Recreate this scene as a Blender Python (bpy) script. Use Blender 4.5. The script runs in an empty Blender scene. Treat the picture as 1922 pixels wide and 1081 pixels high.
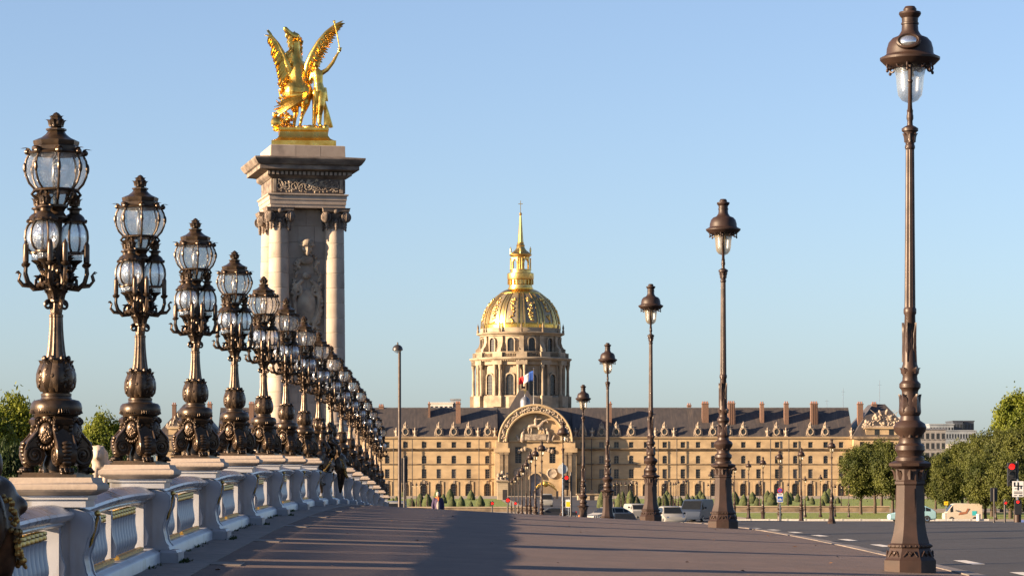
import bpy, bmesh, math, random
from mathutils import Vector, Matrix, noise as mnoise
R = math.radians
PI = math.pi
rng = random.Random(7)
scene = bpy.context.scene
COL = scene.collection

# ------------------------------------------------------------------ camera, sky, sun, exposure
EYE = 4.9                       # eye above the esplanade (the esplanade lies at Z = 0)
FPX, VPX, HY = 5300.0, 870.0, 895.0     # focal length, vanishing point and horizon in photo pixels
cam = bpy.data.cameras.new('camera')
cam.sensor_width = 36.0
cam.lens = 36.0 * FPX / 1922.0
cam.shift_x = (961.0 - VPX) / 1922.0
cam.shift_y = (HY - 540.5) / 1922.0
cam.clip_start = 0.5
cam.clip_end = 20000
camo = bpy.data.objects.new('camera', cam)
camo.location = (0, 0, EYE)
camo.rotation_euler = (R(90), 0, 0)
COL.objects.link(camo)
scene.camera = camo

SUN_EL, SUN_BACK = 12.5, 18.0           # elevation; degrees behind the picture plane, from the left
sun_dir = Vector((-math.cos(R(SUN_BACK)) * math.cos(R(SUN_EL)),
                  -math.sin(R(SUN_BACK)) * math.cos(R(SUN_EL)), math.sin(R(SUN_EL))))
world = bpy.data.worlds.new('World')
scene.world = world
world.use_nodes = True
wn = world.node_tree.nodes
wl = world.node_tree.links
bg = wn['Background']
sky = wn.new('ShaderNodeTexSky')
sky.sky_type = 'NISHITA'
sky.sun_disc = False
sky.sun_elevation = R(SUN_EL)
sky.sun_rotation = math.atan2(sun_dir.x, sun_dir.y)
sky.altitude = 50
sky.air_density = 1.0
sky.dust_density = 0.8
sky.ozone_density = 5.0
bw = wn.new('ShaderNodeRGBToBW')                 # even summer haze: the whole sky a little paler
pale = wn.new('ShaderNodeMix'); pale.data_type = 'RGBA'; pale.inputs['Factor'].default_value = 0.40
wl.new(sky.outputs['Color'], bw.inputs['Color'])
wl.new(sky.outputs['Color'], pale.inputs['A']); wl.new(bw.outputs['Val'], pale.inputs['B'])
wb = wn.new('ShaderNodeMix'); wb.data_type = 'RGBA'; wb.blend_type = 'MULTIPLY'; wb.inputs['Factor'].default_value = 1.0
wb.inputs['B'].default_value = (0.985, 1.0, 1.055, 1.0)     # white balance of the photograph
wl.new(pale.outputs['Result'], wb.inputs['A'])
wl.new(wb.outputs['Result'], bg.inputs['Color'])
bg.inputs['Strength'].default_value = 0.066
sun = bpy.data.lights.new('sun', 'SUN')
sun.energy = 5.0
sun.angle = R(0.5)
sun.color = (1.0, 0.73, 0.46)
suno = bpy.data.objects.new('sun', sun)
suno.rotation_euler = sun_dir.to_track_quat('Z', 'Y').to_euler()
suno.location = (-60, -40, 60)
COL.objects.link(suno)
scene.view_settings.view_transform = 'Standard'
scene.view_settings.look = 'None'
scene.view_settings.gamma = 1.0
scene.view_settings.use_curve_mapping = False
scene.view_settings.exposure = 2.0
scene.render.engine = 'CYCLES'
scene.cycles.use_denoising = True
scene.cycles.max_bounces = 6
scene.cycles.transparent_max_bounces = 24
scene.cycles.caustics_reflective = False
scene.cycles.caustics_refractive = False

# ------------------------------------------------------------------ helpers
def at(px, py, d):
    """photo pixel at distance d -> world point"""
    return Vector(((px - VPX) / FPX * d, d, EYE + (HY - py) / FPX * d))
def atx(px, d):
    return (px - VPX) / FPX * d

class MB:
    """collects shapes that become one mesh"""
    def __init__(s):
        s.v = []; s.f = []; s.uv = {}
    def add(s, vs, fs, M=None):
        o = len(s.v)
        s.v += [tuple(M @ Vector(p)) for p in vs] if M is not None else [tuple(p) for p in vs]
        s.f += [tuple(i + o for i in f) for f in fs]
        return s
    def box(s, x0, x1, y0, y1, z0, z1, M=None, taper=0.0):
        t = taper
        vs = [(x0, y0, z0), (x1, y0, z0), (x1, y1, z0), (x0, y1, z0),
              (x0 + t, y0 + t, z1), (x1 - t, y0 + t, z1), (x1 - t, y1 - t, z1), (x0 + t, y1 - t, z1)]
        return s.add(vs, [(0, 3, 2, 1), (4, 5, 6, 7), (0, 1, 5, 4), (1, 2, 6, 5), (2, 3, 7, 6), (3, 0, 4, 7)], M)
    def lathe(s, prof, n=24, M=None, lobes=0, amp=0.0, rot=0.0, square=0.0, a0=0.0, a1=2 * PI):
        full = abs(a1 - a0 - 2 * PI) < 1e-6
        m = n if full else n + 1
        vs = []
        for (r, z) in prof:
            for i in range(m):
                a = a0 + (a1 - a0) * i / n
                k = 1.0 + (amp * math.cos(lobes * a) if lobes else 0.0)
                if square:
                    c, q = abs(math.cos(a)), abs(math.sin(a))
                    e = 2 + 6 * square
                    k *= 1.0 / ((c ** e + q ** e) ** (1 / e))
                vs.append((r * k * math.cos(a + rot), r * k * math.sin(a + rot), z))
        fs = []
        for j in range(len(prof) - 1):
            for i in range(n):
                i2 = (i + 1) % m if full else i + 1
                fs.append((j * m + i, j * m + i2, (j + 1) * m + i2, (j + 1) * m + i))
        if full:
            if prof[0][0] > 1e-4: fs.append(tuple(range(m - 1, -1, -1)))
            if prof[-1][0] > 1e-4: fs.append(tuple((len(prof) - 1) * m + i for i in range(m)))
        return s.add(vs, fs, M)
    def tube(s, pts, rad, n=8, M=None, caps=True, flat=1.0):
        pts = [Vector(p) for p in pts]
        k = len(pts)
        if not isinstance(rad, (list, tuple)): rad = [rad] * k
        tan = []
        for i in range(k):
            t = (pts[min(i + 1, k - 1)] - pts[max(i - 1, 0)])
            tan.append(t.normalized() if t.length > 1e-9 else Vector((0, 0, 1)))
        u = tan[0].orthogonal().normalized()
        vs = []
        for i in range(k):
            u = (u - tan[i] * u.dot(tan[i]))
            u = u.normalized() if u.length > 1e-6 else tan[i].orthogonal().normalized()
            w = tan[i].cross(u)
            for j in range(n):
                a = 2 * PI * j / n
                vs.append(pts[i] + (u * math.cos(a) + w * math.sin(a) * flat) * rad[i])
        fs = []
        for i in range(k - 1):
            for j in range(n):
                j2 = (j + 1) % n
                fs.append((i * n + j, i * n + j2, (i + 1) * n + j2, (i + 1) * n + j))
        if caps:
            fs.append(tuple(range(n - 1, -1, -1)))
            fs.append(tuple((k - 1) * n + j for j in range(n)))
        return s.add(vs, fs, M)
    def ell(s, c, r, nu=12, nv=8, M=None):
        if not isinstance(r, (list, tuple)): r = (r, r, r)
        vs = [(c[0], c[1], c[2] - r[2])]
        for j in range(1, nv):
            p = -PI / 2 + PI * j / nv
            for i in range(nu):
                a = 2 * PI * i / nu
                vs.append((c[0] + r[0] * math.cos(p) * math.cos(a), c[1] + r[1] * math.cos(p) * math.sin(a), c[2] + r[2] * math.sin(p)))
        vs.append((c[0], c[1], c[2] + r[2]))
        fs = [(0, 1 + (i + 1) % nu, 1 + i) for i in range(nu)]
        for j in range(nv - 2):
            for i in range(nu):
                a, b = 1 + j * nu + i, 1 + j * nu + (i + 1) % nu
                fs.append((a, b, b + nu, a + nu))
        t = len(vs) - 1
        o = 1 + (nv - 2) * nu
        fs += [(o + i, o + (i + 1) % nu, t) for i in range(nu)]
        return s.add(vs, fs, M)
    def prism(s, pts, y0, y1, M=None):
        """polygon in (x, z) pushed from y0 to y1"""
        n = len(pts)
        vs = [(p[0], y0, p[1]) for p in pts] + [(p[0], y1, p[1]) for p in pts]
        fs = [tuple(range(n)), tuple(range(2 * n - 1, n - 1, -1))]
        fs += [(i, i + n, (i + 1) % n + n, (i + 1) % n) for i in range(n)]
        return s.add(vs, fs, M)
    def loft(s, rings, M=None, cap=True):
        n = len(rings[0]); vs = []
        for r in rings: vs += list(r)
        fs = []
        for j in range(len(rings) - 1):
            for i in range(n):
                i2 = (i + 1) % n
                fs.append((j * n + i, j * n + i2, (j + 1) * n + i2, (j + 1) * n + i))
        if cap:
            fs.append(tuple(range(n - 1, -1, -1)))
            fs.append(tuple((len(rings) - 1) * n + i for i in range(n)))
        return s.add(vs, fs, M)
    def leaf(s, M, L=0.1, W=0.05, curl=0.04, th=0.006, n=5):
        """curling acanthus-like leaf growing along +Z, curling to +Y"""
        a, b = [], []
        for i in range(n + 1):
            t = i / n
            w = W * 0.5 * math.sin(PI * min(1, 0.18 + 0.80 * t)) * (1.0 + 0.18 * math.cos(t * 18))
            y = curl * t ** 2.6
            z = L * t - curl * 0.55 * max(0, t - 0.72) * 3
            a.append((-w, y, z)); a.append((0, y + th * 2.2, z)); a.append((w, y, z))
        m = n + 1
        vs = a + [(p[0], p[1] - th, p[2]) for p in a]
        fs = []
        o = 3 * m
        for i in range(n):
            for k in (0, 1):
                q = (3 * i + k, 3 * i + k + 1, 3 * i + k + 4, 3 * i + k + 3)
                fs.append(q[::-1]); fs.append(tuple(x + o for x in q))
            fs.append((3 * i, 3 * i + 3, 3 * i + 3 + o, 3 * i + o))
            fs.append((3 * i + 2, 3 * i + 2 + o, 3 * i + 5 + o, 3 * i + 5))
        return s.add(vs, fs, M)
    def mesh(s, name, mat=None, sharp=35):
        me = bpy.data.meshes.new(name)
        me.from_pydata(s.v, [], s.f)
        if s.uv:
            l = me.uv_layers.new(name='UVMap')
            for p in me.polygons:
                for li in p.loop_indices:
                    l.data[li].uv = s.uv.get(me.loops[li].vertex_index, (0, 0))
        me.update()
        if sharp is not None:
            me.shade_smooth()
            me.set_sharp_from_angle(angle=R(sharp))
        if mat is not None: me.materials.append(mat)
        return me
    def build(s, name, mat=None, parent=None, loc=None, rz=0.0, sharp=35):
        return link(name, s.mesh(name, mat, sharp), parent, loc, rz)

def link(name, data, parent=None, loc=None, rz=0.0, scale=None):
    o = bpy.data.objects.new(name, data)
    COL.objects.link(o)
    if parent is not None: o.parent = parent
    if loc is not None: o.location = loc
    if rz: o.rotation_euler.z = rz
    if scale is not None: o.scale = (scale,) * 3 if not isinstance(scale, (tuple, list)) else scale
    return o
def tag(o, label=None, cat=None, group=None, kind=None):
    if label: o['label'] = label
    if cat: o['category'] = cat
    if group: o['group'] = group
    if kind: o['kind'] = kind
    return o
def thing(name, label, cat, loc=(0, 0, 0), rz=0.0, group=None):
    o = link(name, None, None, loc, rz)
    o.empty_display_size = 0.2
    return tag(o, label, cat, group)
def struct(o):
    o['kind'] = 'structure'
    return o
KIDS = {}
def copy_tree(root, loc=None, rz=None, scale=None, label=None, group=None):
    if root.name not in KIDS:
        kids = {}
        for o in COL.objects:
            if o.parent is not None: kids.setdefault(o.parent.name, []).append(o)
        KIDS[root.name] = [(c, list(kids.get(c.name, []))) for c in kids.get(root.name, [])]
    r = root.copy(); COL.objects.link(r)
    if loc is not None: r.location = loc
    if rz is not None: r.rotation_euler.z = rz
    if scale is not None: r.scale = (scale,) * 3 if not isinstance(scale, (tuple, list)) else scale
    if label: r['label'] = label
    if group: r['group'] = group
    for c, gs in KIDS[root.name]:
        d = c.copy(); COL.objects.link(d); d.parent = r
        for g in gs:
            e = g.copy(); COL.objects.link(e); e.parent = d
    return r
def Tr(x=0, y=0, z=0): return Matrix.Translation((x, y, z))
def Rz(a): return Matrix.Rotation(a, 4, 'Z')
def Rx(a): return Matrix.Rotation(a, 4, 'X')
def Ry(a): return Matrix.Rotation(a, 4, 'Y')
def Sc(x, y, z): return Matrix.Diagonal((x, y, z, 1))

def blob_mesh(name, mb, mat, voxel=0.05, smooth=4, fac=0.5, sharp=180):
    """melt overlapping shapes into one continuous surface"""
    me = mb.mesh('tmp', None, None)
    o = bpy.data.objects.new('tmp', me); COL.objects.link(o)
    m = o.modifiers.new('r', 'REMESH'); m.mode = 'VOXEL'; m.voxel_size = voxel
    if smooth:
        q = o.modifiers.new('s', 'SMOOTH'); q.iterations = smooth; q.factor = fac
    dg = bpy.context.evaluated_depsgraph_get()
    out = bpy.data.meshes.new_from_object(o.evaluated_get(dg))
    bpy.data.objects.remove(o); bpy.data.meshes.remove(me)
    out.name = name
    out.shade_smooth()
    if sharp < 180: out.set_sharp_from_angle(angle=R(sharp))
    out.materials.clear(); out.materials.append(mat)
    return out
def limb(mb, pts, rad, n=10):
    """rounded limb through points"""
    mb.tube(pts, rad, n)
    for p, r in zip(pts, rad if isinstance(rad, (list, tuple)) else [rad] * len(pts)):
        mb.ell(p, r * 0.99, 10, 6)

# ------------------------------------------------------------------ materials
ALB = 0.80
def nmat(name, c1, c2=None, rough=0.6, metal=0.0, scale=4.0, detail=6, bump=0.0, bscale=40.0, bdist=0.01,
         stretch=(1, 1, 1), spec=0.5, lo=0.35, hi=0.65, vary=0.0, c3=None, s3=1.0, lo3=0.55, hi3=0.7, rvar=0.0, world_co=False, nrough=0.5, s3v=(1, 1, 1)):
    if metal < 0.8:                       # exposed for the low sun: keep reflectances at real, moderate values
        c1 = tuple(x * ALB for x in c1); c2 = tuple(x * ALB for x in c2) if c2 else None; c3 = tuple(x * ALB for x in c3) if c3 else None
    m = bpy.data.materials.new(name); m.use_nodes = True
    nt = m.node_tree; N = nt.nodes; L = nt.links
    b = N['Principled BSDF']
    b.inputs['Roughness'].default_value = rough
    b.inputs['Metallic'].default_value = metal
    b.inputs['Specular IOR Level'].default_value = spec
    if world_co:
        g = N.new('ShaderNodeNewGeometry'); co = g.outputs['Position']
    else:
        tc = N.new('ShaderNodeTexCoord'); co = tc.outputs['Object']
    mp = N.new('ShaderNodeMapping'); L.new(co, mp.inputs['Vector'])
    mp.inputs['Scale'].default_value = stretch
    if c2 is None: c2 = tuple(x * 0.8 for x in c1)
    nz = N.new('ShaderNodeTexNoise'); nz.inputs['Scale'].default_value = scale; nz.inputs['Detail'].default_value = detail; nz.inputs['Roughness'].default_value = nrough
    L.new(mp.outputs[0], nz.inputs['Vector'])
    mr = N.new('ShaderNodeMapRange'); mr.inputs[1].default_value = lo; mr.inputs[2].default_value = hi
    L.new(nz.outputs['Fac'], mr.inputs[0])
    mx = N.new('ShaderNodeMix'); mx.data_type = 'RGBA'
    mx.inputs['A'].default_value = (*c1, 1); mx.inputs['B'].default_value = (*c2, 1)
    L.new(mr.outputs[0], mx.inputs['Factor'])
    out = mx.outputs['Result']
    if c3 is not None:
        mp3 = N.new('ShaderNodeMapping'); L.new(co, mp3.inputs['Vector']); mp3.inputs['Scale'].default_value = s3v
        n3 = N.new('ShaderNodeTexNoise'); n3.inputs['Scale'].default_value = s3; n3.inputs['Detail'].default_value = 8
        L.new(mp3.outputs[0], n3.inputs['Vector'])
        r3 = N.new('ShaderNodeMapRange'); r3.inputs[1].default_value = lo3; r3.inputs[2].default_value = hi3
        L.new(n3.outputs['Fac'], r3.inputs[0])
        m3 = N.new('ShaderNodeMix'); m3.data_type = 'RGBA'
        L.new(out, m3.inputs['A']); m3.inputs['B'].default_value = (*c3, 1); L.new(r3.outputs[0], m3.inputs['Factor'])
        out = m3.outputs['Result']
    if vary:
        oi = N.new('ShaderNodeObjectInfo')
        hs = N.new('ShaderNodeHueSaturation')
        vr = N.new('ShaderNodeMapRange'); vr.inputs[3].default_value = 1 - vary; vr.inputs[4].default_value = 1 + vary
        L.new(oi.outputs['Random'], vr.inputs[0]); L.new(vr.outputs[0], hs.inputs['Value']); L.new(out, hs.inputs['Color'])
        out = hs.outputs['Color']
    L.new(out, b.inputs['Base Color'])
    if rvar:
        rr = N.new('ShaderNodeMapRange'); rr.inputs[3].default_value = rough - rvar; rr.inputs[4].default_value = rough + rvar
        L.new(nz.outputs['Fac'], rr.inputs[0]); L.new(rr.outputs[0], b.inputs['Roughness'])
    if bump:
        bn = N.new('ShaderNodeTexNoise'); bn.inputs['Scale'].default_value = bscale; bn.inputs['Detail'].default_value = 5
        L.new(co, bn.inputs['Vector'])
        bp = N.new('ShaderNodeBump'); bp.inputs['Strength'].default_value = bump; bp.inputs['Distance'].default_value = bdist
        L.new(bn.outputs['Fac'], bp.inputs['Height']); L.new(bp.outputs[0], b.inputs['Normal'])
    return m
def emat(name, c, strength):
    m = bpy.data.materials.new(name); m.use_nodes = True
    b = m.node_tree.nodes['Principled BSDF']
    b.inputs['Base Color'].default_value = (*c, 1); b.inputs['Emission Color'].default_value = (*c, 1)
    b.inputs['Emission Strength'].default_value = strength; b.inputs['Roughness'].default_value = 0.3
    return m
def glass_mat(name, tint, trans=0.5, diff=0.25, rough=0.05, burst=False, bump=0.0):
    m = bpy.data.materials.new(name); m.use_nodes = True
    nt = m.node_tree; N = nt.nodes; L = nt.links
    N.remove(N['Principled BSDF']); out = N['Material Output']
    tr = N.new('ShaderNodeBsdfTransparent'); tr.inputs['Color'].default_value = (0.93, 0.95, 0.97, 1)
    gl = N.new('ShaderNodeBsdfGlossy'); gl.inputs['Roughness'].default_value = rough; gl.inputs['Color'].default_value = (0.9, 0.9, 0.9, 1)
    df = N.new('ShaderNodeBsdfDiffuse'); df.inputs['Color'].default_value = (*tint, 1)
    tl = N.new('ShaderNodeBsdfTranslucent'); tl.inputs['Color'].default_value = (*tint, 1)
    md = N.new('ShaderNodeMixShader'); md.inputs[0].default_value = 0.5
    L.new(df.outputs[0], md.inputs[1]); L.new(tl.outputs[0], md.inputs[2])
    mg = N.new('ShaderNodeMixShader'); mg.inputs[0].default_value = diff
    L.new(gl.outputs[0], mg.inputs[1]); L.new(md.outputs[0], mg.inputs[2])
    mt = N.new('ShaderNodeMixShader')
    L.new(tr.outputs[0], mt.inputs[1]); L.new(mg.outputs[0], mt.inputs[2])
    mt.inputs[0].default_value = 1 - trans
    if burst:
        uv = N.new('ShaderNodeUVMap'); uv.uv_map = 'UVMap'
        sub = N.new('ShaderNodeVectorMath'); sub.operation = 'SUBTRACT'; sub.inputs[1].default_value = (0.5, 0.5, 0)
        L.new(uv.outputs[0], sub.inputs[0])
        sx = N.new('ShaderNodeSeparateXYZ'); L.new(sub.outputs[0], sx.inputs[0])
        an = N.new('ShaderNodeMath'); an.operation = 'ARCTAN2'; L.new(sx.outputs[1], an.inputs[0]); L.new(sx.outputs[0], an.inputs[1])
        mu = N.new('ShaderNodeMath'); mu.operation = 'MULTIPLY'; mu.inputs[1].default_value = 26; L.new(an.outputs[0], mu.inputs[0])
        si = N.new('ShaderNodeMath'); si.operation = 'SINE'; L.new(mu.outputs[0], si.inputs[0])
        nz = N.new('ShaderNodeTexNoise'); nz.inputs['Scale'].default_value = 9; L.new(uv.outputs[0], nz.inputs['Vector'])
        ad = N.new('ShaderNodeMath'); ad.operation = 'MULTIPLY_ADD'; ad.inputs[1].default_value = 3.0
        L.new(nz.outputs['Fac'], ad.inputs[0]); L.new(si.outputs[0], ad.inputs[2])
        bp = N.new('ShaderNodeBump'); bp.inputs['Strength'].default_value = 0.9; bp.inputs['Distance'].default_value = 0.012
        L.new(ad.outputs[0], bp.inputs['Height'])
        L.new(bp.outputs[0], gl.inputs['Normal']); L.new(bp.outputs[0], df.inputs['Normal'])
        mr = N.new('ShaderNodeMapRange'); mr.inputs[1].default_value = 0.2; mr.inputs[2].default_value = 2.8
        mr.inputs[3].default_value = 0.82 * (1 - trans); mr.inputs[4].default_value = min(1, 1.35 * (1 - trans))
        L.new(ad.outputs[0], mr.inputs[0]); L.new(mr.outputs[0], mt.inputs[0])
    elif bump:
        tc = N.new('ShaderNodeTexCoord'); nz = N.new('ShaderNodeTexNoise'); nz.inputs['Scale'].default_value = 22
        L.new(tc.outputs['Object'], nz.inputs['Vector'])
        bp = N.new('ShaderNodeBump'); bp.inputs['Strength'].default_value = bump; bp.inputs['Distance'].default_value = 0.02
        L.new(nz.outputs['Fac'], bp.inputs['Height']); L.new(bp.outputs[0], gl.inputs['Normal'])
    L.new(mt.outputs[0], out.inputs['Surface'])
    return m
M = {}
M['bronze'] = nmat('bronze', (0.105, 0.066, 0.038), (0.036, 0.024, 0.016), 0.36, 0.55, 9, bump=0.25, bscale=60, bdist=0.006, rvar=0.12)
M['bronze_dark'] = nmat('bronze_dark', (0.03, 0.022, 0.016), (0.014, 0.011, 0.009), 0.45, 0.4, 9, bump=0.25, bscale=50, bdist=0.006)
M['iron'] = nmat('painted_iron', (0.050, 0.029, 0.022), (0.032, 0.019, 0.015), 0.46, 0.10, 5, bump=0.15, bscale=45, bdist=0.004, rvar=0.1, spec=0.32)
M['iron_dark'] = nmat('dark_iron', (0.05, 0.042, 0.04), (0.035, 0.03, 0.03), 0.4, 0.2, 5)
M['gold'] = nmat('gilding', (0.90, 0.58, 0.14), (0.58, 0.33, 0.06), 0.30, 1.0, 2.5, bump=0.35, bscale=12, bdist=0.03, rvar=0.12)
M['gold_dome'] = nmat('weathered_gilding', (0.80, 0.54, 0.17), (0.42, 0.29, 0.11), 0.36, 1.0, 1.2, bump=0.3, bscale=3, bdist=0.05, rvar=0.1)
M['gold_dull'] = nmat('dull_gilding', (0.72, 0.46, 0.12), (0.40, 0.25, 0.08), 0.40, 0.9, 25)
M['white'] = nmat('white_paint', (0.43, 0.44, 0.48), (0.35, 0.36, 0.40), 0.34, 0.0, 3, c3=(0.22, 0.19, 0.15), s3=3.5, lo3=0.56, hi3=0.78, s3v=(1.6, 1.6, 0.35), bump=0.2, bscale=30, bdist=0.004)
M['rail_dirt'] = nmat('weathered_rail', (0.45, 0.46, 0.50), (0.38, 0.39, 0.43), 0.24, 0.0, 3, c3=(0.16, 0.12, 0.08), s3=3, lo3=0.50, hi3=0.68)
M['stone'] = nmat('pale_stone', (0.47, 0.385, 0.315), (0.38, 0.305, 0.245), 0.8, 0.0, 1.6, c3=(0.19, 0.15, 0.125), s3=1.1, lo3=0.58, hi3=0.80, bump=0.35, bscale=18, bdist=0.01, vary=0.09)
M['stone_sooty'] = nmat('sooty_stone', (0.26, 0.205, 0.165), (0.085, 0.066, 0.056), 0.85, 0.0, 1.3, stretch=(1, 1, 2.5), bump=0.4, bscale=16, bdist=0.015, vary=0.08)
M['facade'] = nmat('golden_stone', (0.49, 0.365, 0.215), (0.38, 0.28, 0.165), 0.85, 0.0, 0.35, c3=(0.22, 0.16, 0.10), s3=0.16, lo3=0.52, hi3=0.75, stretch=(1, 1, 2), vary=0.04)
M['church_stone'] = nmat('church_stone', (0.44, 0.355, 0.25), (0.33, 0.265, 0.185), 0.85, 0.0, 0.35, c3=(0.20, 0.16, 0.115), s3=0.25, lo3=0.50, hi3=0.72, stretch=(1, 1, 2), vary=0.05)
M['facade_dirty'] = nmat('weathered_stone', (0.30, 0.225, 0.145), (0.13, 0.10, 0.07), 0.9, 0.0, 0.8, vary=0.06)
M['relief'] = nmat('carved_stone', (0.46, 0.38, 0.29), (0.20, 0.155, 0.12), 0.85, 0.0, 1.5, vary=0.08)
M['slate'] = nmat('slate_roof', (0.080, 0.068, 0.064), (0.046, 0.042, 0.043), 0.55, 0.0, 0.55, stretch=(3.0, 1, 0.16), lo=0.3, hi=0.7, c3=(0.16, 0.125, 0.10), s3=0.55, lo3=0.60, hi3=0.85, s3v=(3.2, 0.2, 0.2))
M['lead'] = nmat('lead', (0.22, 0.23, 0.26), (0.14, 0.15, 0.18), 0.5, 0.3, 1.0)
M['dome_lead'] = nmat('dome_lead', (0.42, 0.32, 0.17), (0.26, 0.22, 0.17), 0.42, 0.6, 0.6)
M['brick'] = nmat('chimney_brick', (0.20, 0.115, 0.080), (0.13, 0.075, 0.055), 0.9, 0.0, 2.0, stretch=(1, 1, 4), vary=0.15)
M['pot'] = nmat('clay_pot', (0.32, 0.12, 0.06), None, 0.85)
M['window'] = nmat('window_glass', (0.036, 0.040, 0.042), (0.016, 0.018, 0.02), 0.25, 0.0, 0.8, vary=0.3)
M['window_pale'] = nmat('blind_behind_glass', (0.13, 0.12, 0.105), (0.09, 0.085, 0.08), 0.35, 0.0, 0.8, vary=0.3)
M['frame'] = nmat('window_frame', (0.30, 0.26, 0.21), None, 0.6, vary=0.15)
M['asphalt_walk'] = nmat('walkway_asphalt', (0.166, 0.106, 0.084), (0.088, 0.058, 0.049), 0.82, 0.0, 0.8, detail=15, nrough=0.82, lo=0.34, hi=0.66, c3=(0.095, 0.064, 0.054), s3=1.4, lo3=0.5, hi3=0.8, bump=0.9, bscale=38, bdist=0.012, world_co=True)
M['asphalt_road'] = nmat('road_asphalt', (0.046, 0.039, 0.036), (0.022, 0.020, 0.020), 0.75, 0.0, 0.8, detail=15, nrough=0.82, lo=0.34, hi=0.66, c3=(0.046, 0.039, 0.037), s3=0.9, lo3=0.5, hi3=0.75, bump=0.6, bscale=45, bdist=0.01, world_co=True)
M['kerb'] = nmat('granite', (0.22, 0.185, 0.165), (0.15, 0.128, 0.115), 0.75, 0.0, 6, bump=0.3, bscale=60, bdist=0.006, vary=0.12)
M['paint'] = nmat('road_paint', (0.72, 0.68, 0.62), (0.50, 0.46, 0.42), 0.7, 0.0, 9, lo=0.45, hi=0.75)
M['gravel'] = nmat('esplanade_ground', (0.36, 0.29, 0.21), (0.28, 0.23, 0.17), 0.95, 0.0, 0.15, world_co=True)
M['grass'] = nmat('lawn', (0.22, 0.27, 0.03), (0.15, 0.20, 0.022), 0.9, 0.0, 0.25, c3=(0.25, 0.26, 0.045), s3=0.6, bump=0.8, bscale=8, bdist=0.1, world_co=True)
M['water'] = nmat('river_water', (0.05, 0.07, 0.055), (0.04, 0.055, 0.045), 0.08, 0.0, 0.5, bump=0.5, bscale=1.2, bdist=0.1, world_co=True)
def leaf_mat(name, c1, c2):
    m = nmat(name, c1, c2, 0.55, 0.0, 1.3, vary=0.10, spec=0.2)
    N = m.node_tree.nodes; L = m.node_tree.links
    b = N['Principled BSDF']; out = N['Material Output']
    tl = N.new('ShaderNodeBsdfTranslucent'); mx = N.new('ShaderNodeMixShader'); mx.inputs[0].default_value = 0.3
    src = b.inputs['Base Color'].links[0].from_socket
    L.new(src, tl.inputs['Color']); L.new(b.outputs[0], mx.inputs[1]); L.new(tl.outputs[0], mx.inputs[2]); L.new(mx.outputs[0], out.inputs['Surface'])
    return m
M['leaf'] = leaf_mat('lime_leaves', (0.118, 0.130, 0.026), (0.040, 0.055, 0.011))
M['leaf_fresh'] = leaf_mat('fresh_leaves', (0.190, 0.215, 0.018), (0.085, 0.115, 0.012))
M['leaf_dark'] = leaf_mat('dark_leaves', (0.055, 0.085, 0.022), (0.03, 0.05, 0.014))
M['yew'] = nmat('clipped_yew', (0.070, 0.085, 0.020), (0.024, 0.036, 0.010), 0.9, 0.0, 5, bump=1.0, bscale=14, bdist=0.15, vary=0.2)
M['bark'] = nmat('bark', (0.075, 0.052, 0.036), (0.045, 0.032, 0.022), 0.9, 0.0, 6, stretch=(1, 1, 0.2), bump=0.6, bscale=20, bdist=0.03)
M['glass'] = glass_mat('lantern_glass', (0.42, 0.46, 0.52), 0.60, 0.40, 0.10, burst=True)
M['glass_plain'] = glass_mat('globe_glass', (0.40, 0.44, 0.50), 0.56, 0.40, 0.12, bump=0.5)
M['frost'] = glass_mat('frosted_glass', (0.36, 0.42, 0.47), 0.50, 0.60, 0.22)
M['frost_amber'] = glass_mat('yellowed_glass', (0.36, 0.28, 0.13), 0.38, 0.70, 0.25)
M['black'] = nmat('black_plastic', (0.018, 0.018, 0.02), None, 0.45)
M['tyre'] = nmat('tyre', (0.02, 0.02, 0.02), None, 0.8)
M['chrome'] = nmat('metal_trim', (0.6, 0.6, 0.6), None, 0.25, 1.0)
M['carglass'] = nmat('car_glass', (0.018, 0.021, 0.025), None, 0.12, spec=0.2)
M['red_light'] = emat('red_signal', (1.0, 0.015, 0.01), 0.4)
M['tail'] = nmat('tail_light', (0.55, 0.02, 0.015), None, 0.2)
M['off_lens'] = nmat('dark_lens', (0.03, 0.03, 0.03), None, 0.2)
def paint(name, c, rough=0.38): return nmat(name, c, tuple(x * 0.90 for x in c), rough, 0.0, 0.8, spec=0.3)

# ------------------------------------------------------------------ bridge and ground profiles
ZL, ZR = -3.3, 5.85
def gL(y): return EYE - 0.686 - 0.000313 * (y - 63.8) ** 2
def gR(y): return EYE - 1.134 - 0.000251 * (y - 57.3) ** 2
def plateau(y):
    if y <= 265: return 0.8
    if y <= 285: return 0.8 - 1.2 * (y - 265) / 20       # sunken lane behind the quay
    if y <= 305: return -0.4
    if y <= 325: return -0.4 + 0.4 * (y - 305) / 20
    return 0.0
def walk(x, y):
    t = max(-0.15, min(1.08, (x - ZL) / (ZR - ZL)))
    return gL(y) * (1 - t) + gR(y) * t
def road(x, y): return walk(6.6, y) - 0.13 + 0.012 * (x - 6.6)
def ground(x, y):
    p = plateau(y)
    if y > 172: return p
    z = walk(x, y) if x < 6.75 else road(x, y)
    return max(z, p)
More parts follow.
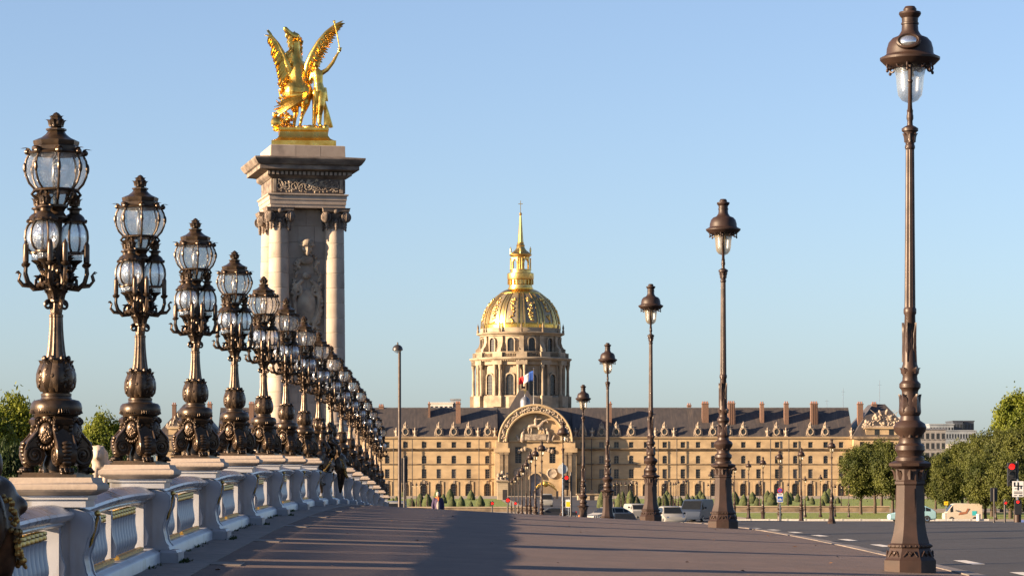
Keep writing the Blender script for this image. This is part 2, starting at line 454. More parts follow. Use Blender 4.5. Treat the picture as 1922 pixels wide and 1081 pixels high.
# ------------------------------------------------------------------ ground, river, bridge deck
def sheet(name, xs, ys, zf, mat, kind='structure', parent=None, sharp=60):
    mb = MB()
    vs = [(x, y, zf(x, y)) for y in ys for x in xs]
    n = len(xs)
    fs = [(j * n + i, j * n + i + 1, (j + 1) * n + i + 1, (j + 1) * n + i) for j in range(len(ys) - 1) for i in range(n - 1)]
    mb.add(vs, fs)
    o = mb.build(name, mat, parent, sharp=sharp)
    if parent is None: o['kind'] = kind
    return o
def lin(a, b, n): return [a + (b - a) * i / n for i in range(n + 1)]
sheet('ground', [-6000, -400, -60, 0, 60, 400, 6000], [166, 265, 285, 305, 325, 700, 2000, 9000], lambda x, y: plateau(y), M['gravel'])
sheet('ground', [-6000, 0, 6000], [-3000, -120], lambda x, y: 0.0, M['gravel'])
sheet('river', lin(-3000, 3000, 6), lin(-122, 168, 4), lambda x, y: -5.0, M['water'])
qw = MB(); qw.box(-3000, -5.2, 165.4, 166.0, -6, 0.80); qw.box(39.5, 3000, 165.4, 166.0, -6, 0.80)
struct(qw.build('quay_wall', M['stone']))
ysd = lin(-60, 168.4, 76)
sheet('walkway', [-3.3, -1.5, 0.5, 2.5, 4.5, 6.5], ysd, lambda x, y: max(walk(x, y), 0.80), M['asphalt_walk'])
sheet('roadway', [6.74, 10, 14, 18, 22, 28], ysd, lambda x, y: max(road(x, y), 0.802), M['asphalt_road'])
sheet('far_walkway', [28, 34, 39], ysd, lambda x, y: max(road(28, y) + 0.12, 0.80), M['asphalt_walk'])
deck = MB()
for j in range(len(ysd) - 1):
    a, b = ysd[j], ysd[j + 1]
    za, zb = gL(a), gL(b)
    vs = [(-4.55, a, za - 0.05), (39.2, a, za - 0.05), (39.2, a, za - 1.3), (-4.55, a, za - 1.3),
          (-4.55, b, zb - 0.05), (39.2, b, zb - 0.05), (39.2, b, zb - 1.3), (-4.55, b, zb - 1.3)]
    vs = [(x, y, min(z, (walk(6.5, y) - 0.4) if x > 0 else z)) for (x, y, z) in vs]
    deck.add(vs, [(2, 6, 7, 3), (3, 7, 4, 0), (1, 5, 6, 2)])
struct(deck.build('bridge_deck', M['stone'], sharp=None))
sheet('quay_road', [-400, -4.0, 60, 400], [196, 210, 262], lambda x, y: 0.806, M['asphalt_road'])
sheet('avenue', [10, 20, 30], [262, 265, 285, 305, 325, 420, 700], lambda x, y: plateau(y) + 0.012, M['asphalt_road'])

kerb = struct(link('kerb', None)); kerb.empty_display_size = 0.2
y = 20.0
while y < 84:
    L_ = 1.15 + rng.random() * 0.15
    k = MB(); a, b = y + 0.012, y + L_ - 0.012
    vs = []
    dz = rng.uniform(-0.004, 0.006)
    for yy in (a, b):
        for (x, z) in ((6.49, -0.15), (6.76, -0.17), (6.75, -0.012), (6.725, 0.006), (6.49, 0.012)):
            vs.append((x, yy, walk(x, yy) + z + dz))
    k.add(vs, [(0, 1, 2, 3, 4), (9, 8, 7, 6, 5), (0, 5, 6, 1), (1, 6, 7, 2), (2, 7, 8, 3), (3, 8, 9, 4), (4, 9, 5, 0)])
    k.build('kerb_stone', M['kerb'], kerb, sharp=30)
    y += L_
border = struct(link('border_paving', None)); border.empty_display_size = 0.2
y = 18.0; CS = 6.75; C0 = 26.0; XC = -3.75
while y < 110:
    k = MB(); a, b = y + 0.008, y + 1.69 - 0.008
    k.add([(x, yy, walk(x, yy) + dz) for dz in (-0.05, 0.008) for (x, yy) in ((-3.52, a), (-2.92, a), (-2.92, b), (-3.52, b))],
          [(4, 5, 6, 7), (0, 1, 5, 4), (1, 2, 6, 5), (2, 3, 7, 6), (3, 0, 4, 7)])
    k.build('paving_slab', M['kerb'], border, sharp=30)
    y += 1.6875
for i in range(-1, 13):
    yc = C0 + i * CS; k = MB(); a, b = yc - 0.32, yc + 0.32
    k.add([(x, yy, walk(x, yy) + dz) for dz in (-0.05, 0.0095) for (x, yy) in ((-2.915, a), (-2.56, a), (-2.56, b), (-2.915, b))],
          [(4, 5, 6, 7), (0, 1, 5, 4), (1, 2, 6, 5), (2, 3, 7, 6), (3, 0, 4, 7)])
    k.build('paving_slab', M['kerb'], border, sharp=30)
marks = struct(link('road_marking', None)); marks.empty_display_size = 0.2
y = 20.0
while y < 90:
    k = MB(); a, b = y, y + 1.7
    k.add([(x, yy, road(x, yy) + 0.005) for (x, yy) in ((7.75, a), (7.95, a), (7.95, (a + b) / 2), (7.95, b), (7.75, b), (7.75, (a + b) / 2))], [(0, 1, 2, 5), (5, 2, 3, 4)])
    k.build('dash', M['paint'], marks, sharp=None)
    y += 4.6

# ------------------------------------------------------------------ balustrade
def pedz(i): return gL(C0 + i * CS)
PH = 1.13
bal = thing('balustrade', 'white painted bridge balustrade with gilded details and stone lamp pedestals', 'balustrade', (XC, C0 - CS, pedz(-1)))
BO = bal.location.copy()
def bl(x, y, z): return Vector((x, y, z)) - BO
# pedestal: moulded block the candelabra stands on
pd = MB()
pd.box(-0.40, 0.24, -0.36, 0.36, -0.12, 0.15); pd.box(-0.37, 0.21, -0.33, 0.33, 0.15, 0.19, taper=0.05)
pd.box(-0.31, 0.18, -0.27, 0.27, 0.19, 0.86); pd.box(-0.312, 0.312, -0.312, 0.312, 0.86, 0.93)
pd.box(-0.335, 0.335, -0.335, 0.335, 0.93, 0.965); 
PED = pd.mesh('pedestal', M['white'], 30)
ps = MB()
def sq(r, z): return [(-r, -r, z), (r, -r, z), (r, r, z), (-r, r, z)]
ps.loft([sq(0.34, 0.967), sq(0.375, 0.985), sq(0.41, 1.0), sq(0.43, 1.02), sq(0.435, 1.045), sq(0.43, 1.065), sq(0.40, 1.08), sq(0.385, 1.085), sq(0.37, 1.13)])
SLAB = ps.mesh('slab', M['stone'], 30)
# scroll bracket on the walkway side of the pedestal
def s_curve(n=22):
    pts = []
    key = [(0.00, 0.30), (0.15, 0.30), (0.17, 0.22), (0.30, 0.145), (0.45, 0.12), (0.60, 0.155), (0.74, 0.205), (0.84, 0.215), (0.91, 0.17), (0.95, 0.06)]
    for i in range(n + 1):
        z = 0.95 * i / n
        for j in range(len(key) - 1):
            if key[j][0] <= z <= key[j + 1][0] + 1e-6:
                t = (z - key[j][0]) / (key[j + 1][0] - key[j][0]); t = t * t * (3 - 2 * t)
                pts.append((key[j][1] * (1 - t) + key[j + 1][1] * t, z)); break
    return pts
sc_ = [(p[0] * 0.95, p[1] * 0.89) for p in s_curve()]
rim_ = [p for p in sc_ if 0.18 < p[1] < 0.82]
br = MB(); br.prism([(0.0, 0.14)] + [p for p in sc_ if p[1] > 0.14] + [(0, 0.845)], -0.285, 0.285, Tr(0.165, 0, 0))
for (ya, yb) in ((-0.27, -0.22), (0.22, 0.27)):
    br.prism([(p[0] + 0.014, p[1]) for p in rim_] + [(p[0] - 0.02, p[1]) for p in reversed(rim_)], ya, yb, Tr(0.165, 0, 0))
BRACKET = br.mesh('scroll_bracket', M['white'], 40)
bf = MB(); bf.box(0.245, 0.475, -0.33, 0.33, -0.1, 0.12); bf.box(0.25, 0.46, -0.31, 0.31, 0.12, 0.15, taper=0.02)
FOOT = bf.mesh('bracket_foot', M['white'], 30)
og = MB()
for k in range(5): og.leaf(Tr(0.385 - 0.012 * k, 0, 0.77 - 0.05 * k) @ Rz(-PI / 2) @ Rx(PI * 0.93), 0.11, 0.12 - 0.014 * k, 0.03, 0.008)
og.ell((0.38, 0, 0.80), (0.03, 0.07, 0.03))
ORN = og.mesh('gilt_ornament', M['gold_dull'], 50)
# baluster
SQZ = 0.885
bp_ = [(r, z * SQZ) for r, z in [(0.070, 0.205), (0.070, 0.235), (0.045, 0.25), (0.048, 0.27), (0.068, 0.31), (0.076, 0.36), (0.073, 0.42), (0.062, 0.49), (0.055, 0.56), (0.053, 0.62), (0.056, 0.665), (0.062, 0.68)]]
b1 = MB(); b1.lathe(bp_, 16, Sc(1, 1.5, 1)); BAL = b1.mesh('baluster', M['white'], 50)
b2 = MB(); b2.lathe([(r, z * SQZ) for r, z in [(0.03, 0.682), (0.055, 0.69), (0.060, 0.71), (0.052, 0.735), (0.062, 0.75), (0.055, 0.775)]], 12, Sc(1, 1.7, 1))
BCOL = b2.mesh('gilt_collar', M['gold_dull'], 50)
po = MB(); po.box(-0.10, 0.09, -0.065, 0.065, 0.17, 0.71); po.prism([(0.075, 0.2), (0.125, 0.22), (0.14, 0.33), (0.10, 0.45), (0.085, 0.6), (0.10, 0.65), (0.075, 0.69)], -0.04, 0.04)
POST = po.mesh('post', M['white'], 40)
def hump(t): return 0.035 * math.sin(PI * t)
def sweep_y(prof, y0, y1, zf, n=8):
    mb = MB(); rings = []
    for j in range(n + 1):
        y_ = y0 + (y1 - y0) * j / n
        rings.append([bl(XC + p[0], y_, zf(y_, j / n) + p[1]) for p in prof])
    mb.loft(rings); return mb
RAILP = [(x, z - 0.085) for x, z in [(-0.16, 0.775), (0.10, 0.775), (0.13, 0.80), (0.125, 0.815), (0.165, 0.83), (0.205, 0.86), (0.215, 0.885), (0.20, 0.91), (0.15, 0.925), (0.11, 0.95), (0.03, 0.972), (-0.06, 0.975), (-0.16, 0.95), (-0.22, 0.91), (-0.22, 0.85)]]
PLINP = [(-0.26, -0.12), (0.27, -0.12), (0.27, 0.125), (0.255, 0.145), (0.22, 0.16), (0.20, 0.18), (-0.20, 0.18), (-0.26, 0.15)]
nb = 0
for i in range(-1, 16):
    yc = C0 + i * CS
    p = link('pedestal', PED, bal, bl(XC, yc, pedz(i)))
    link('slab', SLAB, p)
    s = link('scroll_bracket', BRACKET, bal, bl(XC, yc, pedz(i)))
    link('bracket_foot', FOOT, s); link('gilt_ornament', ORN, s)
    if i == 15: break
    y0, y1 = yc + 0.318, yc + CS - 0.318
    sweep_y(RAILP, y0, y1, lambda y_, t: gL(y_) + hump(t), 10).build('handrail', M['rail_dirt'], bal, sharp=40)
    sweep_y(PLINP, y0 + 0.05, y1 - 0.05, lambda y_, t: gL(y_), 6).build('plinth', M['white'], bal, sharp=40)
    for k in (0.0, 0.5, 1.0):
        yy = y0 + 0.075 + (y1 - y0 - 0.15) * k
        link('post', POST, bal, bl(XC, yy, gL(yy)))
    for g in (0, 1):
        ya = y0 + 0.42 + (y1 - y0 - 0.84) * 0.5 * g
        yb = ya + (y1 - y0 - 0.84) * 0.5
        for k in range(9):
            yy = ya + (yb - ya) * (0.14 + 0.72 * k / 8)
            o = link('baluster', BAL, bal, bl(XC + 0.02, yy, gL(yy) - 0.004))
            link('gilt_collar', BCOL, o); nb += 1
        sweep_y([(0.07, 0.182), (0.145, 0.182), (0.145, 0.215), (0.11, 0.225), (0.07, 0.215)], ya + 0.2, yb - 0.2, lambda y_, t: gL(y_), 3).build('gilt_strip', M['gold_dull'], bal, sharp=40)
tw = MB(); rw = random.Random(3)
for k in range(60):
    y_ = 26.5 + 34 * rw.random() ** 1.3; x_ = -3.46 + 0.02 * rw.random()
    if rw.random() < 0.5: y_ = C0 + round((y_ - C0) / CS) * CS + rw.uniform(-0.3, 0.3); x_ = -3.26 + 0.03 * rw.random()
    for q in range(14):
        a = rw.random() * 2 * PI; h = rw.uniform(0.015, 0.06)
        c = Vector((x_ + rw.gauss(0, 0.03), y_ + rw.gauss(0, 0.06), 0)); c.z = walk(c.x, c.y) - 0.002
        d = Vector((math.cos(a), math.sin(a), 0))
        tw.add([c - d * 0.012, c + d * 0.012, c + d * 0.01 + Vector((d.y * 0.03, -d.x * 0.03, h))], [(0, 1, 2)])
for k in range(55):
    y_ = 30 + 26 * rw.random(); x_ = 6.80
    for q in range(9):
        a = rw.random() * 2 * PI; h = rw.uniform(0.01, 0.045)
        c = Vector((x_ + abs(rw.gauss(0, 0.025)), y_ + rw.gauss(0, 0.10), 0)); c.z = road(c.x, c.y) - 0.002; d = Vector((math.cos(a), math.sin(a), 0))
        tw.add([c - d * 0.014, c + d * 0.014, c + d * 0.01 + Vector((d.y * 0.03, -d.x * 0.03, h))], [(0, 1, 2)])
w_ = tw.build('weeds', M['leaf_dark'], sharp=None); tag(w_, 'small green weeds growing along the balustrade foot and the kerb', 'weeds', kind='stuff')

lt_ = MB(); rw = random.Random(12)
for k in range(46):
    x_ = rw.uniform(-2.8, 6.2); y_ = rw.uniform(30, 62); a = rw.random() * 6.3; c = Vector((x_, y_, walk(x_, y_) + 0.006)); e = Vector((math.cos(a), math.sin(a), 0)) * rw.uniform(0.02, 0.045); f_ = Vector((-e.y, e.x, 0)) * 0.5; u_ = Vector((0, 0, rw.uniform(0.004, 0.02)))
    lt_.add([c - e, c + f_ + u_, c + e + u_ * 0.5, c - f_], [(0, 1, 2, 3)])
o = lt_.build('fallen_leaves', nmat('dry_leaf', (0.20, 0.09, 0.035), (0.10, 0.055, 0.025), 0.8, 0, 3), sharp=None); tag(o, 'scattered dry brown leaves on the walkway', 'leaves', kind='stuff')
# ------------------------------------------------------------------ bronze candelabra on the balustrade
def spiral(cx, cz, r0, r1, turns, y, n=40, a0=0.0, d=1):
    return [(cx + (r0 + (r1 - r0) * i / n) * math.cos(a0 + d * turns * 2 * PI * i / n), y, cz + (r0 + (r1 - r0) * i / n) * math.sin(a0 + d * turns * 2 * PI * i / n)) for i in range(n + 1)]
def bud(mb, z, h, r, M0=None):
    """leafy bud finial"""
    T = M0 or Matrix.Identity(4)
    mb.lathe([(r * 0.55, z), (r * 0.42, z + h * 0.1), (r * 0.7, z + h * 0.25), (r * 0.75, z + h * 0.45), (r * 0.5, z + h * 0.65), (r * 0.42, z + h * 0.78), (r * 0.22, z + h * 0.93), (0.0, z + h)], 12, T, lobes=6, amp=0.08)
    for k in range(6):
        mb.leaf(T @ Rz(k * PI / 3) @ Tr(0, r * 0.55, z + h * 0.12), h * 0.55, r * 0.75, r * 0.45, r * 0.07)
        mb.leaf(T @ Rz(k * PI / 3 + 0.5) @ Tr(0, r * 0.38, z + h * 0.48), h * 0.38, r * 0.5, r * 0.3, r * 0.06)
    return mb
def pane_mesh(n8, prof, name, mat, gap=0.10):
    """one bulged pane of an n8-sided lantern, with uv"""
    mb = MB(); nu, nv = 10, 12; w = 2 * PI / n8
    for j in range(nv + 1):
        t = j / nv * (len(prof) - 1); k = min(int(t), len(prof) - 2); q = t - k
        r = prof[k][0] * (1 - q) + prof[k + 1][0] * q; z = prof[k][1] * (1 - q) + prof[k + 1][1] * q
        for i in range(nu + 1):
            u = i / nu; a = (u - 0.5) * w * (1 - gap)
            rr = r * (math.cos(w / 2) / math.cos(a) * 0.7 + 0.3)
            mb.uv[len(mb.v)] = (u, j / nv)
            mb.v.append((rr * math.cos(a), rr * math.sin(a), z))
    for j in range(nv):
        for i in range(nu):
            a = j * (nu + 1) + i; mb.f.append((a, a + 1, a + nu + 2, a + nu + 1))
    return mb.mesh(name, mat, 180)

def lantern_parts(parent, B):
    """the great top lantern: frame, 8 panes, roof, finial"""
    f = MB()
    prof = [(0.200, 2.645), (0.252, 2.70), (0.283, 2.77), (0.292, 2.84), (0.281, 2.91), (0.250, 2.97)]
    for k in range(8):
        a = (k + 0.5) * PI / 4
        f.tube([(r * 1.03 * math.cos(a), r * 1.03 * math.sin(a), z) for r, z in prof], 0.0125, 6)
        c = (0.302 * math.cos(a), 0.302 * math.sin(a), 2.84)
        f.ell(c, (0.02, 0.02, 0.05), 8, 6)
        f.leaf(Rz(a - PI / 2) @ Tr(0, 0.25, 2.965), 0.085, 0.075, 0.075, 0.010)
        f.ell((0.275 * math.cos(a), 0.275 * math.sin(a), 2.985), (0.035, 0.035, 0.028), 8, 6)
        f.tube([(0.205 * math.cos(a), 0.205 * math.sin(a), 2.635), (0.235 * math.cos(a), 0.235 * math.sin(a), 2.60), (0.20 * math.cos(a), 0.20 * math.sin(a), 2.565), (0.15 * math.cos(a), 0.15 * math.sin(a), 2.55)], 0.016, 6)
        f.tube([(0.165 * math.cos(a), 0.165 * math.sin(a), 2.625), (0.14 * math.cos(a), 0.14 * math.sin(a), 2.55), (0.10 * math.cos(a), 0.10 * math.sin(a), 2.50)], 0.012, 6)
    f.lathe([(0.19, 2.622), (0.222, 2.628), (0.226, 2.640), (0.205, 2.652), (0.185, 2.645)], 24)
    f.lathe([(0.245, 2.962), (0.268, 2.965), (0.275, 2.98), (0.25, 2.995), (0.22, 2.99)], 24)
    f.lathe([(0.105, 2.40), (0.075, 2.44), (0.09, 2.47), (0.115, 2.485), (0.115, 2.505), (0.08, 2.51)], 16)
    fr = f.build('lantern_frame', B, parent)
    pm = pane_mesh(8, prof, 'pane', M['glass'])
    for k in range(8): link('pane', pm, fr, rz=k * PI / 4)
    g = MB(); g.lathe([(0.085, 2.508), (0.115, 2.54), (0.148, 2.60), (0.165, 2.625)], 24); g.build('lower_glass', M['glass_plain'], fr)
    lp = MB(); lp.lathe([(0.03, 2.51), (0.035, 2.7), (0.05, 2.72), (0.05, 2.86), (0.02, 2.93)], 10); lp.build('lamp_holder', M['frost'], fr)
    ro = MB()
    ro.lathe([(0.21, 2.99), (0.235, 3.0), (0.235, 3.035), (0.215, 3.05), (0.22, 3.065), (0.225, 3.09), (0.19, 3.105), (0.14, 3.125), (0.10, 3.155), (0.082, 3.18), (0.10, 3.19), (0.10, 3.205), (0.07, 3.21)], 8, rot=PI / 8)
    r_ = ro.build('roof', B, parent, sharp=25)
    fi = MB(); bud(fi, 3.205, 0.155, 0.105); fi.build('finial', B, r_)

def small_lantern(parent, B, a, r=0.19):
    """one of the lower globes round the stem; built at the stem's axis offset"""
    x, y = r * math.cos(a), r * math.sin(a); T = Tr(x, y, 0)
    f = MB()
    for k in range(4):
        b = k * PI / 2 + a + PI / 4
        f.tube([(x + q * math.cos(b), y + q * math.sin(b), z) for q, z in ((0.078, 2.075), (0.112, 2.105), (0.133, 2.155), (0.139, 2.21), (0.133, 2.265), (0.112, 2.315), (0.085, 2.345))], 0.012, 6)
    f.lathe([(0.08, 2.055), (0.10, 2.06), (0.10, 2.075), (0.08, 2.08)], 16, T)
    f.lathe([(0.07, 2.35), (0.118, 2.345), (0.122, 2.36), (0.105, 2.375), (0.095, 2.40), (0.075, 2.42), (0.05, 2.435), (0.052, 2.46), (0.075, 2.47), (0.07, 2.485), (0.04, 2.49)], 16, T)
    for k in range(8): f.ell((x + 0.115 * math.cos(k * PI / 4), y + 0.115 * math.sin(k * PI / 4), 2.362), 0.016, 6, 4)
    bud(f, 2.48, 0.16, 0.075, T)
    f.lathe([(0.0, 1.93), (0.02, 1.935), (0.03, 1.96), (0.075, 1.99), (0.08, 2.0), (0.06, 1.985), (0.0, 1.965)], 12, T)
    f.tube([(x * 0.2, y * 0.2, 1.86), (x * 0.7, y * 0.7, 1.87), (x, y, 1.94)], [0.04, 0.03, 0.022], 8)
    o = f.build('globe_lamp', B, parent)
    g = MB(); g.lathe([(0.070, 2.078), (0.104, 2.108), (0.124, 2.155), (0.130, 2.21), (0.124, 2.265), (0.104, 2.312), (0.075, 2.345)], 48, T, lobes=16, amp=0.02); g.build('globe_glass', M['glass_plain'], o)
    h = MB(); h.lathe([(0.01, 1.965), (0.05, 1.98), (0.072, 2.01), (0.076, 2.05)], 32, T, lobes=12, amp=0.04); h.build('bowl_glass', M['glass_plain'], o)

def candle_arm(parent, B, a, r1=0.30):
    c, s = math.cos(a), math.sin(a)
    def P(r, z): return (r * c, r * s, z)
    m = MB()
    m.tube([P(0.06, 1.80), P(0.14, 1.745), (0.22 * c, 0.22 * s, 1.735), P(0.28, 1.79), P(0.305, 1.87), P(r1, 1.94)], [0.030, 0.028, 0.025, 0.022, 0.019, 0.016], 8)
    m.tube([P(0.26, 1.76), P(0.33, 1.765), P(0.37, 1.81), P(0.355, 1.86), P(0.375, 1.885), P(0.40, 1.88)], [0.018, 0.016, 0.013, 0.011, 0.009, 0.004], 6)
    m.tube([P(0.20, 1.745), P(0.20, 1.81), P(0.16, 1.855), P(0.125, 1.84), P(0.13, 1.80), P(0.155, 1.80)], [0.018, 0.015, 0.013, 0.011, 0.008, 0.006], 6)
    m.lathe([(0.015, 1.925), (0.04, 1.945), (0.045, 1.96), (0.03, 1.965), (0.02, 1.97)], 10, Tr(r1 * c, r1 * s, 0))
    o = m.build('arm', B, parent)
    k = MB(); k.lathe([(0.020, 1.966), (0.027, 1.975), (0.027, 2.13), (0.022, 2.145), (0.016, 2.15), (0.010, 2.165), (0.0, 2.18)], 10, Tr(r1 * c, r1 * s, 0)); k.build('candle', B, o)

def upper_parts(root, B):
    """stem, capital, arms, globes and top lantern shared by both kinds of candelabra"""
    b = MB()
    b.lathe([(0.125, 0.775), (0.152, 0.80), (0.168, 0.84), (0.174, 0.90), (0.168, 0.96), (0.148, 1.01), (0.122, 1.05), (0.105, 1.09)], 32, lobes=8, amp=0.035)
    bo = b.build('vase', B, root)
    for q in range(8):
        a = q * PI / 4 + PI / 8
        l = MB(); prof_ = [(0.135, 0.785), (0.170, 0.83), (0.180, 0.89), (0.178, 0.95), (0.162, 1.0), (0.142, 1.045), (0.156, 1.075), (0.185, 1.075)]
        wd = [0.03, 0.05, 0.062, 0.066, 0.058, 0.05, 0.045, 0.02]
        vs_ = []
        for (r_, z_), w2 in zip(prof_, wd):
            for e_, dr in ((-1, -0.012), (-0.5, 0.006), (0, 0.016), (0.5, 0.006), (1, -0.012)): vs_.append((e_ * w2, r_ + dr, z_))
        l.add(vs_, [(j_ * 5 + i_ + 1, j_ * 5 + i_, j_ * 5 + i_ + 5, j_ * 5 + i_ + 6) for j_ in range(7) for i_ in range(4)], Rz(a))
        l.ell((0, 0, 0), (0.028, 0.022, 0.03), 8, 6, Rz(a + PI / 8) @ Tr(0, 0.125, 1.09)); l.build('leaf', B, bo)
    rv = random.Random(6); w_ = MB()
    for q in range(70):
        a = rv.random() * 2 * PI; z_ = rv.uniform(0.82, 1.06); r_ = 0.178 - 0.9 * max(0, z_ - 0.95) ** 1.4
        w_.ell((0, 0, 0), (rv.uniform(0.010, 0.024), 0.014, rv.uniform(0.014, 0.034)), 7, 5, Rz(a) @ Tr(0, r_, z_) @ Ry(rv.uniform(-0.8, 0.8)))
    w_.build('relief', B, bo)['kind'] = 'stuff'
    s = MB()
    s.lathe([(0.112, 1.03), (0.096, 1.10), (0.084, 1.17), (0.074, 1.26), (0.066, 1.36), (0.062, 1.47), (0.066, 1.475), (0.066, 1.495), (0.058, 1.50)], 48, lobes=12, amp=0.055)
    s.build('stem', B, root)
    k = MB()
    k.lathe([(0.055, 1.50), (0.062, 1.54), (0.056, 1.60), (0.075, 1.615), (0.075, 1.635), (0.062, 1.645), (0.078, 1.67), (0.108, 1.71), (0.118, 1.72), (0.118, 1.735)], 24, lobes=8, amp=0.05)
    for q in range(8): k.leaf(Rz(q * PI / 4) @ Tr(0, 0.068, 1.625), 0.11, 0.055, 0.06, 0.008)
    c = k.build('capital', B, root)
    for q in range(4):
        a = q * PI / 2 + PI / 4
        h = MB(); h.tube([(p[0], p[1], p[2]) for p in spiral(0.085, 1.585, 0.042, 0.012, 1.3, 0, 20, PI / 2, -1)], 0.013, 6, Rz(a)); h.build('scroll_handle', B, c)
    p = MB()
    p.lathe([(0.10, 1.735), (0.19, 1.75), (0.205, 1.765), (0.19, 1.785), (0.12, 1.79), (0.10, 1.83), (0.11, 1.88), (0.09, 1.94), (0.06, 2.0), (0.05, 2.2), (0.06, 2.34), (0.075, 2.37), (0.11, 2.385), (0.11, 2.40), (0.06, 2.41)], 24, lobes=8, amp=0.04)
    rr = random.Random(5)
    for q in range(26):
        a = rr.random() * 2 * PI; z = rr.uniform(1.77, 2.02); r_ = 0.17 - 0.25 * (z - 1.77)
        p.ell((r_ * math.cos(a), r_ * math.sin(a), z), (rr.uniform(0.02, 0.04),) * 2 + (rr.uniform(0.02, 0.045),), 8, 6)
        p.leaf(Rz(a) @ Tr(0, r_, z) @ Rx(-0.5), 0.08, 0.06, 0.05, 0.008)
    for q in range(16): p.ell((0.195 * math.cos(q * PI / 8), 0.195 * math.sin(q * PI / 8), 1.757), (0.022, 0.022, 0.022), 6, 5)
    p.build('lamp_cluster', B, root)
    for a in (-106, 40, 168): small_lantern(root, B, R(a))
    for q in range(4):
        for d in (-0.24, 0.24): candle_arm(root, B, R(-70) + q * PI / 2 + d)
    lantern_parts(root, B)

def make_candelabra():
    B = M['bronze']
    root = thing('candelabra', 'x', 'lamp', group='bronze candelabra along the balustrade')
    bp = MB(); bp.box(-0.29, 0.29, -0.29, 0.29, 0, 0.028); bp.box(-0.26, 0.26, -0.26, 0.26, 0.028, 0.045)
    bp.build('base_plate', B, root)
    d = MB(); d.lathe([(0.12, 0.04), (0.13, 0.12), (0.10, 0.2), (0.15, 0.3), (0.17, 0.42), (0.16, 0.52), (0.20, 0.545), (0.215, 0.565), (0.20, 0.585)], 24); d.build('core', B, root)
    # scroll legs
    outer = [(0.15, 0.565), (0.215, 0.555), (0.245, 0.53), (0.235, 0.49), (0.205, 0.465), (0.215, 0.42), (0.255, 0.37), (0.305, 0.32), (0.338, 0.26), (0.345, 0.20), (0.325, 0.14), (0.28, 0.105), (0.225, 0.105), (0.17, 0.135), (0.142, 0.185), (0.14, 0.245), (0.155, 0.31), (0.16, 0.38), (0.145, 0.45), (0.13, 0.52)]
    lg = MB(); lg.prism(outer, -0.085, 0.085)
    for y_ in (-0.089, 0.089):
        lg.tube(spiral(0.242, 0.205, 0.095, 0.012, 2.3, y_, 44, 1.0, -1), [0.015] * 30 + [0.013] * 15, 6)
        lg.ell((0.242, y_, 0.205), (0.022, 0.02, 0.022), 10, 6)
        lg.tube([(0.235, y_, 0.525), (0.205, y_, 0.465), (0.215, y_, 0.42), (0.255, y_, 0.37), (0.305, y_, 0.32), (0.335, y_, 0.255)], 0.014, 6)
        lg.tube(spiral(0.205, 0.515, 0.036, 0.008, 1.4, y_, 20, 0, -1), 0.010, 6)
    for q in range(6): lg.ell((0.335 + 0.012 * math.sin(q), 0, 0.31 - 0.035 * q), (0.022, 0.05, 0.022), 8, 6)
    lg.leaf(Tr(0.235, 0, 0.47) @ Rz(-PI / 2) @ Rx(PI * 0.86), 0.19, 0.15, 0.06, 0.012, 8)
    LEG = lg.mesh('leg', B, 40)
    pw = MB()
    pw.lathe([(0.055, 0.035), (0.05, 0.08), (0.06, 0.115), (0.075, 0.125)], 12, Tr(0.27, 0, 0)); pw.ell((0.285, 0, 0.065), (0.07, 0.06, 0.045))
    for q, dy in enumerate((-0.054, -0.019, 0.019, 0.054)):
        pw.ell((0.345 - 0.012 * abs(q - 1.5), dy, 0.067), (0.030, 0.021, 0.028), 8, 6); pw.ell((0.370 - 0.012 * abs(q - 1.5), dy, 0.054), (0.022, 0.017, 0.016), 8, 6)
    PAW = pw.mesh('paw', B, 60)
    for q in range(4):
        o = link('leg', LEG, root, rz=R(35) + q * PI / 2)
        link('paw', PAW, o)
    # medallions in wreaths between the legs
    md = MB()
    md.ell((0, 0.205, 0.405), (0.078, 0.04, 0.10), 20, 14)
    rr = random.Random(2)
    for q in range(40):
        a, b = rr.random() * 2 * PI, math.sqrt(rr.random()) * 0.8
        md.ell((0.078 * b * math.cos(a), 0.205 + 0.04 * math.sqrt(1 - b * b), 0.405 + 0.10 * b * math.sin(a)), (0.012, 0.008, 0.016), 6, 4)
    for q in range(22):
        a = 2 * PI * q / 22
        md.ell((0.108 * math.cos(a), 0.205, 0.40 + 0.132 * math.sin(a)), (0.020, 0.024, 0.022), 8, 6)
    md.ell((0, 0.20, 0.545), (0.05, 0.03, 0.03))
    MED = md.mesh('medallion', B, 60)
    for q in range(4): link('medallion', MED, root, rz=R(-10) + q * PI / 2)
    cu = MB()
    cu.lathe([(0.19, 0.568), (0.222, 0.575), (0.234, 0.60), (0.240, 0.64), (0.231, 0.68), (0.21, 0.705), (0.17, 0.715), (0.145, 0.72), (0.137, 0.745), (0.142, 0.75), (0.142, 0.77), (0.125, 0.778)], 48, square=0.12, rot=R(35), lobes=4, amp=0.02)
    for q in range(8):
        a = R(35) + q * PI / 4
        for e in range(-2, 3): cu.leaf(Rz(a + e * 0.10) @ Tr(0, 0.243, 0.585) @ Rx(0.35), 0.12, 0.030, -0.01, 0.008)
    cu.build('cushion', B, root)
    upper_parts(root, B)
    return root

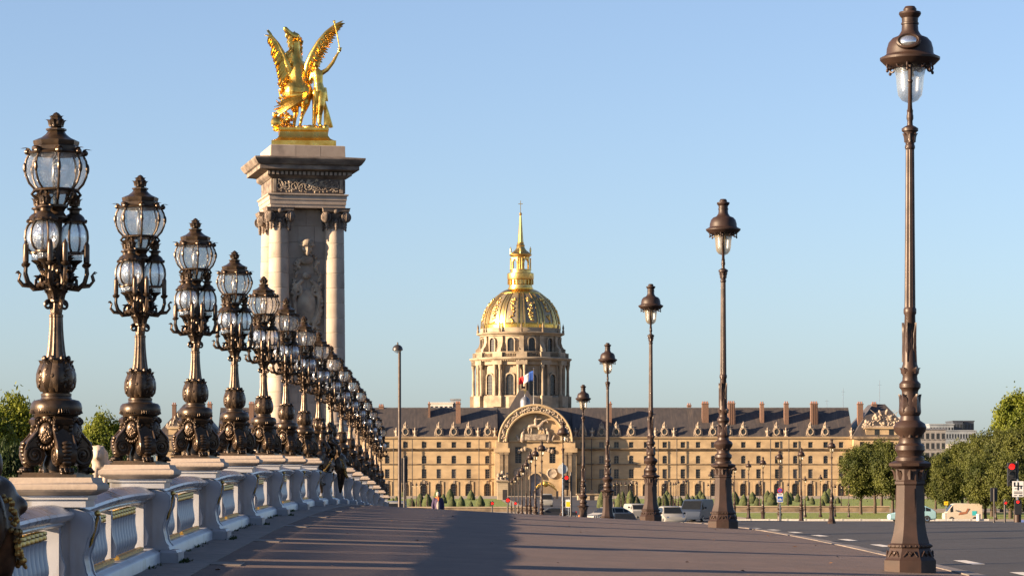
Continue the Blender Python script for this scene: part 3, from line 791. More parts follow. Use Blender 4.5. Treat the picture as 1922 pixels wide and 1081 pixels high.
M['bronze_gilt'] = nmat('worn_gilt_bronze', (0.45, 0.28, 0.08), (0.10, 0.065, 0.03), 0.4, 0.8, 14)
def make_putti_candelabra():
    B = M['bronze']
    root = thing('putti_candelabra', 'x', 'lamp')
    bp = MB(); bp.box(-0.30, 0.30, -0.30, 0.30, 0, 0.035); bp.build('base_plate', B, root)
    d = MB(); d.lathe([(0.24, 0.035), (0.22, 0.1), (0.16, 0.22), (0.13, 0.4), (0.13, 0.6), (0.16, 0.7), (0.13, 0.78)], 24, lobes=6, amp=0.08); d.build('rock_core', M['bronze_dark'], root)
    # chubby child leaning on the shaft, arm up (one continuous body)
    def putto():
        m = MB()
        m.ell((0, 0.30, 0.62), (0.095, 0.085, 0.13)); m.ell((0, 0.31, 0.50), (0.10, 0.095, 0.09)); m.ell((0, 0.31, 0.74), (0.085, 0.07, 0.07))
        limb(m, [(0, 0.31, 0.78), (0, 0.32, 0.83)], [0.04, 0.04])
        m.ell((0.0, 0.335, 0.90), (0.075, 0.085, 0.09)); m.ell((0, 0.42, 0.885), (0.016, 0.02, 0.02)); m.ell((0.04, 0.395, 0.87), 0.028); m.ell((-0.04, 0.395, 0.87), 0.028)
        limb(m, [(0.085, 0.30, 0.76), (0.19, 0.30, 0.80), (0.20, 0.22, 0.95)], [0.042, 0.034, 0.026]); limb(m, [(-0.085, 0.30, 0.76), (-0.17, 0.36, 0.66), (-0.13, 0.44, 0.58)], [0.042, 0.034, 0.026])
        m.ell((0.2, 0.21, 0.98), (0.025, 0.03, 0.035)); m.ell((-0.12, 0.455, 0.57), 0.03)
        limb(m, [(0.06, 0.33, 0.47), (0.10, 0.46, 0.40), (0.09, 0.45, 0.22)], [0.068, 0.055, 0.038]); limb(m, [(-0.06, 0.33, 0.47), (-0.13, 0.42, 0.32), (-0.10, 0.36, 0.14)], [0.068, 0.055, 0.038])
        m.ell((0.09, 0.49, 0.19), (0.028, 0.06, 0.026)); m.ell((-0.10, 0.40, 0.11), (0.028, 0.06, 0.026))
        return blob_mesh('putto', m, B, 0.018, 3)
    PM = putto()
    for q in range(4):
        o = link('putto', PM, root, rz=q * PI / 2 + R(20))
        h = MB(); rr = random.Random(q)
        for _ in range(26):
            v = Vector((rr.gauss(0, 1), rr.gauss(0, 1), abs(rr.gauss(0, 1)) * 0.9)).normalized()
            h.ell((v.x * 0.07, 0.325 + v.y * 0.075 - 0.01, 0.915 + v.z * 0.075), 0.024, 6, 5)
        h.build('hair', B, o)
    # sea creatures and gilded garlands hanging over the pedestal
    for q in range(4):
        a = q * PI / 2
        f = MB()
        limb(f, [(-0.12, 0.36, 0.16), (-0.07, 0.48, 0.14), (0.04, 0.55, 0.02), (0.10, 0.58, -0.18), (0.05, 0.58, -0.42), (-0.06, 0.56, -0.62), (-0.10, 0.55, -0.80)], [0.11, 0.13, 0.15, 0.14, 0.11, 0.08, 0.04])
        f.ell((0.02, 0.56, 0.04), (0.16, 0.15, 0.15)); f.ell((0.03, 0.70, -0.02), (0.08, 0.08, 0.07)); f.ell((-0.2, 0.50, -0.1), (0.13, 0.10, 0.2)); f.ell((0.26, 0.50, -0.12), (0.12, 0.10, 0.22)); f.ell((0.16, 0.52, 0.26), (0.07, 0.07, 0.12))
        f.ell((-0.14, 0.52, -0.60), (0.09, 0.02, 0.05)); f.ell((0.09, 0.50, 0.06), (0.03, 0.03, 0.05))
        fm = blob_mesh('sea_creature', f, B, 0.022, 3)
        o = link('sea_creature', fm, root, rz=a)
        g = MB(); rr = random.Random(q + 9)
        for e in range(34):
            t = e / 33; x_ = -0.36 + 0.72 * t; z_ = 0.04 - 0.46 * math.sin(PI * t)
            for w in range(3): g.ell((x_ + rr.gauss(0, 0.014), 0.60 + 0.13 * math.sin(PI * t) + rr.gauss(0, 0.016), z_ + rr.gauss(0, 0.016)), rr.uniform(0.012, 0.026), 6, 5)
        g.build('garland', M['bronze_gilt'], o)['kind'] = 'stuff'
    cu = MB(); cu.lathe([(0.13, 0.70), (0.2, 0.715), (0.215, 0.74), (0.19, 0.765), (0.125, 0.778)], 32, lobes=8, amp=0.05); cu.build('cushion', B, root)
    upper_parts(root, B)
    return root

cand = make_candelabra()
ORD = ['nearest', 'second', 'third', 'fourth', 'fifth', 'sixth', 'seventh', '', 'eighth', 'ninth', 'tenth', 'eleventh', 'twelfth', 'thirteenth', 'fourteenth', 'fifteenth']
first = True
for i in range(16):
    if i == 7: continue
    loc = (XC, C0 + i * CS, pedz(i) + PH)
    lab = ('farthest bronze candelabra with scroll feet at the end of the balustrade' if i == 15 else
           '%s bronze candelabra with scroll feet, counted from the front along the balustrade' % ORD[i])
    slope = 0.0
    if first:
        cand.rotation_euler.z = -0.16; cand.scale = (0.95, 0.95, 1.0); cand.location = loc; cand['label'] = lab; first = False
    else:
        copy_tree(cand, loc, -0.16 + rng.uniform(-0.05, 0.05), label=lab)
putti = make_putti_candelabra()
putti.location = (XC, C0 + 7 * CS, pedz(7) + PH); tag(putti, 'bronze candelabra held by children figures, halfway along the balustrade', 'lamp', 'candelabra with children figures')
copy_tree(putti, (XC, C0 - CS, pedz(-1) + PH), 0.3, label='dark bronze candelabra figures with gilded garland cut by the left edge')

# ------------------------------------------------------------------ street lamps on the kerb
def ring(mb, r, z, h, n=20): mb.lathe([(r * 0.8, z - h / 2), (r, z - h * 0.25), (r, z + h * 0.25), (r * 0.8, z + h / 2)], n)
def make_street_lamp(lens=False, amber=False):
    I = M['iron']; k = 1 / 144.0
    root = thing('street_lamp', 'x', 'street lamp', group='iron street lamps along the kerb and avenue')
    p = MB()
    def Y(y): return (1075 - y) * k
    oct_ = PI / 8
    p.lathe([(52 * k, -0.05), (52 * k, Y(1053)), (49 * k, Y(1050)), (47 * k, Y(1047)), (41 * k, Y(1032)), (40 * k, Y(1030)), (44 * k, Y(1028)), (44 * k, Y(1024)), (39 * k, Y(1021)), (34 * k, Y(1005)), (30.5 * k, Y(985)), (28.5 * k, Y(950)), (27.5 * k, Y(912)), (30.5 * k, Y(910)), (30.5 * k, Y(905)), (28.5 * k, Y(903)), (29 * k, Y(882)), (36 * k, Y(879)), (42 * k, Y(876)), (43 * k, Y(871)), (37 * k, Y(868)), (30 * k, Y(866))], 8, rot=oct_)
    ped = p.build('pedestal', I, root, sharp=20)
    q = MB()
    for e in range(8):
        a = e * PI / 4
        for y_ in range(3): q.ell((0, 0, 0), (0.016, 0.012, 0.016), 6, 4, Rz(a) @ Tr((y_ - 1) * 0.075, 40.5 * k, Y(1026)))
        q.tube([(x_, 43.5 * k - 0.012 * abs(z_ - 1043) / 9, Y(z_)) for x_, z_ in ((-0.09, 1046), (-0.04, 1036), (0.0, 1044), (0.04, 1036), (0.09, 1046))], 0.012, 6, Rz(a))
        q.ell((0, 41.5 * k, Y(1040)), (0.028, 0.018, 0.03), 8, 6, Rz(a))
        q.leaf(Rz(a) @ Tr(0, 27.0 * k, Y(901)), 0.15, 0.075, 0.045, 0.010)
    # raised panels
    for e in range(4):
        a = e * PI / 2
        q.prism([(-0.065, Y(995)), (0.065, Y(995)), (0.055, Y(918)), (-0.055, Y(918))], 26.3 * k, 27.2 * k, Rz(a) @ Matrix.Shear('XY', 4, (0, 0)))
    q.build('pedestal_ornament', I, ped)
    s = MB()
    s.lathe([(27 * k, Y(867)), (27 * k, Y(860)), (23 * k, Y(857)), (24 * k, Y(852)), (28 * k, Y(846)), (27.5 * k, Y(838)), (21 * k, Y(833)), (20 * k, Y(824)), (22 * k, Y(819)), (29 * k, Y(811)), (31 * k, Y(803)), (28 * k, Y(796)), (19 * k, Y(790)), (17.5 * k, Y(782)), (20.5 * k, Y(777)), (20.5 * k, Y(770)), (17.5 * k, Y(755)), (15 * k, Y(737)), (16 * k, Y(733)), (20 * k, Y(728)), (20 * k, Y(721)), (14.5 * k, Y(715)), (13.5 * k, Y(706)), (16 * k, Y(701)), (15.5 * k, Y(690)), (13.5 * k, Y(684)), (11.5 * k, Y(640)), (10 * k, Y(592)), (12 * k, Y(588)), (12 * k, Y(580)), (10 * k, Y(577))], 32)
    for e in range(10):
        a = e * PI / 5
        s.leaf(Rz(a) @ Tr(0, 19.5 * k, Y(822)), 0.13, 0.115, 0.035, 0.014)
        if e % 2 == 0:
            s.leaf(Rz(a) @ Tr(0, 18.5 * k, Y(775)) @ Rx(0.10), 0.25, 0.10, 0.03, 0.012, 8)
            s.leaf(Rz(a) @ Tr(0, 14.5 * k, Y(702)), 0.09, 0.08, 0.025, 0.010)
            s.leaf(Rz(a + 0.3) @ Tr(0, 12.0 * k, Y(680)) @ Rx(0.02), 0.52, 0.06, 0.012, 0.010, 14)
    s.build('shaft_base', I, root)
    t = MB(); t.lathe([(9.8 * k, Y(578)), (8.6 * k, Y(430)), (7.6 * k, Y(278))], 48, lobes=12, amp=0.05); t.build('shaft', I, root)
    c = MB()
    c.lathe([(8 * k, Y(280)), (9.5 * k, Y(277)), (9.5 * k, Y(273)), (8 * k, Y(270)), (9 * k, Y(266)), (11 * k, Y(252)), (12.5 * k, Y(247)), (15.5 * k, Y(245)), (15.5 * k, Y(240)), (11 * k, Y(237)), (5.5 * k, Y(234)), (5 * k, Y(226)), (6.5 * k, Y(222)), (6.5 * k, Y(216)), (5.5 * k, Y(212)), (6 * k, Y(205))], 20)
    for e in range(8): c.leaf(Rz(e * PI / 4) @ Tr(0, 9 * k, Y(266)), 0.13, 0.055, 0.03, 0.006)
    for sgn in (-1, 1):   # fork that carries the lantern
        c.tube([(0, sgn * 3 * k, Y(208)), (0, sgn * 9 * k, Y(196)), (0, sgn * 21 * k, Y(178)), (0, sgn * 30 * k, Y(160)), (0, sgn * 33 * k, Y(150)), (0, sgn * 36 * k, Y(118))], [5 * k, 4 * k, 3.6 * k, 3.6 * k, 3.4 * k, 4.5 * k], 8)
        c.ell((0, sgn * 33 * k, Y(155)), (5 * k, 5 * k, 4 * k)); c.lathe([(4 * k, Y(122)), (8 * k, Y(110)), (8 * k, Y(106))], 10, Tr(0, sgn * 38 * k, 0))
        for dx in (-1, 1): c.tube(spiral(dx * 20 * k, Y(122), 9 * k, 2 * k, 1.3, sgn * 34 * k, 18, PI / 2, dx), 1.8 * k, 6)
    c.build('capital_fork', I, root)
    h = MB()
    h.lathe([(30 * k, Y(128)), (44 * k, Y(122)), (48 * k, Y(119)), (56 * k, Y(111)), (56.5 * k, Y(107)), (50 * k, Y(104)), (45 * k, Y(101)), (44 * k, Y(98)), (43.5 * k, Y(90)), (40 * k, Y(78)), (33 * k, Y(70)), (23 * k, Y(66)), (20 * k, Y(63)), (16 * k, Y(56)), (15 * k, Y(45)), (16.5 * k, Y(44)), (16.5 * k, Y(41)), (15 * k, Y(40)), (15.5 * k, Y(32)), (19 * k, Y(28)), (21 * k, Y(24)), (20 * k, Y(20.5)), (12 * k, Y(19)), (12.5 * k, Y(15)), (9 * k, Y(10)), (0, Y(9))], 32)
    hd = h.build('hood', I, root)
    for e in range(6):
        sb = MB(); sb.tube(spiral(40 * k, Y(125), 8 * k, 2 * k, 1.2, 0, 14, PI / 2, -1), 2.0 * k, 6, Rz(e * PI / 3 + 0.4)); sb.ell((46 * k, 0, Y(133)), (3 * k, 3 * k, 3.5 * k), 8, 6, Rz(e * PI / 3 + 0.4)); sb.build('scroll', I, hd)
    g = MB(); g.lathe([(30 * k, Y(127)), (28.5 * k, Y(132)), (26 * k, Y(145)), (24.5 * k, Y(165)), (22 * k, Y(178)), (15 * k, Y(187)), (6 * k, Y(191)), (0, Y(191.5))], 28); g.build('glass_bell', M['frost_amber' if amber else 'frost'], root)
    if lens:
        e = MB(); e.lathe([(20 * k, 0), (20 * k, 4 * k), (17 * k, 5 * k), (15 * k, 3.5 * k)], 20, Tr(-3 * k, -38.5 * k, Y(83)) @ Rz(-0.10) @ Rx(R(68)) @ Sc(1.15, 0.78, 1.8)); e.build('porthole', I, hd)
        e = MB(); e.ell((0, 0, 2 * k), (15 * k, 15 * k, 5 * k), 16, 10, Tr(-3 * k, -38.5 * k, Y(83)) @ Rz(-0.10) @ Rx(R(68)) @ Sc(1.15, 0.78, 1.8)); e.build('lens', M['glass_lens'], hd)
    return root
M['glass_lens'] = nmat('reflector', (0.75, 0.78, 0.8), None, 0.12, 0.9, 3)
XK = 5.85
L1 = make_street_lamp(lens=True); L1.location = (XK, 37.0, walk(XK, 37.0)); L1.rotation_euler.z = R(-8)
L1['label'] = 'nearest and tallest-looking brown iron street lamp on the right kerb'
L2 = make_street_lamp(amber=True)
LAMPY = [63.6, 88.2, 114.6, 139.6, 169.0]
LN = ['second', 'third', 'fourth', 'fifth', 'sixth']
for n_, y_ in enumerate(LAMPY):
    lab = '%s brown iron street lamp from the front in the right kerb row' % LN[n_]
    loc = (XK if n_ < 3 else (5.92 if n_ == 3 else 5.95), y_, ground(XK, y_))
    if n_ == 0: L2.location = loc; L2.rotation_euler.z = R(-8); L2['label'] = lab
    else: copy_tree(L2, loc, R(-8 + rng.uniform(-6, 6)), label=lab)
# ------------------------------------------------------------------ stone pylon with gilded group
PYX, PYY, PYZ = -7.57, 132.6, 0.8
PROT = R(12)
pyl = thing('pylon', 'tall stone pylon with four columns, carved frieze and wide cornice', 'pylon', (PYX, PYY, PYZ), PROT)
pyl.scale = (0.945, 0.945, 1.0)
def PH_(py): return (895 - py) / 40.8 + 4.1
def sqr(mb, prof, n=4):
    mb.loft([sq(r, z) for r, z in prof]); return mb
pb = MB(); sqr(pb, [(2.75, -0.3), (2.75, 0.9), (2.62, 1.0), (2.55, 1.05), (2.45, 4.55), (2.62, 4.7), (2.72, 4.85), (2.72, 5.0), (2.5, 5.05)]); pb.build('podium', M['stone'], pyl, sharp=25)
pb = MB(); sqr(pb, [(2.28, 5.04), (2.28, 5.95), (2.2, 6.06)]); pb.build('stylobate', M['stone'], pyl, sharp=25)
core = MB(); sqr(core, [(1.20, 6.06), (1.20, 16.55)]); wall_ = core.build('pier_wall', M['stone'], pyl)
nc = 14
for q in range(nc):
    z0, z1 = 6.07 + q * 10.45 / nc, 6.07 + (q + 1) * 10.45 / nc - 0.025
    for f in range(4):
        n_ = 2 if q % 2 else 3
        for b in range(n_):
            x0 = -1.225 + 2.45 * b / n_ + 0.012; x1 = -1.225 + 2.45 * (b + 1) / n_ - 0.012
            if f in (1, 2): continue
            m = MB(); m.box(x0, x1, -1.235, -1.19, z0, z1, Rz(-f * PI / 2)); m.build('stone_block', M['stone'], wall_, sharp=30)
# columns
def R_at(t): return 0.545 - 0.075 * t ** 1.6
drum_meshes = []
ND = 13
ZS0, ZS1 = 6.66, 15.62
for q in range(ND):
    m = MB(); a, b = q / ND, (q + 1) / ND; h = (ZS1 - ZS0) / ND
    m.lathe([(R_at(a) - 0.02, 0.0), (R_at(a), 0.018), (R_at(b), h - 0.018), (R_at(b) - 0.02, h)], 40)
    drum_meshes.append(m.mesh('drum', M['stone'], 30))
cb = MB(); cb.box(-0.74, 0.74, -0.74, 0.74, 6.06, 6.22)
cb.lathe([(0.72, 6.22), (0.74, 6.30), (0.70, 6.38), (0.60, 6.42), (0.60, 6.48), (0.66, 6.52), (0.66, 6.58), (0.57, 6.62), (0.55, 6.66)], 40)
CBASE = cb.mesh('column', M['stone'], 35)
cc = MB()
cc.lathe([(0.47, 15.62), (0.50, 15.68), (0.47, 15.72), (0.47, 16.1), (0.56, 16.2), (0.60, 16.3), (0.5, 16.36)], 32)
cc.loft([sq(0.60, 16.36), sq(0.66, 16.42), sq(0.66, 16.5), sq(0.70, 16.565)])
for q in range(4):
    T = Rz(PI / 4 + q * PI / 2); F = Rz(q * PI / 2)
    for s in (-1, 1):
        cc.lathe([(0.0, 0.0), (0.25, 0.0), (0.25, 0.10), (0.22, 0.13), (0.0, 0.13)], 24, F @ Tr(0.47, s * 0.50, 16.14) @ Ry(PI / 2))
        cc.tube([(0.615, s * 0.50 + p[0], 16.14 + p[2]) for p in spiral(0, 0, 0.235, 0.03, 2.2, 0, 44, PI / 2, s)], 0.030, 6, F)
        cc.ell((0.62, s * 0.5, 16.14), (0.04, 0.05, 0.05), 8, 6, F)
    # hanging husks and masks
    for e in range(4): cc.ell((0.56, 0, 15.98 - 0.12 * e - 0.02), (0.09 - 0.012 * e, 0.10 - 0.014 * e, 0.08), 8, 6, Rz(q * PI / 2))
    for e in range(3): cc.ell((0.62, 0, 15.86 - 0.12 * e), (0.085 - 0.015 * e, 0.10 - 0.02 * e, 0.09), 8, 6, T)
    for e in range(3): cc.leaf(Rz(q * PI / 2 + (e - 1) * 0.35) @ Tr(0, 0.46, 15.75), 0.4, 0.18, 0.12, 0.03)
    cc.ell((0.60, 0, 16.42), (0.12, 0.16, 0.12), 8, 6, Rz(q * PI / 2))
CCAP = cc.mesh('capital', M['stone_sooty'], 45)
for (sx, sy) in ((-1, -1), (1, -1), (-1, 1), (1, 1)):
    o = link('column', CBASE, pyl, (sx * 1.385, sy * 1.385, 0))
    for q in range(ND): link('drum', drum_meshes[q], o, (0, 0, ZS0 + q * (ZS1 - ZS0) / ND), rz=rng.random() * 6)
    link('capital', CCAP, o)
ar = MB(); sqr(ar, [(1.86, 16.57), (1.86, 16.72), (1.89, 16.725), (1.89, 16.92), (1.92, 16.925), (1.92, 17.1), (2.0, 17.15), (2.0, 17.2), (1.9, 17.22)]); arch = ar.build('architrave', M['stone'], pyl, sharp=20)
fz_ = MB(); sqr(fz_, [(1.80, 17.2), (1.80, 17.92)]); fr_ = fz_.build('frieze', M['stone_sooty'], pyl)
rf = MB(); rr = random.Random(11)
for f in range(4):
    if f in (1, 2): continue
    T = Rz(-f * PI / 2)
    for q in range(150):
        x_, z_ = rr.uniform(-1.55, 1.55), rr.uniform(17.29, 17.86)
        rf.ell((0, 0, 0), (rr.uniform(0.03, 0.09), 0.06, rr.uniform(0.03, 0.07)), 7, 5, T @ Tr(x_, -1.81, z_) @ Ry(rr.random() * 3))
    for q in range(9):
        x_ = -1.4 + 2.8 * q / 8
        rf.tube(spiral(x_, 17.57, 0.22, 0.04, 1.4, -1.83, 20, rr.random() * 6, 1 if q % 2 else -1), 0.035, 6, T)
    for s in (-1, 1): rf.box(s * 1.65 - 0.08, s * 1.65 + 0.08, -1.87, -1.8, 17.27, 17.88, T)
o = rf.build('relief', M['relief'], fr_, sharp=60); o['kind'] = 'stuff'
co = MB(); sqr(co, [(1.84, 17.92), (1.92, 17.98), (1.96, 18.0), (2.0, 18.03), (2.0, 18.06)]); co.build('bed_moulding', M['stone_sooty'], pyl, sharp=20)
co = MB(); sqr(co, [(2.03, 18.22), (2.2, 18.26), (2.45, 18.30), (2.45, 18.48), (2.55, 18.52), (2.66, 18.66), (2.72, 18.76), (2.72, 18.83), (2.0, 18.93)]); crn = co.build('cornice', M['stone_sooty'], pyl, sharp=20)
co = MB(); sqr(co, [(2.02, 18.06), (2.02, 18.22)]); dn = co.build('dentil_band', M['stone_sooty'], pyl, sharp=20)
dm = MB(); dm.box(-0.06, 0.06, -0.13, 0, 18.07, 18.215); DM = dm.mesh('dentil', M['stone'], 30)
for f in range(4):
    if f in (1, 2): continue
    for q in range(19):
        T = Rz(-f * PI / 2) @ Tr(-1.98 + 3.96 * q / 18, -2.022, 0)
        o = link('dentil', DM, dn); o.matrix_local = T
pl = MB(); sqr(pl, [(1.86, 18.88), (1.84, 19.42), (1.8, 19.47)]); plo = pl.build('plinth_block', M['stone'], pyl, sharp=25)
for b in range(3):
    m = MB(); m.box(-1.835 + b * 1.228 + 0.01, -1.835 + (b + 1) * 1.228 - 0.01, -1.885, -1.83, 18.95, 19.44); m.build('stone_block', M['stone'], plo)
# carved cartouche with helmeted head between the columns
ca = MB()
ca.ell((0, -1.26, 12.0), (0.50, 0.14, 0.85), 24, 16); ca.ell((0.02, -1.36, 12.25), (0.18, 0.08, 0.30), 16, 10)
for s in (-1, 1):
    ca.tube(spiral(s * 0.48, 12.75, 0.26, 0.05, 1.3, -1.32, 26, PI / 2, s), 0.075, 8); ca.tube(spiral(s * 0.5, 11.3, 0.22, 0.05, 1.3, -1.32, 26, -PI / 2, -s), 0.07, 8)
    ca.tube([(s * 0.2, -1.3, 13.25), (s * 0.5, -1.34, 13.0), (s * 0.62, -1.34, 12.3), (s * 0.55, -1.34, 11.6), (s * 0.3, -1.32, 11.0)], [0.09, 0.1, 0.085, 0.09, 0.08], 8)
rr = random.Random(21)
for q in range(150):
    t = rr.random(); s = rr.choice((-1, 1)); z_ = 10.1 + 4.4 * t
    x_ = s * (0.32 + 0.34 * math.sin(PI * (t * 0.9 + 0.05)) + rr.gauss(0, 0.06)) if 0.25 < t else s * abs(rr.gauss(0, 0.2 + t * 0.8))
    if 0.88 < t and abs(x_) < 0.3: continue
    ca.ell((0, 0, 0), (rr.uniform(0.05, 0.13), 0.08, rr.uniform(0.04, 0.08)), 8, 6, Tr(x_, -1.31 - rr.random() * 0.07, z_) @ Ry(rr.random() * 3))
ca.ell((0, -1.42, 14.72), (0.27, 0.24, 0.30), 16, 12); ca.ell((0, -1.45, 14.95), (0.33, 0.30, 0.22), 16, 12); ca.tube([(-0.38, -1.44, 14.86), (-0.2, -1.66, 14.83), (0.2, -1.66, 14.83), (0.38, -1.44, 14.86)], 0.045, 8)
ca.ell((0, -1.66, 14.66), (0.05, 0.06, 0.10), 8, 6); ca.ell((0, -1.6, 14.47), (0.11, 0.08, 0.12), 8, 6)
for s in (-1, 1): ca.ell((s * 0.17, -1.55, 14.62), (0.09, 0.08, 0.08), 8, 6)
ca.ell((0, -1.3, 14.2), (0.36, 0.14, 0.24), 12, 8); ca.ell((0.0, -1.34, 13.45), (0.22, 0.14, 0.16), 10, 8)
CM = blob_mesh('cartouche', ca, M['relief'], 0.028, 1, 0.4)
link('cartouche', CM, pyl, (0, -0.10, 0))

# ------------------------------------------------------------------ gilded winged horse and figure
G = M['gold']
st = thing('gilded_statue', 'gilded winged horse and woman with raised trumpet on top of the stone pylon', 'statue', (PYX + 0.05, PYY, PYZ + 19.47), R(4))
gb = MB(); sqr(gb, [(1.50, 0.0), (1.50, 0.24), (1.38, 0.28), (1.24, 0.36), (1.14, 0.50), (1.10, 0.70), (1.17, 0.78), (1.17, 0.88), (1.0, 0.92)]); gb.build('base', G, st, sharp=25)
ZB = 0.92
def s2(X, Y, y=0.0): return ((X - 490) / 147, y, (790 - Y) / 139 + ZB - 0.05)
hm = MB()
def pts(mb, lst):
    for i in range(len(lst) - 1):
        (a, ra), (b, rb) = lst[i], lst[i + 1]
        limb(mb, [a, tuple((p + q) / 2 for p, q in zip(a, b)), b], [ra, (ra + rb) / 2, rb], 12)
pts(hm, [(s2(452, 545, -0.1), 0.50), (s2(456, 470, 0.1), 0.47), (s2(450, 390, 0.3), 0.44), (s2(436, 330, 0.4), 0.34), (s2(432, 260, 0.45), 0.27), (s2(436, 205, 0.42), 0.21), (s2(440, 172, 0.36), 0.18)])
pts(hm, [(s2(440, 172, 0.34), 0.21), (s2(412, 170, 0.22), 0.19), (s2(390, 152, 0.12), 0.15), (s2(372, 134, 0.06), 0.13)])
limb(hm, [s2(405, 195, 0.2), s2(385, 185, 0.1), s2(368, 172, 0.05)], [0.10, 0.08, 0.055])
hm.ell(s2(366, 124, 0.04), (0.12, 0.11, 0.10)); hm.ell(s2(405, 200, 0.25), (0.10, 0.10, 0.12))
for dy in (0.28, 0.48): hm.ell(s2(428, 142, dy), (0.035, 0.035, 0.11))
hm.ell(s2(420, 540, -0.1), (0.46, 0.5, 0.55)); hm.ell(s2(500, 545, -0.05), (0.42, 0.5, 0.55)); hm.ell(s2(392, 305, 0.25), (0.24, 0.25, 0.32))
pts(hm, [(s2(500, 560, -0.1), 0.36), (s2(505, 610, -0.2), 0.24), (s2(492, 660, -0.1), 0.135), (s2(480, 700, -0.3), 0.085), (s2(468, 752, -0.25), 0.08)])
pts(hm, [(s2(425, 570, -0.05), 0.38), (s2(425, 625, -0.1), 0.25), (s2(440, 670, 0.05), 0.14), (s2(432, 712, -0.12), 0.09), (s2(425, 760, -0.05), 0.085)])
hm.ell(s2(466, 764, -0.3), (0.10, 0.14, 0.08)); hm.ell(s2(424, 770, -0.1), (0.11, 0.14, 0.08))
pts(hm, [(s2(430, 360, 0.6), 0.22), (s2(410, 345, 1.1), 0.14), (s2(415, 420, 1.25), 0.09), (s2(412, 445, 1.15), 0.09)])
pts(hm, [(s2(470, 360, 0.6), 0.22), (s2(485, 330, 1.1), 0.14), (s2(480, 400, 1.35), 0.09), (s2(478, 430, 1.25), 0.09)])
link('horse', blob_mesh('horse', hm, G, 0.045, 3), st)
rr = random.Random(4)
mn = MB()
for q in range(26):
    t = q / 25; a = s2(455 - 10 * t, 165 + 200 * t, 0.55)
    e = (a[0] + rr.uniform(-0.05, 0.22), a[1] + 0.1 - 0.35 * rr.random(), a[2] - 0.25)
    mn.tube([a, ((a[0] + e[0]) / 2 + 0.12, a[1] + 0.05, a[2] - 0.05), e], [0.07, 0.06, 0.015], 6)
for q in range(22):
    t = q / 21; a = s2(415, 175 + 170 * t, 0.15); mn.tube([a, (a[0] - 0.12 - 0.1 * math.sin(t * 9), a[1] - 0.15, a[2] - 0.03), (a[0] - 0.18 * rr.random() - 0.1, a[1] - 0.2, a[2] - 0.2)], [0.06, 0.05, 0.012], 6)
mn.build('mane', G, st)
tl = MB()
for q in range(26):
    w = rr.gauss(0, 1)
    p0 = Vector(s2(505, 555, -0.50)); p1 = Vector(s2(480, 588 + 8 * w, -0.72)); p2 = Vector(s2(420, 612 + 16 * w, -0.72)); p3 = Vector(s2(365, 632 + 22 * w, -0.6)); p4 = Vector(s2(330 - 45 * rr.random(), 655 + 26 * w, -0.5 + 0.1 * w))
    tl.tube([p0, p1, p2, p3, p4], [0.10, 0.10, 0.085, 0.06, 0.01], 6)
tl.build('tail', G, st)
def wing(name, spine, feathers, y0):
    mb = MB()
    sp = [Vector(s2(X, Y, y)) for X, Y, y in spine]
    limb(mb, [tuple(p) for p in sp], [0.20 - 0.17 * i / (len(sp) - 1) for i in range(len(sp))], 8)
    def at_(t):
        u = t * (len(sp) - 1); k = min(int(u), len(sp) - 2); return sp[k].lerp(sp[k + 1], u - k)
    for (t, dx, dz, L_, w) in feathers:
        a = at_(t); d = Vector((dx, rr.uniform(-0.10, 0.10), dz)).normalized()
        b = a + d * L_
        mb.tube([a, a.lerp(b, 0.35), a.lerp(b, 0.75), b], [w * 0.6, w, w * 0.8, w * 0.15], 7, flat=0.42)
    o = mb.build(name, G, st, sharp=50)
    return o
fl = []
for q in range(16):
    t = q / 15; fl.append((t, -0.42 + 0.1 * t, -0.9 + 0.35 * (1 - t), 0.55 + 0.35 * (1 - abs(t - 0.2)) if t < 0.85 else 0.45, 0.16))
for q in range(12):
    t = q / 11 * 0.8; fl.append((t, 0.25, -0.95, 0.55 * (1 - 0.5 * t), 0.15)); fl.append((t, -0.5, -0.8, 0.38, 0.15))
for q in range(4): fl.append((0.97, -0.5 + 0.12 * q, 0.75 - 0.35 * q, 0.38, 0.07))
wing('wing', [(408, 430, 0.1), (385, 370, 0.0), (355, 300, -0.05), (315, 225, -0.05), (270, 168, 0.0)], fl, 0)
fl = []
for q in range(30):
    t = q / 29; fl.append((t, 0.55 + 0.35 * t, -0.85 + 1.0 * t, 0.48 + 0.10 * math.sin(PI * t) + 0.05 * (q % 2), 0.15 - 0.05 * t))
for q in range(26):
    t = q / 25 * 0.95; fl.append((t, 0.65 + 0.3 * t, -0.75 + 0.9 * t, 0.30, 0.14 - 0.04 * t))
for q in range(12):
    t = q / 11 * 0.75; fl.append((t, 0.15, -0.98, 0.50, 0.13))
for q in range(5): fl.append((0.98, 0.95, 0.50 - 0.22 * q, 0.55 - 0.08 * q, 0.065))
wing('wing', [(508, 430, 0.1), (520, 360, 0.0), (548, 290, -0.05), (592, 215, -0.1), (645, 148, -0.1), (700, 100, -0.05)], fl, 0)
fg = MB()   # standing woman, trumpet arm raised
pts(fg, [(s2(598, 540, -0.35), 0.30), (s2(592, 490, -0.32), 0.22), (s2(588, 440, -0.32), 0.25), (s2(584, 415, -0.3), 0.21), (s2(582, 398, -0.28), 0.09), (s2(580, 385, -0.26), 0.085)])
fg.ell(s2(577, 365, -0.28), (0.15, 0.17, 0.19)); fg.ell(s2(590, 352, -0.22), (0.13, 0.14, 0.12)); fg.ell(s2(566, 370, -0.43), (0.03, 0.04, 0.035))
pts(fg, [(s2(620, 416, -0.32), 0.12), (s2(652, 398, -0.34), 0.10), (s2(692, 350, -0.36), 0.085), (s2(716, 308, -0.36), 0.065), (s2(734, 278, -0.36), 0.05)])
fg.ell(s2(740, 270, -0.37), (0.08, 0.08, 0.09))
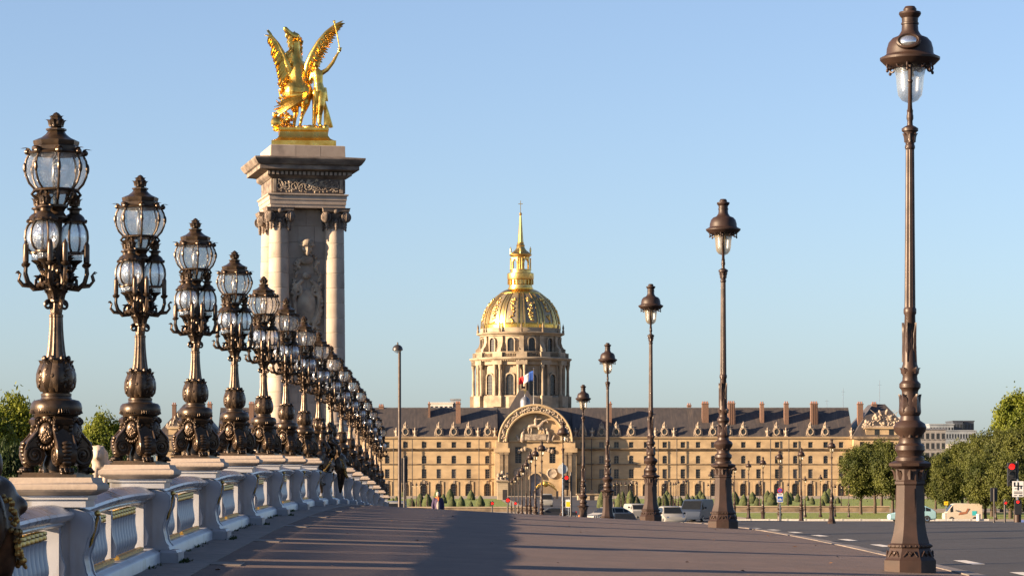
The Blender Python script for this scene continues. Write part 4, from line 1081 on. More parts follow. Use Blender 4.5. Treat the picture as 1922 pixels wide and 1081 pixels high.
for q in range(4): limb(fg, [s2(730 + 6 * q, 264, -0.42), s2(733 + 6 * q, 254, -0.38), s2(738 + 5 * q, 258, -0.30)], [0.032, 0.03, 0.025])
limb(fg, [s2(728, 274, -0.34), s2(736, 258, -0.30)], [0.03, 0.028])
pts(fg, [(s2(556, 420, -0.3), 0.11), (s2(540, 460, -0.25), 0.085), (s2(525, 480, -0.1), 0.065), (s2(512, 470, 0.0), 0.06)])
pts(fg, [(s2(614, 550, -0.38), 0.25), (s2(610, 630, -0.45), 0.18), (s2(602, 690, -0.36), 0.12), (s2(600, 750, -0.34), 0.09)])
pts(fg, [(s2(582, 550, -0.33), 0.25), (s2(575, 630, -0.28), 0.18), (s2(568, 690, -0.15), 0.12), (s2(562, 752, -0.12), 0.09)])
fg.ell(s2(608, 765, -0.48), (0.10, 0.22, 0.075)); fg.ell(s2(560, 766, -0.2), (0.09, 0.20, 0.07))
link('figure', blob_mesh('figure', fg, G, 0.032, 2), st)
tp = MB(); tp.tube([s2(740, 268, -0.38), s2(724, 180, -0.38), s2(706, 100, -0.38), s2(700, 78, -0.38)], [0.028, 0.03, 0.035, 0.075], 10); tp.build('trumpet', G, st)
dr = MB()
for q in range(14):
    t = q / 13
    dr.tube([s2(570 + 70 * t, 515 + rr.uniform(-4, 4), -0.50 + 0.2 * t), s2(572 + 72 * t, 560, -0.6 + 0.25 * t), s2(572 + 84 * t, 615 + 14 * math.sin(5 * t), -0.52 + 0.25 * t)], [0.06, 0.075, 0.03], 6)
for q in range(9):
    t = q / 8
    dr.tube([s2(634, 600, -0.1), s2(642 + 14 * t, 680, -0.1 - 0.1 * t), s2(640 + 46 * t, 770, -0.1)], [0.06, 0.085, 0.07], 6)
dr.build('drapery', G, st)
fo = MB()
for q in range(46):
    b = Vector(s2(330 + 50 * rr.random(), 480 + 150 * rr.random(), -0.2 + 0.4 * rr.random()))
    fo.leaf(Matrix.Translation(b) @ Rz(rr.random() * 6.3) @ Rx(rr.uniform(-1.5, 1.5)), rr.uniform(0.18, 0.34), rr.uniform(0.10, 0.18), 0.08, 0.015)
fo.tube([s2(375, 770), s2(368, 640), s2(350, 560), s2(345, 480)], [0.07, 0.06, 0.05, 0.03], 6); fo.tube([s2(360, 620), s2(335, 590), s2(318, 520)], [0.05, 0.04, 0.02], 6)
for q in range(60):
    b = Vector(s2(rr.uniform(285, 420), rr.uniform(690, 785), rr.uniform(-0.8, 0.4))); fo.ell(tuple(b), (rr.uniform(0.06, 0.15), 0.09, rr.uniform(0.05, 0.12)), 7, 5)
fo.lathe([(0.28, -0.04), (0.30, 0.0), (0.2, 0.08), (0.06, 0.13), (0, 0.14)], 16, Tr(*s2(308, 750, -0.7)) @ Rx(PI / 2) @ Ry(0.3))
fo.build('foliage', G, st, sharp=50)
rk = MB()
for q in range(70): rk.ell((rr.uniform(-1.1, 1.05), rr.uniform(-0.9, 0.9), ZB + rr.uniform(-0.02, 0.06)), (rr.uniform(0.08, 0.22), rr.uniform(0.08, 0.2), rr.uniform(0.05, 0.14)), 8, 5)
link('rocky_ground', blob_mesh('rocky_ground', rk, G, 0.05, 2), st)

# ------------------------------------------------------------------ stone lion beyond the near candelabra
li = thing('stone_lion', 'pale stone lion sculpture seen between the two nearest candelabra', 'statue', (atx(190, 128), 128.0, 0.8))
lp = MB(); sqr(lp, [(0.95, -0.2), (0.95, 2.75), (1.05, 2.85), (1.05, 3.0), (0.9, 3.05), (0.9, 3.62)]); lp.build('plinth', M['stone'], li, sharp=25)
lm = MB(); Z0 = 3.6
def lp_(x, y, z): return (x, y, Z0 + z)
pts(lm, [(lp_(0.15, 0.9, 0.95), 0.34), (lp_(0.12, 0.2, 0.95), 0.36), (lp_(0.05, -0.3, 1.05), 0.38), (lp_(-0.02, -0.55, 1.35), 0.32)])
lm.ell(lp_(-0.05, -0.65, 1.55), (0.36, 0.32, 0.40)); lm.ell(lp_(-0.05, -0.92, 1.5), (0.17, 0.2, 0.2)); lm.ell(lp_(-0.05, -1.08, 1.43), (0.12, 0.12, 0.11))
for s in (-1, 1):
    lm.ell(lp_(-0.05 + s * 0.22, -0.7, 1.86), (0.07, 0.06, 0.08))
    pts(lm, [(lp_(s * 0.2 + 0.05, -0.45, 0.95), 0.22), (lp_(s * 0.22 + 0.03, -0.5, 0.5), 0.13), (lp_(s * 0.22, -0.5, 0.1), 0.11)]); lm.ell(lp_(s * 0.22, -0.6, 0.06), (0.12, 0.18, 0.09))
    pts(lm, [(lp_(s * 0.2 + 0.15, 0.85, 0.85), 0.25), (lp_(s * 0.22 + 0.15, 0.75, 0.5), 0.15), (lp_(s * 0.22 + 0.15, 0.95, 0.3), 0.10), (lp_(s * 0.22 + 0.15, 0.85, 0.06), 0.10)])
for q in range(40):
    a = rr.random() * 6.3; t = rr.random()
    b = Vector(lp_(-0.03 + 0.34 * math.cos(a), -0.5 + 0.18 * rr.random(), 1.45 + 0.42 * math.sin(a))); lm.tube([tuple(b), (b.x + 0.03, b.y + 0.03, b.z - 0.3)], [0.08, 0.03], 6)
link('lion', blob_mesh('lion', lm, M['stone'], 0.05, 1), li)
# ------------------------------------------------------------------ long palace front
DF = 740.0; KF = DF / FPX; PCX = (1004.5 - VPX) * KF
def fz(py): return EYE + (HY - py) * KF
pal = thing('palace', 'long golden stone palace front with slate roof and arched central portal', 'palace', (PCX, DF, 0))
def fx(px): return (px - 1004.5) * KF
S = M['facade']
colsR = [1094, 1129, 1157, 1185, 1213, 1248, 1282, 1310.5, 1339, 1367, 1395.5, 1424, 1459, 1493, 1521.5, 1550, 1579]
dormR = [1093, 1129, 1157, 1185, 1247.5, 1310.5, 1338.5, 1367, 1395.5, 1458, 1521.5, 1549.5]
trophR = [1080, 1111.5, 1230, 1265, 1440.5, 1475, 1598]
pipeR = [1110, 1235, 1270, 1445.5, 1480]
def mirror(l): return [2009 - p for p in l]
ROWS = [(829, 840, 9.0), (854.5, 869.5, 9.0), (880, 898, 9.0), (906, 933, 13.0)]
def wall_grid(x0, x1, z0, z1, holes, y, th):
    """wall with real openings: front skin plus reveals"""
    m = MB()
    xs = sorted({x0, x1, *[h[0] for h in holes], *[h[1] for h in holes]}); zs = sorted({z0, z1, *[h[2] for h in holes], *[h[3] for h in holes]})
    xs = [x for x in xs if x0 <= x <= x1]; zs = [z for z in zs if z0 <= z <= z1]
    H = {}
    for i in range(len(xs) - 1):
        for j in range(len(zs) - 1):
            cx, cz = (xs[i] + xs[i + 1]) / 2, (zs[j] + zs[j + 1]) / 2
            if any(h[0] < cx < h[1] and h[2] < cz < h[3] for h in holes): continue
            m.add([(xs[i], y, zs[j]), (xs[i + 1], y, zs[j]), (xs[i + 1], y, zs[j + 1]), (xs[i], y, zs[j + 1])], [(0, 1, 2, 3)])
    for (a, b, c, d) in holes:
        m.add([(a, y, c), (b, y, c), (b, y, d), (a, y, d), (a, y + th, c), (b, y + th, c), (b, y + th, d), (a, y + th, d)], [(0, 4, 5, 1), (1, 5, 6, 2), (2, 6, 7, 3), (3, 7, 4, 0)])
    return m
def window_meshes(w, h, arch):
    g = MB(); hw = w / 2
    g.box(-hw + 0.004, hw - 0.004, 0.0, 0.06, 0.004, h - 0.004)
    gm = g.mesh('window', M['window'], None)
    f = MB(); t = 0.07
    for x in (-hw + t / 2 + 0.01, -t * 0.1, hw - t / 2 - 0.01): f.box(x - t / 2, x + t / 2, -0.06, -0.004, 0.01, h - 0.01)
    n = max(2, round(h / 0.62))
    for k in range(n + 1):
        z = 0.01 + (h - 0.10) * k / n; f.box(-hw + 0.012, hw - 0.012, -0.045, -0.006, z, z + 0.06)
    if arch:
        for s in (-1, 1): f.prism([(s * (hw - 0.004), h - 0.5), (s * (hw - 0.004), h - 0.006), (0.0, h - 0.006), (s * hw * 0.45, h - 0.09), (s * hw * 0.8, h - 0.25)], -0.28, -0.05)
    fm = f.mesh('frame', M['frame'], None)
    g2 = MB(); g2.v, g2.f = list(g.v), list(g.f); gp = g2.mesh('window', M['window_pale'], None)
    return gm, fm, gp
WM = [window_meshes(9 * KF, (r[1] - r[0]) * KF, n in (1,)) for n, r in enumerate(ROWS[:3])]
WG = window_meshes(7.5 * KF, 24 * KF, True)
# arched surround of the ground-floor bays
sg = MB(); hw = 13 * KF / 2; hz = 27 * KF
ptsA = [(-hw * 1.35, -0.1), (-hw * 1.35, hz + 0.35)] + [(hw * 1.35, hz + 0.35), (hw * 1.35, -0.1), (hw, -0.1), (hw, hz - hw)]
ptsA += [(hw * math.cos(a), hz - hw + hw * math.sin(a)) for a in [PI * k / 12 for k in range(1, 12)]] + [(-hw, hz - hw), (-hw, -0.1)]
sg.prism(ptsA, -0.16, 0.5); ARCHM = sg.mesh('arch_surround', S, 40)
kb = MB(); kb.box(-0.25, 0.25, -0.30, 0.0, hz - 0.2, hz + 0.65); KEYM = kb.mesh('keystone', M['relief'], None)
def wing_(x0p, x1p, cols, name):
    a, b = fx(x0p), fx(x1p); holes = []
    for c in cols:
        for n, (t, bt, w) in enumerate(ROWS):
            holes.append((fx(c - w / 2), fx(c + w / 2), fz(bt), fz(t)))
    m = wall_grid(a, b, -0.3, fz(821), holes, 0, 0.45)
    w = m.build('wall', S, pal, sharp=None)
    bk = MB(); bk.box(a, b, 0.46, 14, -0.3, fz(821)); bk.build('wall_back', M['facade_dirty'], w)
    for c in cols:
        for n, (t, bt, ww) in enumerate(ROWS[:3]):
            o = link('window', WM[n][2 if rng.random() < (0.35 if n == 2 else 0.12) else 0], pal, (fx(c), 0.30, fz(bt))); link('frame', WM[n][1], o)
        o = link('window', WG[0], pal, (fx(c), 0.40, fz(931))); link('frame', WG[1], o)
        s_ = link('arch_surround', ARCHM, pal, (fx(c), 0, fz(933))); link('keystone', KEYM, s_)
    for (t, bt, d, nm, mt) in ((819.5, 823.5, 0.55, 'eave_cornice', S), (841.5, 845, 0.85, 'main_cornice', M['facade_dirty']), (870.3, 872.2, 0.30, 'string_course', M['facade_dirty']), (897.6, 899.4, 0.35, 'string_course', S), (926, 936, 0.13, 'base_course', S)):
        q = MB()
        if d < 0.14:
            xs_ = sorted([a] + [v for c in cols for v in (fx(c) - hw * 1.36, fx(c) + hw * 1.36)] + [b])
            for k in range(0, len(xs_), 2):
                if xs_[k + 1] > xs_[k]: q.box(xs_[k], xs_[k + 1], -d, 0.1, -0.3, fz(t))
            q = None
            continue
        q.prism([(0, fz(bt)), (-d * 0.5, fz(bt) + 0.02), (-d * 0.8, (fz(bt) + fz(t)) / 2), (-d, fz(t) - 0.08), (-d, fz(t)), (0, fz(t) + 0.06)], a, b, Matrix(((0, 1, 0, 0), (1, 0, 0, 0), (0, 0, 1, 0), (0, 0, 0, 1))))
        q.build(nm, mt, pal, sharp=30)
    # slate roof
    r = MB(); ze, zr = fz(820.5), fz(764)
    r.add([(a, -0.35, ze), (b, -0.35, ze), (b, 1.4, ze + 2.4), (a, 1.4, ze + 2.4), (b, 8.0, zr), (a, 8.0, zr), (b, 13, zr + 0.05), (a, 13, zr + 0.05), (b, 21, ze), (a, 21, ze)],
          [(0, 1, 2, 3), (3, 2, 4, 5), (5, 4, 6, 7), (7, 6, 8, 9), (0, 3, 5, 7, 9), (1, 8, 6, 4, 2)])
    ro = r.build('roof', M['slate'], pal, sharp=None)
    rg = MB(); rg.box(a, b, 7.85, 8.15, zr - 0.05, zr + 0.14); rg.build('ridge', M['lead'], ro)
wing_(1075, 1600, colsR, 'right'); wing_(409, 934, mirror(colsR), 'left')
cr_ = MB(); ze_, zr_ = fz(826), fz(764); a_, b_ = fx(934) - 0.002, fx(1075) + 0.002
cr_.add([(a_, 1.45, ze_), (b_, 1.45, ze_), (b_, 8.0, zr_ + 0.02), (a_, 8.0, zr_ + 0.02), (b_, 13, zr_ + 0.06), (a_, 13, zr_ + 0.06), (b_, 21, ze_), (a_, 21, ze_)], [(0, 1, 2, 3), (3, 2, 4, 5), (5, 4, 6, 7)])
cr_.build('central_roof', M['slate'], pal, sharp=None)
# roof y for a height
def roof_y(z):
    ze, zr = fz(820.5), fz(764)
    return -0.35 + 1.75 * (z - ze) / 2.4 if z < ze + 2.4 else 1.4 + 6.6 * (z - ze - 2.4) / (zr - ze - 2.4)
dmx = MB()
dmx.box(-0.95, 0.95, -0.55, 1.6, 0, 0.35); dmx.lathe([(0.0, -1.2), (0.92, -1.2), (0.92, 0.1), (0.86, 0.3), (0, 0.3)], 24, Tr(0, -0.05, 1.55) @ Rx(-PI / 2 + PI) @ Sc(1, 1.22, 1))
for q in range(18):
    a = 2 * PI * q / 18; dmx.ell((0.70 * math.cos(a), -0.42, 1.55 + 0.86 * math.sin(a)), (0.17, 0.2, 0.17), 7, 5)
for s in (-1, 1):
    dmx.tube(spiral(s * 0.98, 0.55, 0.34, 0.08, 1.2, -0.2, 18, PI / 2, s), 0.13, 6); dmx.tube([(s * 0.95, -0.2, 0.8), (s * 1.0, -0.15, 1.4), (s * 0.72, -0.2, 2.2), (s * 0.4, -0.2, 2.7)], [0.2, 0.2, 0.22, 0.2], 7)
dmx.lathe([(0.42, 2.55), (0.48, 2.8), (0.36, 3.1), (0.22, 3.3), (0.30, 3.5), (0.28, 3.8), (0.12, 4.05), (0, 4.3)], 12, Tr(0, -0.1, 0))
for s in (-1, 1): dmx.ell((s * 0.42, -0.15, 2.95), (0.22, 0.2, 0.3), 8, 6); dmx.ell((s * 0.5, -0.12, 3.35), (0.10, 0.1, 0.22), 6, 5)
DORM = dmx.mesh('dormer', M['relief'], 50)
oc = MB(); oc.lathe([(0.0, 0.0), (0.50, 0.0), (0.50, 0.06), (0, 0.06)], 20, Tr(0, -0.36, 1.55) @ Rx(PI / 2) @ Sc(1, 1.3, 1)); OCM = oc.mesh('oculus', M['window'], None)
trm = MB(); trm.box(-0.55, 0.55, -0.4, 0.6, 0, 0.55); trm.lathe([(0.42, 0.55), (0.30, 0.85), (0.36, 1.1), (0.5, 1.5), (0.52, 1.8), (0.40, 2.05), (0.2, 2.2), (0.25, 2.4), (0.27, 2.6), (0.1, 2.85), (0, 3.0)], 12)
for s in (-1, 1): trm.ell((s * 0.55, 0, 1.75), (0.2, 0.25, 0.3), 8, 6); trm.tube([(s * 0.6, 0, 0.9), (s * 0.75, 0, 2.3)], [0.05, 0.08], 6)
TROM = trm.mesh('roof_trophy', M['relief'], 50)
for c in dormR + mirror(dormR):
    o = link('dormer', DORM, pal, (fx(c), 0.25, fz(821))); link('oculus', OCM, o)
for c in trophR + mirror(trophR): link('roof_trophy', TROM, pal, (fx(c), -0.2, fz(821)), scale=(0.8, 0.8, 0.92))
pipe = MB(); pipe.lathe([(0.11, fz(935)), (0.11, fz(823))], 8)
for z in (fz(845), fz(871), fz(899)): pipe.lathe([(0.11, z - 0.1), (0.17, z - 0.08), (0.17, z + 0.08), (0.11, z + 0.1)], 8)
PIPEM = pipe.mesh('downpipe', M['iron_dark'], 40)
for c in pipeR + mirror(pipeR): link('downpipe', PIPEM, pal, (fx(c), -0.95, 0))
chR = [(1145, 755, 799, 8), (1298.5, 757, 764, 7), (1326, 754.5, 793, 12), (1375, 754, 796, 13), (1433, 755, 793, 7), (1478.5, 754.5, 796, 8), (1531, 754.5, 796, 13), (1618.5, 755, 792, 10), (1648, 755, 775, 9)]
chL = [(805, 755, 783, 4), (860, 754.5, 794, 9), (714, 759, 766, 9), (640, 755, 793, 9), (560, 755, 793, 12), (470, 755, 793, 9), (391, 755, 792, 8), (325, 757, 800, 7)]
for (c, t, b, w) in chR + chL:
    m = MB(); hw2 = w * KF / 2; zt = fz(t); zb = fz(b); y_ = roof_y(zb)
    d_ = 2.0
    m.box(-hw2, hw2, 0, d_, zb - 1.2, zt - 0.45); m.box(-hw2 - 0.12, hw2 + 0.12, -0.12, d_ + 0.12, zt - 0.45, zt - 0.2)
    if w >= 13:
        for k in (-0.5, 0.0, 0.5): m.box(k * hw2 - 0.1, k * hw2 + 0.1, -0.08, 0, zb - 0.5, zt - 0.47)
    o = m.build('chimney', M['brick'], pal, (fx(c), y_, 0), sharp=None)
    n = max(1, int(w // 3))
    for k in range(n):
        p = MB(); p.lathe([(0.17, zt - 0.2), (0.15, zt + 0.28), (0.18, zt + 0.32), (0.12, zt + 0.33)], 8); p.build('chimney_pot', M['pot'], o, (-hw2 + (k + 0.5) * w * KF / n, 1.0, 0))
# end pavilions
def trophies(seed):
    r_ = random.Random(seed); t = MB()
    for q in range(70):
        x_ = r_.uniform(-5.2, 5.2); h_ = 4.2 * (1 - (abs(x_) / 5.6) ** 1.3)
        z_ = r_.uniform(0, max(0.5, h_))
        t.ell((0, 0, 0), (r_.uniform(0.2, 0.5), 0.4, r_.uniform(0.3, 0.8)), 8, 6, Tr(x_, r_.uniform(-0.3, 0.2), z_ + 0.3) @ Ry(r_.uniform(-1, 1)))
    for q in range(9): t.tube([(r_.uniform(-3, 3), 0, 1), (r_.uniform(-4.6, 4.6), 0, r_.uniform(3, 4.6))], [0.12, 0.05], 5)
    t.box(-5.6, 5.6, -0.6, 0.8, -0.2, 0.35); return t
for sgn, cp in ((1, 1657), (-1, 352)):
    x = fx(cp); hw3 = 57 * KF; a, b = x - hw3, x + hw3
    holes = []; cs = [cp - 41, cp - 13, cp + 14, cp + 41]
    for c in cs:
        for n, (t, bt, w) in enumerate(ROWS[:3]): holes.append((fx(c - w / 2), fx(c + w / 2), fz(bt), fz(t)))
    m = wall_grid(a, b, -0.3, fz(821), holes, -2.5, 0.45); w_ = m.build('pavilion_wall', S, pal, sharp=None)
    bx_ = MB(); bx_.box(a + 0.003, b - 0.003, -2.0, 26, -0.3, fz(821) - 0.003); bx_.build('pavilion_body', S, w_)
    for c in cs:
        for n, (t, bt, ww) in enumerate(ROWS[:3]):
            o = link('window', WM[n][0], pal, (fx(c), -2.2, fz(bt))); link('frame', WM[n][1], o)
    for (t, bt, d) in ((819, 823.6, 0.6), (841.4, 845.1, 0.55)):
        q = MB(); q.box(a - d, b + d, -2.5 - d, 3, fz(bt), fz(t)); q.build('pavilion_cornice', M['facade_dirty'], pal)
    r = MB(); ze, zr = fz(819), fz(757)
    r.add([(a - 0.3, -2.8, ze), (b + 0.3, -2.8, ze), (b + 0.3, 26, ze), (a - 0.3, 26, ze), (x - 1.6, 7, zr), (x + 1.6, 7, zr), (x + 1.6, 16, zr), (x - 1.6, 16, zr)], [(0, 1, 5, 4), (1, 2, 6, 5), (2, 3, 7, 6), (3, 0, 4, 7), (4, 5, 6, 7)])
    r.build('pavilion_roof', M['slate'], pal, sharp=None)
    at_ = MB(); at_.box(x - 34 * KF, x + 34 * KF, -2.3, 4, fz(819) + 0.01, fz(802)); at_.box(x - 37 * KF, x + 37 * KF, -2.7, 3.9, fz(805), fz(802.5)); ao = at_.build('attic', S, pal)
    for c in (cp - 13.5, cp + 13.5):
        o = MB(); o.box(-0.62, 0.62, -0.03, 0.1, 0, 1.7); o.prism([(-0.62, 1.7), (0.62, 1.7), (0.3, 2.0), (-0.3, 2.0)], -0.03, 0.1); o.build('attic_window', M['window'], ao, (fx(c), -2.31, fz(817)))
    t = trophies(3 + sgn); t.build('trophies', M['relief'], pal, (x, -1.5, fz(801.5)), sharp=60)
# central portal
YP = -4.8
def body(x0, x1, y0, y1, z0, z1, nm, mt=S, par=pal): 
    m = MB(); m.box(x0, x1, y0, y1, z0, z1); return m.build(nm, mt, par)
zc = fz(829); RO, RI = 68 * KF, 54 * KF
for s in (-1, 1):
    x0, x1 = sorted((s * 50 * KF, s * 76 * KF))
    bo = body(x0, x1, YP, 8, -0.3, fz(845), 'portal_flank')
    for k in (54.5, 64.0):
        p = MB(); p.box(-0.42, 0.42, -0.38, 0, fz(933), fz(853)); p.box(-0.6, 0.6, -0.55, 0, fz(853), fz(849)); p.box(-0.55, 0.55, -0.5, 0, fz(936), fz(931)); p.build('pilaster', M['facade_dirty'], pal, (s * k * KF, YP, 0))
    e_ = MB(); e_.box(x0 - 0.2, x1 + 0.2, YP - 0.7, 7.9, fz(849), fz(841)); e_.build('entablature', S, pal)
    body(x0 + 0.3, x1 - 0.3, YP + 0.25, 7.8, fz(841), fz(827), 'impost', S)
# great arch
ar = MB(); n = 40
oA = [(RO * math.cos(PI * k / n), zc + RO * math.sin(PI * k / n)) for k in range(n + 1)]; iA = [(RI * math.cos(PI * k / n), zc + RI * math.sin(PI * k / n)) for k in range(n + 1)]
ar.prism(oA + iA[::-1], YP + 0.2, -0.5); ao = ar.build('arch', S, pal, sharp=40)
for rr_, nm in ((RO, 'arch_moulding'), (RI + 0.15, 'arch_moulding')):
    m = MB(); m.tube([(rr_ * math.cos(PI * k / n), YP + 0.15, zc + rr_ * math.sin(PI * k / n)) for k in range(n + 1)], 0.32, 6); m.build(nm, S, ao)
rl = MB(); r_ = random.Random(8)
for q in range(170):
    a = PI * r_.random(); rr_ = r_.uniform(RI + 0.5, RO - 0.45); rl.ell((rr_ * math.cos(a), YP + 0.15, zc + rr_ * math.sin(a)), (r_.uniform(0.15, 0.4), 0.3, r_.uniform(0.15, 0.35)), 7, 5)
o = rl.build('arch_relief', M['relief'], ao, sharp=60); o['kind'] = 'stuff'
vr = MB(); RV = RO + 0.35
vr.prism([(RV * math.cos(PI * k / n), zc + RV * math.sin(PI * k / n)) for k in range(n + 1)], -0.48, 10); vr.build('barrel_roof', M['lead'], pal, sharp=30)
# recessed wall of the portal
YB = -3.2
holes = [(s * 32.0 * KF - 0.85, s * 32.0 * KF + 0.85, fz(869), fz(838.5)) for s in (-1, 1)] + [(-11 * KF, 11 * KF, -0.3, fz(885))]
wall_grid(-51 * KF, 51 * KF, -0.3, fz(828), holes, YB, 0.9).build('portal_wall', S, pal, sharp=None)
ty = MB(); ty.prism([(RI * 1.02 * math.cos(PI * k / n), zc + RI * 1.02 * math.sin(PI * k / n)) for k in range(n + 1)], YB, YB + 1); ty.build('tympanum', S, pal, sharp=30)
wmP = window_meshes(1.7, 30.5 * KF, False)
for s in (-1, 1):
    o = link('window', wmP[0], pal, (s * 32 * KF, YB + 0.5, fz(869))); link('frame', wmP[1], o)
    o = MB(); o.lathe([(0.95, 0), (1.35, 0), (1.45, 0.3), (1.2, 0.45), (0.95, 0.3)], 24, Rx(PI / 2)); oc_ = o.build('oculus', M['relief'], pal, (s * 31 * KF, YB, fz(888)))
    o = MB(); o.lathe([(0, 0.06), (1.0, 0.06), (1.0, 0.1), (0, 0.1)], 20, Rx(PI / 2)); o.build('oculus_glass', M['window'], oc_)
    for q in range(10):
        pass
    c = MB()
    for e in range(3): c.ell((s * (19 + 6 * e) * KF, YB - 0.2, fz(843 + 2 * e)), (0.5, 0.4, 0.6), 8, 6)
    c.build('wall_carving', M['relief'], pal)
dg = MB(); dg.box(-11 * KF, 11 * KF, YB + 0.7, YB + 0.8, 0, fz(886)); dg.build('door', M['lead'], pal)
dg = MB()
dg.prism([(14 * KF * math.cos(PI * k / 16), fz(899) + 14 * KF * math.sin(PI * k / 16)) for k in range(17)] + [(11 * KF * math.cos(PI * k / 16), fz(899) + 11 * KF * math.sin(PI * k / 16)) for k in range(16, -1, -1)], YB - 0.5, YB + 0.02); dg.build('door_arch', S, pal, sharp=40)
body(-49.9 * KF, 49.9 * KF, YB - 0.6, YB + 0.3, fz(829), fz(826.3), 'portal_cornice')
body(-20 * KF, 20 * KF, YB - 1.0, YB - 0.02, fz(826), fz(815), 'inscription_block', M['relief'])
hs = MB()   # rider on horse above the inscription
zb = fz(814.5)
pts(hs, [((-1.4, 0, zb + 2.0), 0.55), ((0, 0, zb + 2.1), 0.52), ((1.2, 0, zb + 2.1), 0.6), ((2.1, 0, zb + 3.2), 0.42), ((2.9, -0.1, zb + 3.6), 0.30), ((3.3, -0.2, zb + 3.0), 0.2)])
for x0, x1, x2 in ((-1.6, -1.9, -1.7), (-1.1, -1.0, -1.2), (1.3, 1.6, 1.2), (1.5, 2.2, 2.3)): pts(hs, [((x0, 0, zb + 1.8), 0.33), ((x1, -0.1, zb + 1.0), 0.19), ((x2, -0.1, zb + 0.1), 0.16)])
pts(hs, [((0.1, -0.2, zb + 2.4), 0.42), ((0.05, -0.2, zb + 3.6), 0.48), ((0.05, -0.2, zb + 4.2), 0.2)]); hs.ell((0.05, -0.25, zb + 4.55), (0.35, 0.35, 0.42)); pts(hs, [((-1.9, 0, zb + 2.2), 0.2), ((-2.5, 0, zb + 1.2), 0.18)])
pts(hs, [((0.5, -0.4, zb + 3.8), 0.2), ((1.5, -0.5, zb + 3.9), 0.15)]); hs.ell((0.9, -0.3, zb + 1.4), (0.3, 0.3, 0.5))
for s in (-1, 1):
    x = s * 24 * KF; pts(hs, [((x, 0, fz(826)), 0.7), ((x, 0, fz(826) + 1.6), 0.55), ((x - s * 0.3, 0, fz(826) + 2.4), 0.3)]); hs.ell((x - s * 0.4, 0, fz(826) + 2.8), 0.35); pts(hs, [((x + s * 1.0, 0, fz(826)), 0.45), ((x + s * 1.5, 0, fz(826) + 1.0), 0.35)])
o = link('rider_relief', blob_mesh('rider_relief', hs, M['relief'], 0.13, 1), pal, (0, YB - 0.3, 0))
# dark pyramid roof, lead bell and pole behind the arch
py_ = MB(); zb_, zt_ = fz(766), fz(720)
x0, x1, xt = fx(948), fx(1024), fx(985.5)
py_.add([(x0, 16, zb_ - 2), (x1, 16, zb_ - 2), (x1, 26, zb_ - 2), (x0, 26, zb_ - 2), (xt - 0.5, 21, zt_), (xt + 0.5, 21, zt_)], [(0, 1, 5, 4), (1, 2, 5), (2, 3, 4, 5), (3, 0, 4)]); pr = py_.build('pyramid_roof', M['slate'], pal, sharp=None)
lt = MB(); lt.box(xt - 0.75, xt + 0.75, 20.3, 21.7, zt_ - 1.2, zt_ - 0.6); lt.box(xt - 0.75, xt - 0.5, 20.3, 21.7, zt_ - 0.6, zt_ + 1); lt.box(xt + 0.5, xt + 0.75, 20.3, 21.7, zt_ - 0.6, zt_ + 1); lt.box(xt - 0.9, xt + 0.9, 20.2, 21.8, zt_ + 1, zt_ + 1.2); lt.lathe([(0.8, zt_ + 1.2), (0.5, zt_ + 1.7), (0, zt_ + 2.2)], 12, Tr(xt, 21, 0)); lt.build('roof_lantern', M['facade_dirty'], pal)
bl_ = MB(); bl_.lathe([(1.3, fz(764)), (1.32, fz(752)), (1.15, fz(747)), (0.7, fz(743.5)), (0.25, fz(742)), (0.12, fz(738)), (0, fz(736))], 20, Tr(fx(987), 9.5, 0)); bl_.build('bell_turret', M['lead'], pal)
cr = MB(); cr.box(-0.07, 0.07, -0.07, 0.07, fz(738), fz(727)); cr.box(-0.45, 0.45, -0.06, 0.06, fz(731.2), fz(730.2)); cr.build('cross', M['gold'], pal, (fx(987), 9.5, 0))
# flag
fp = thing('flag', 'blue white and red flag flying above the palace portal', 'flag', (PCX + fx(1002.8), DF + 7, fz(764)))
po_ = MB(); po_.lathe([(0.13, -1.0), (0.09, fz(690) - fz(764)), (0.16, fz(690) - fz(764) + 0.1), (0, fz(690) - fz(764) + 0.35)], 10); po_.build('pole', M['chrome'], fp)
fcol = [paint('flag_blue', (0.03, 0.10, 0.42), 0.8), paint('flag_white', (0.75, 0.75, 0.76), 0.8), paint('flag_red', (0.70, 0.03, 0.03), 0.8)]
for k in range(3):
    m = MB(); n = 6
    for i in range(n + 1):
        u = (k + i / n) / 3
        for j in range(7):
            v = j / 6
            x = -3.9 * u; drop = 2.1 * u ** 1.1
            m.v.append((x + 0.12 * math.sin(v * 4), 0.35 * math.sin(u * 9 + v * 1.4) * u, (fz(693.5) - fz(764)) - 2.75 * v * (1 - 0.38 * u) - drop + 0.10 * math.sin(u * 8)))
    m.f += [(i * 7 + j, i * 7 + j + 1, (i + 1) * 7 + j + 1, (i + 1) * 7 + j) for i in range(n) for j in range(6)]
    o = m.build(('blue_stripe', 'white_stripe', 'red_stripe')[k], fcol[k], fp, sharp=180)
    md_ = o.modifiers.new('t', 'SOLIDIFY'); md_.thickness = 0.02

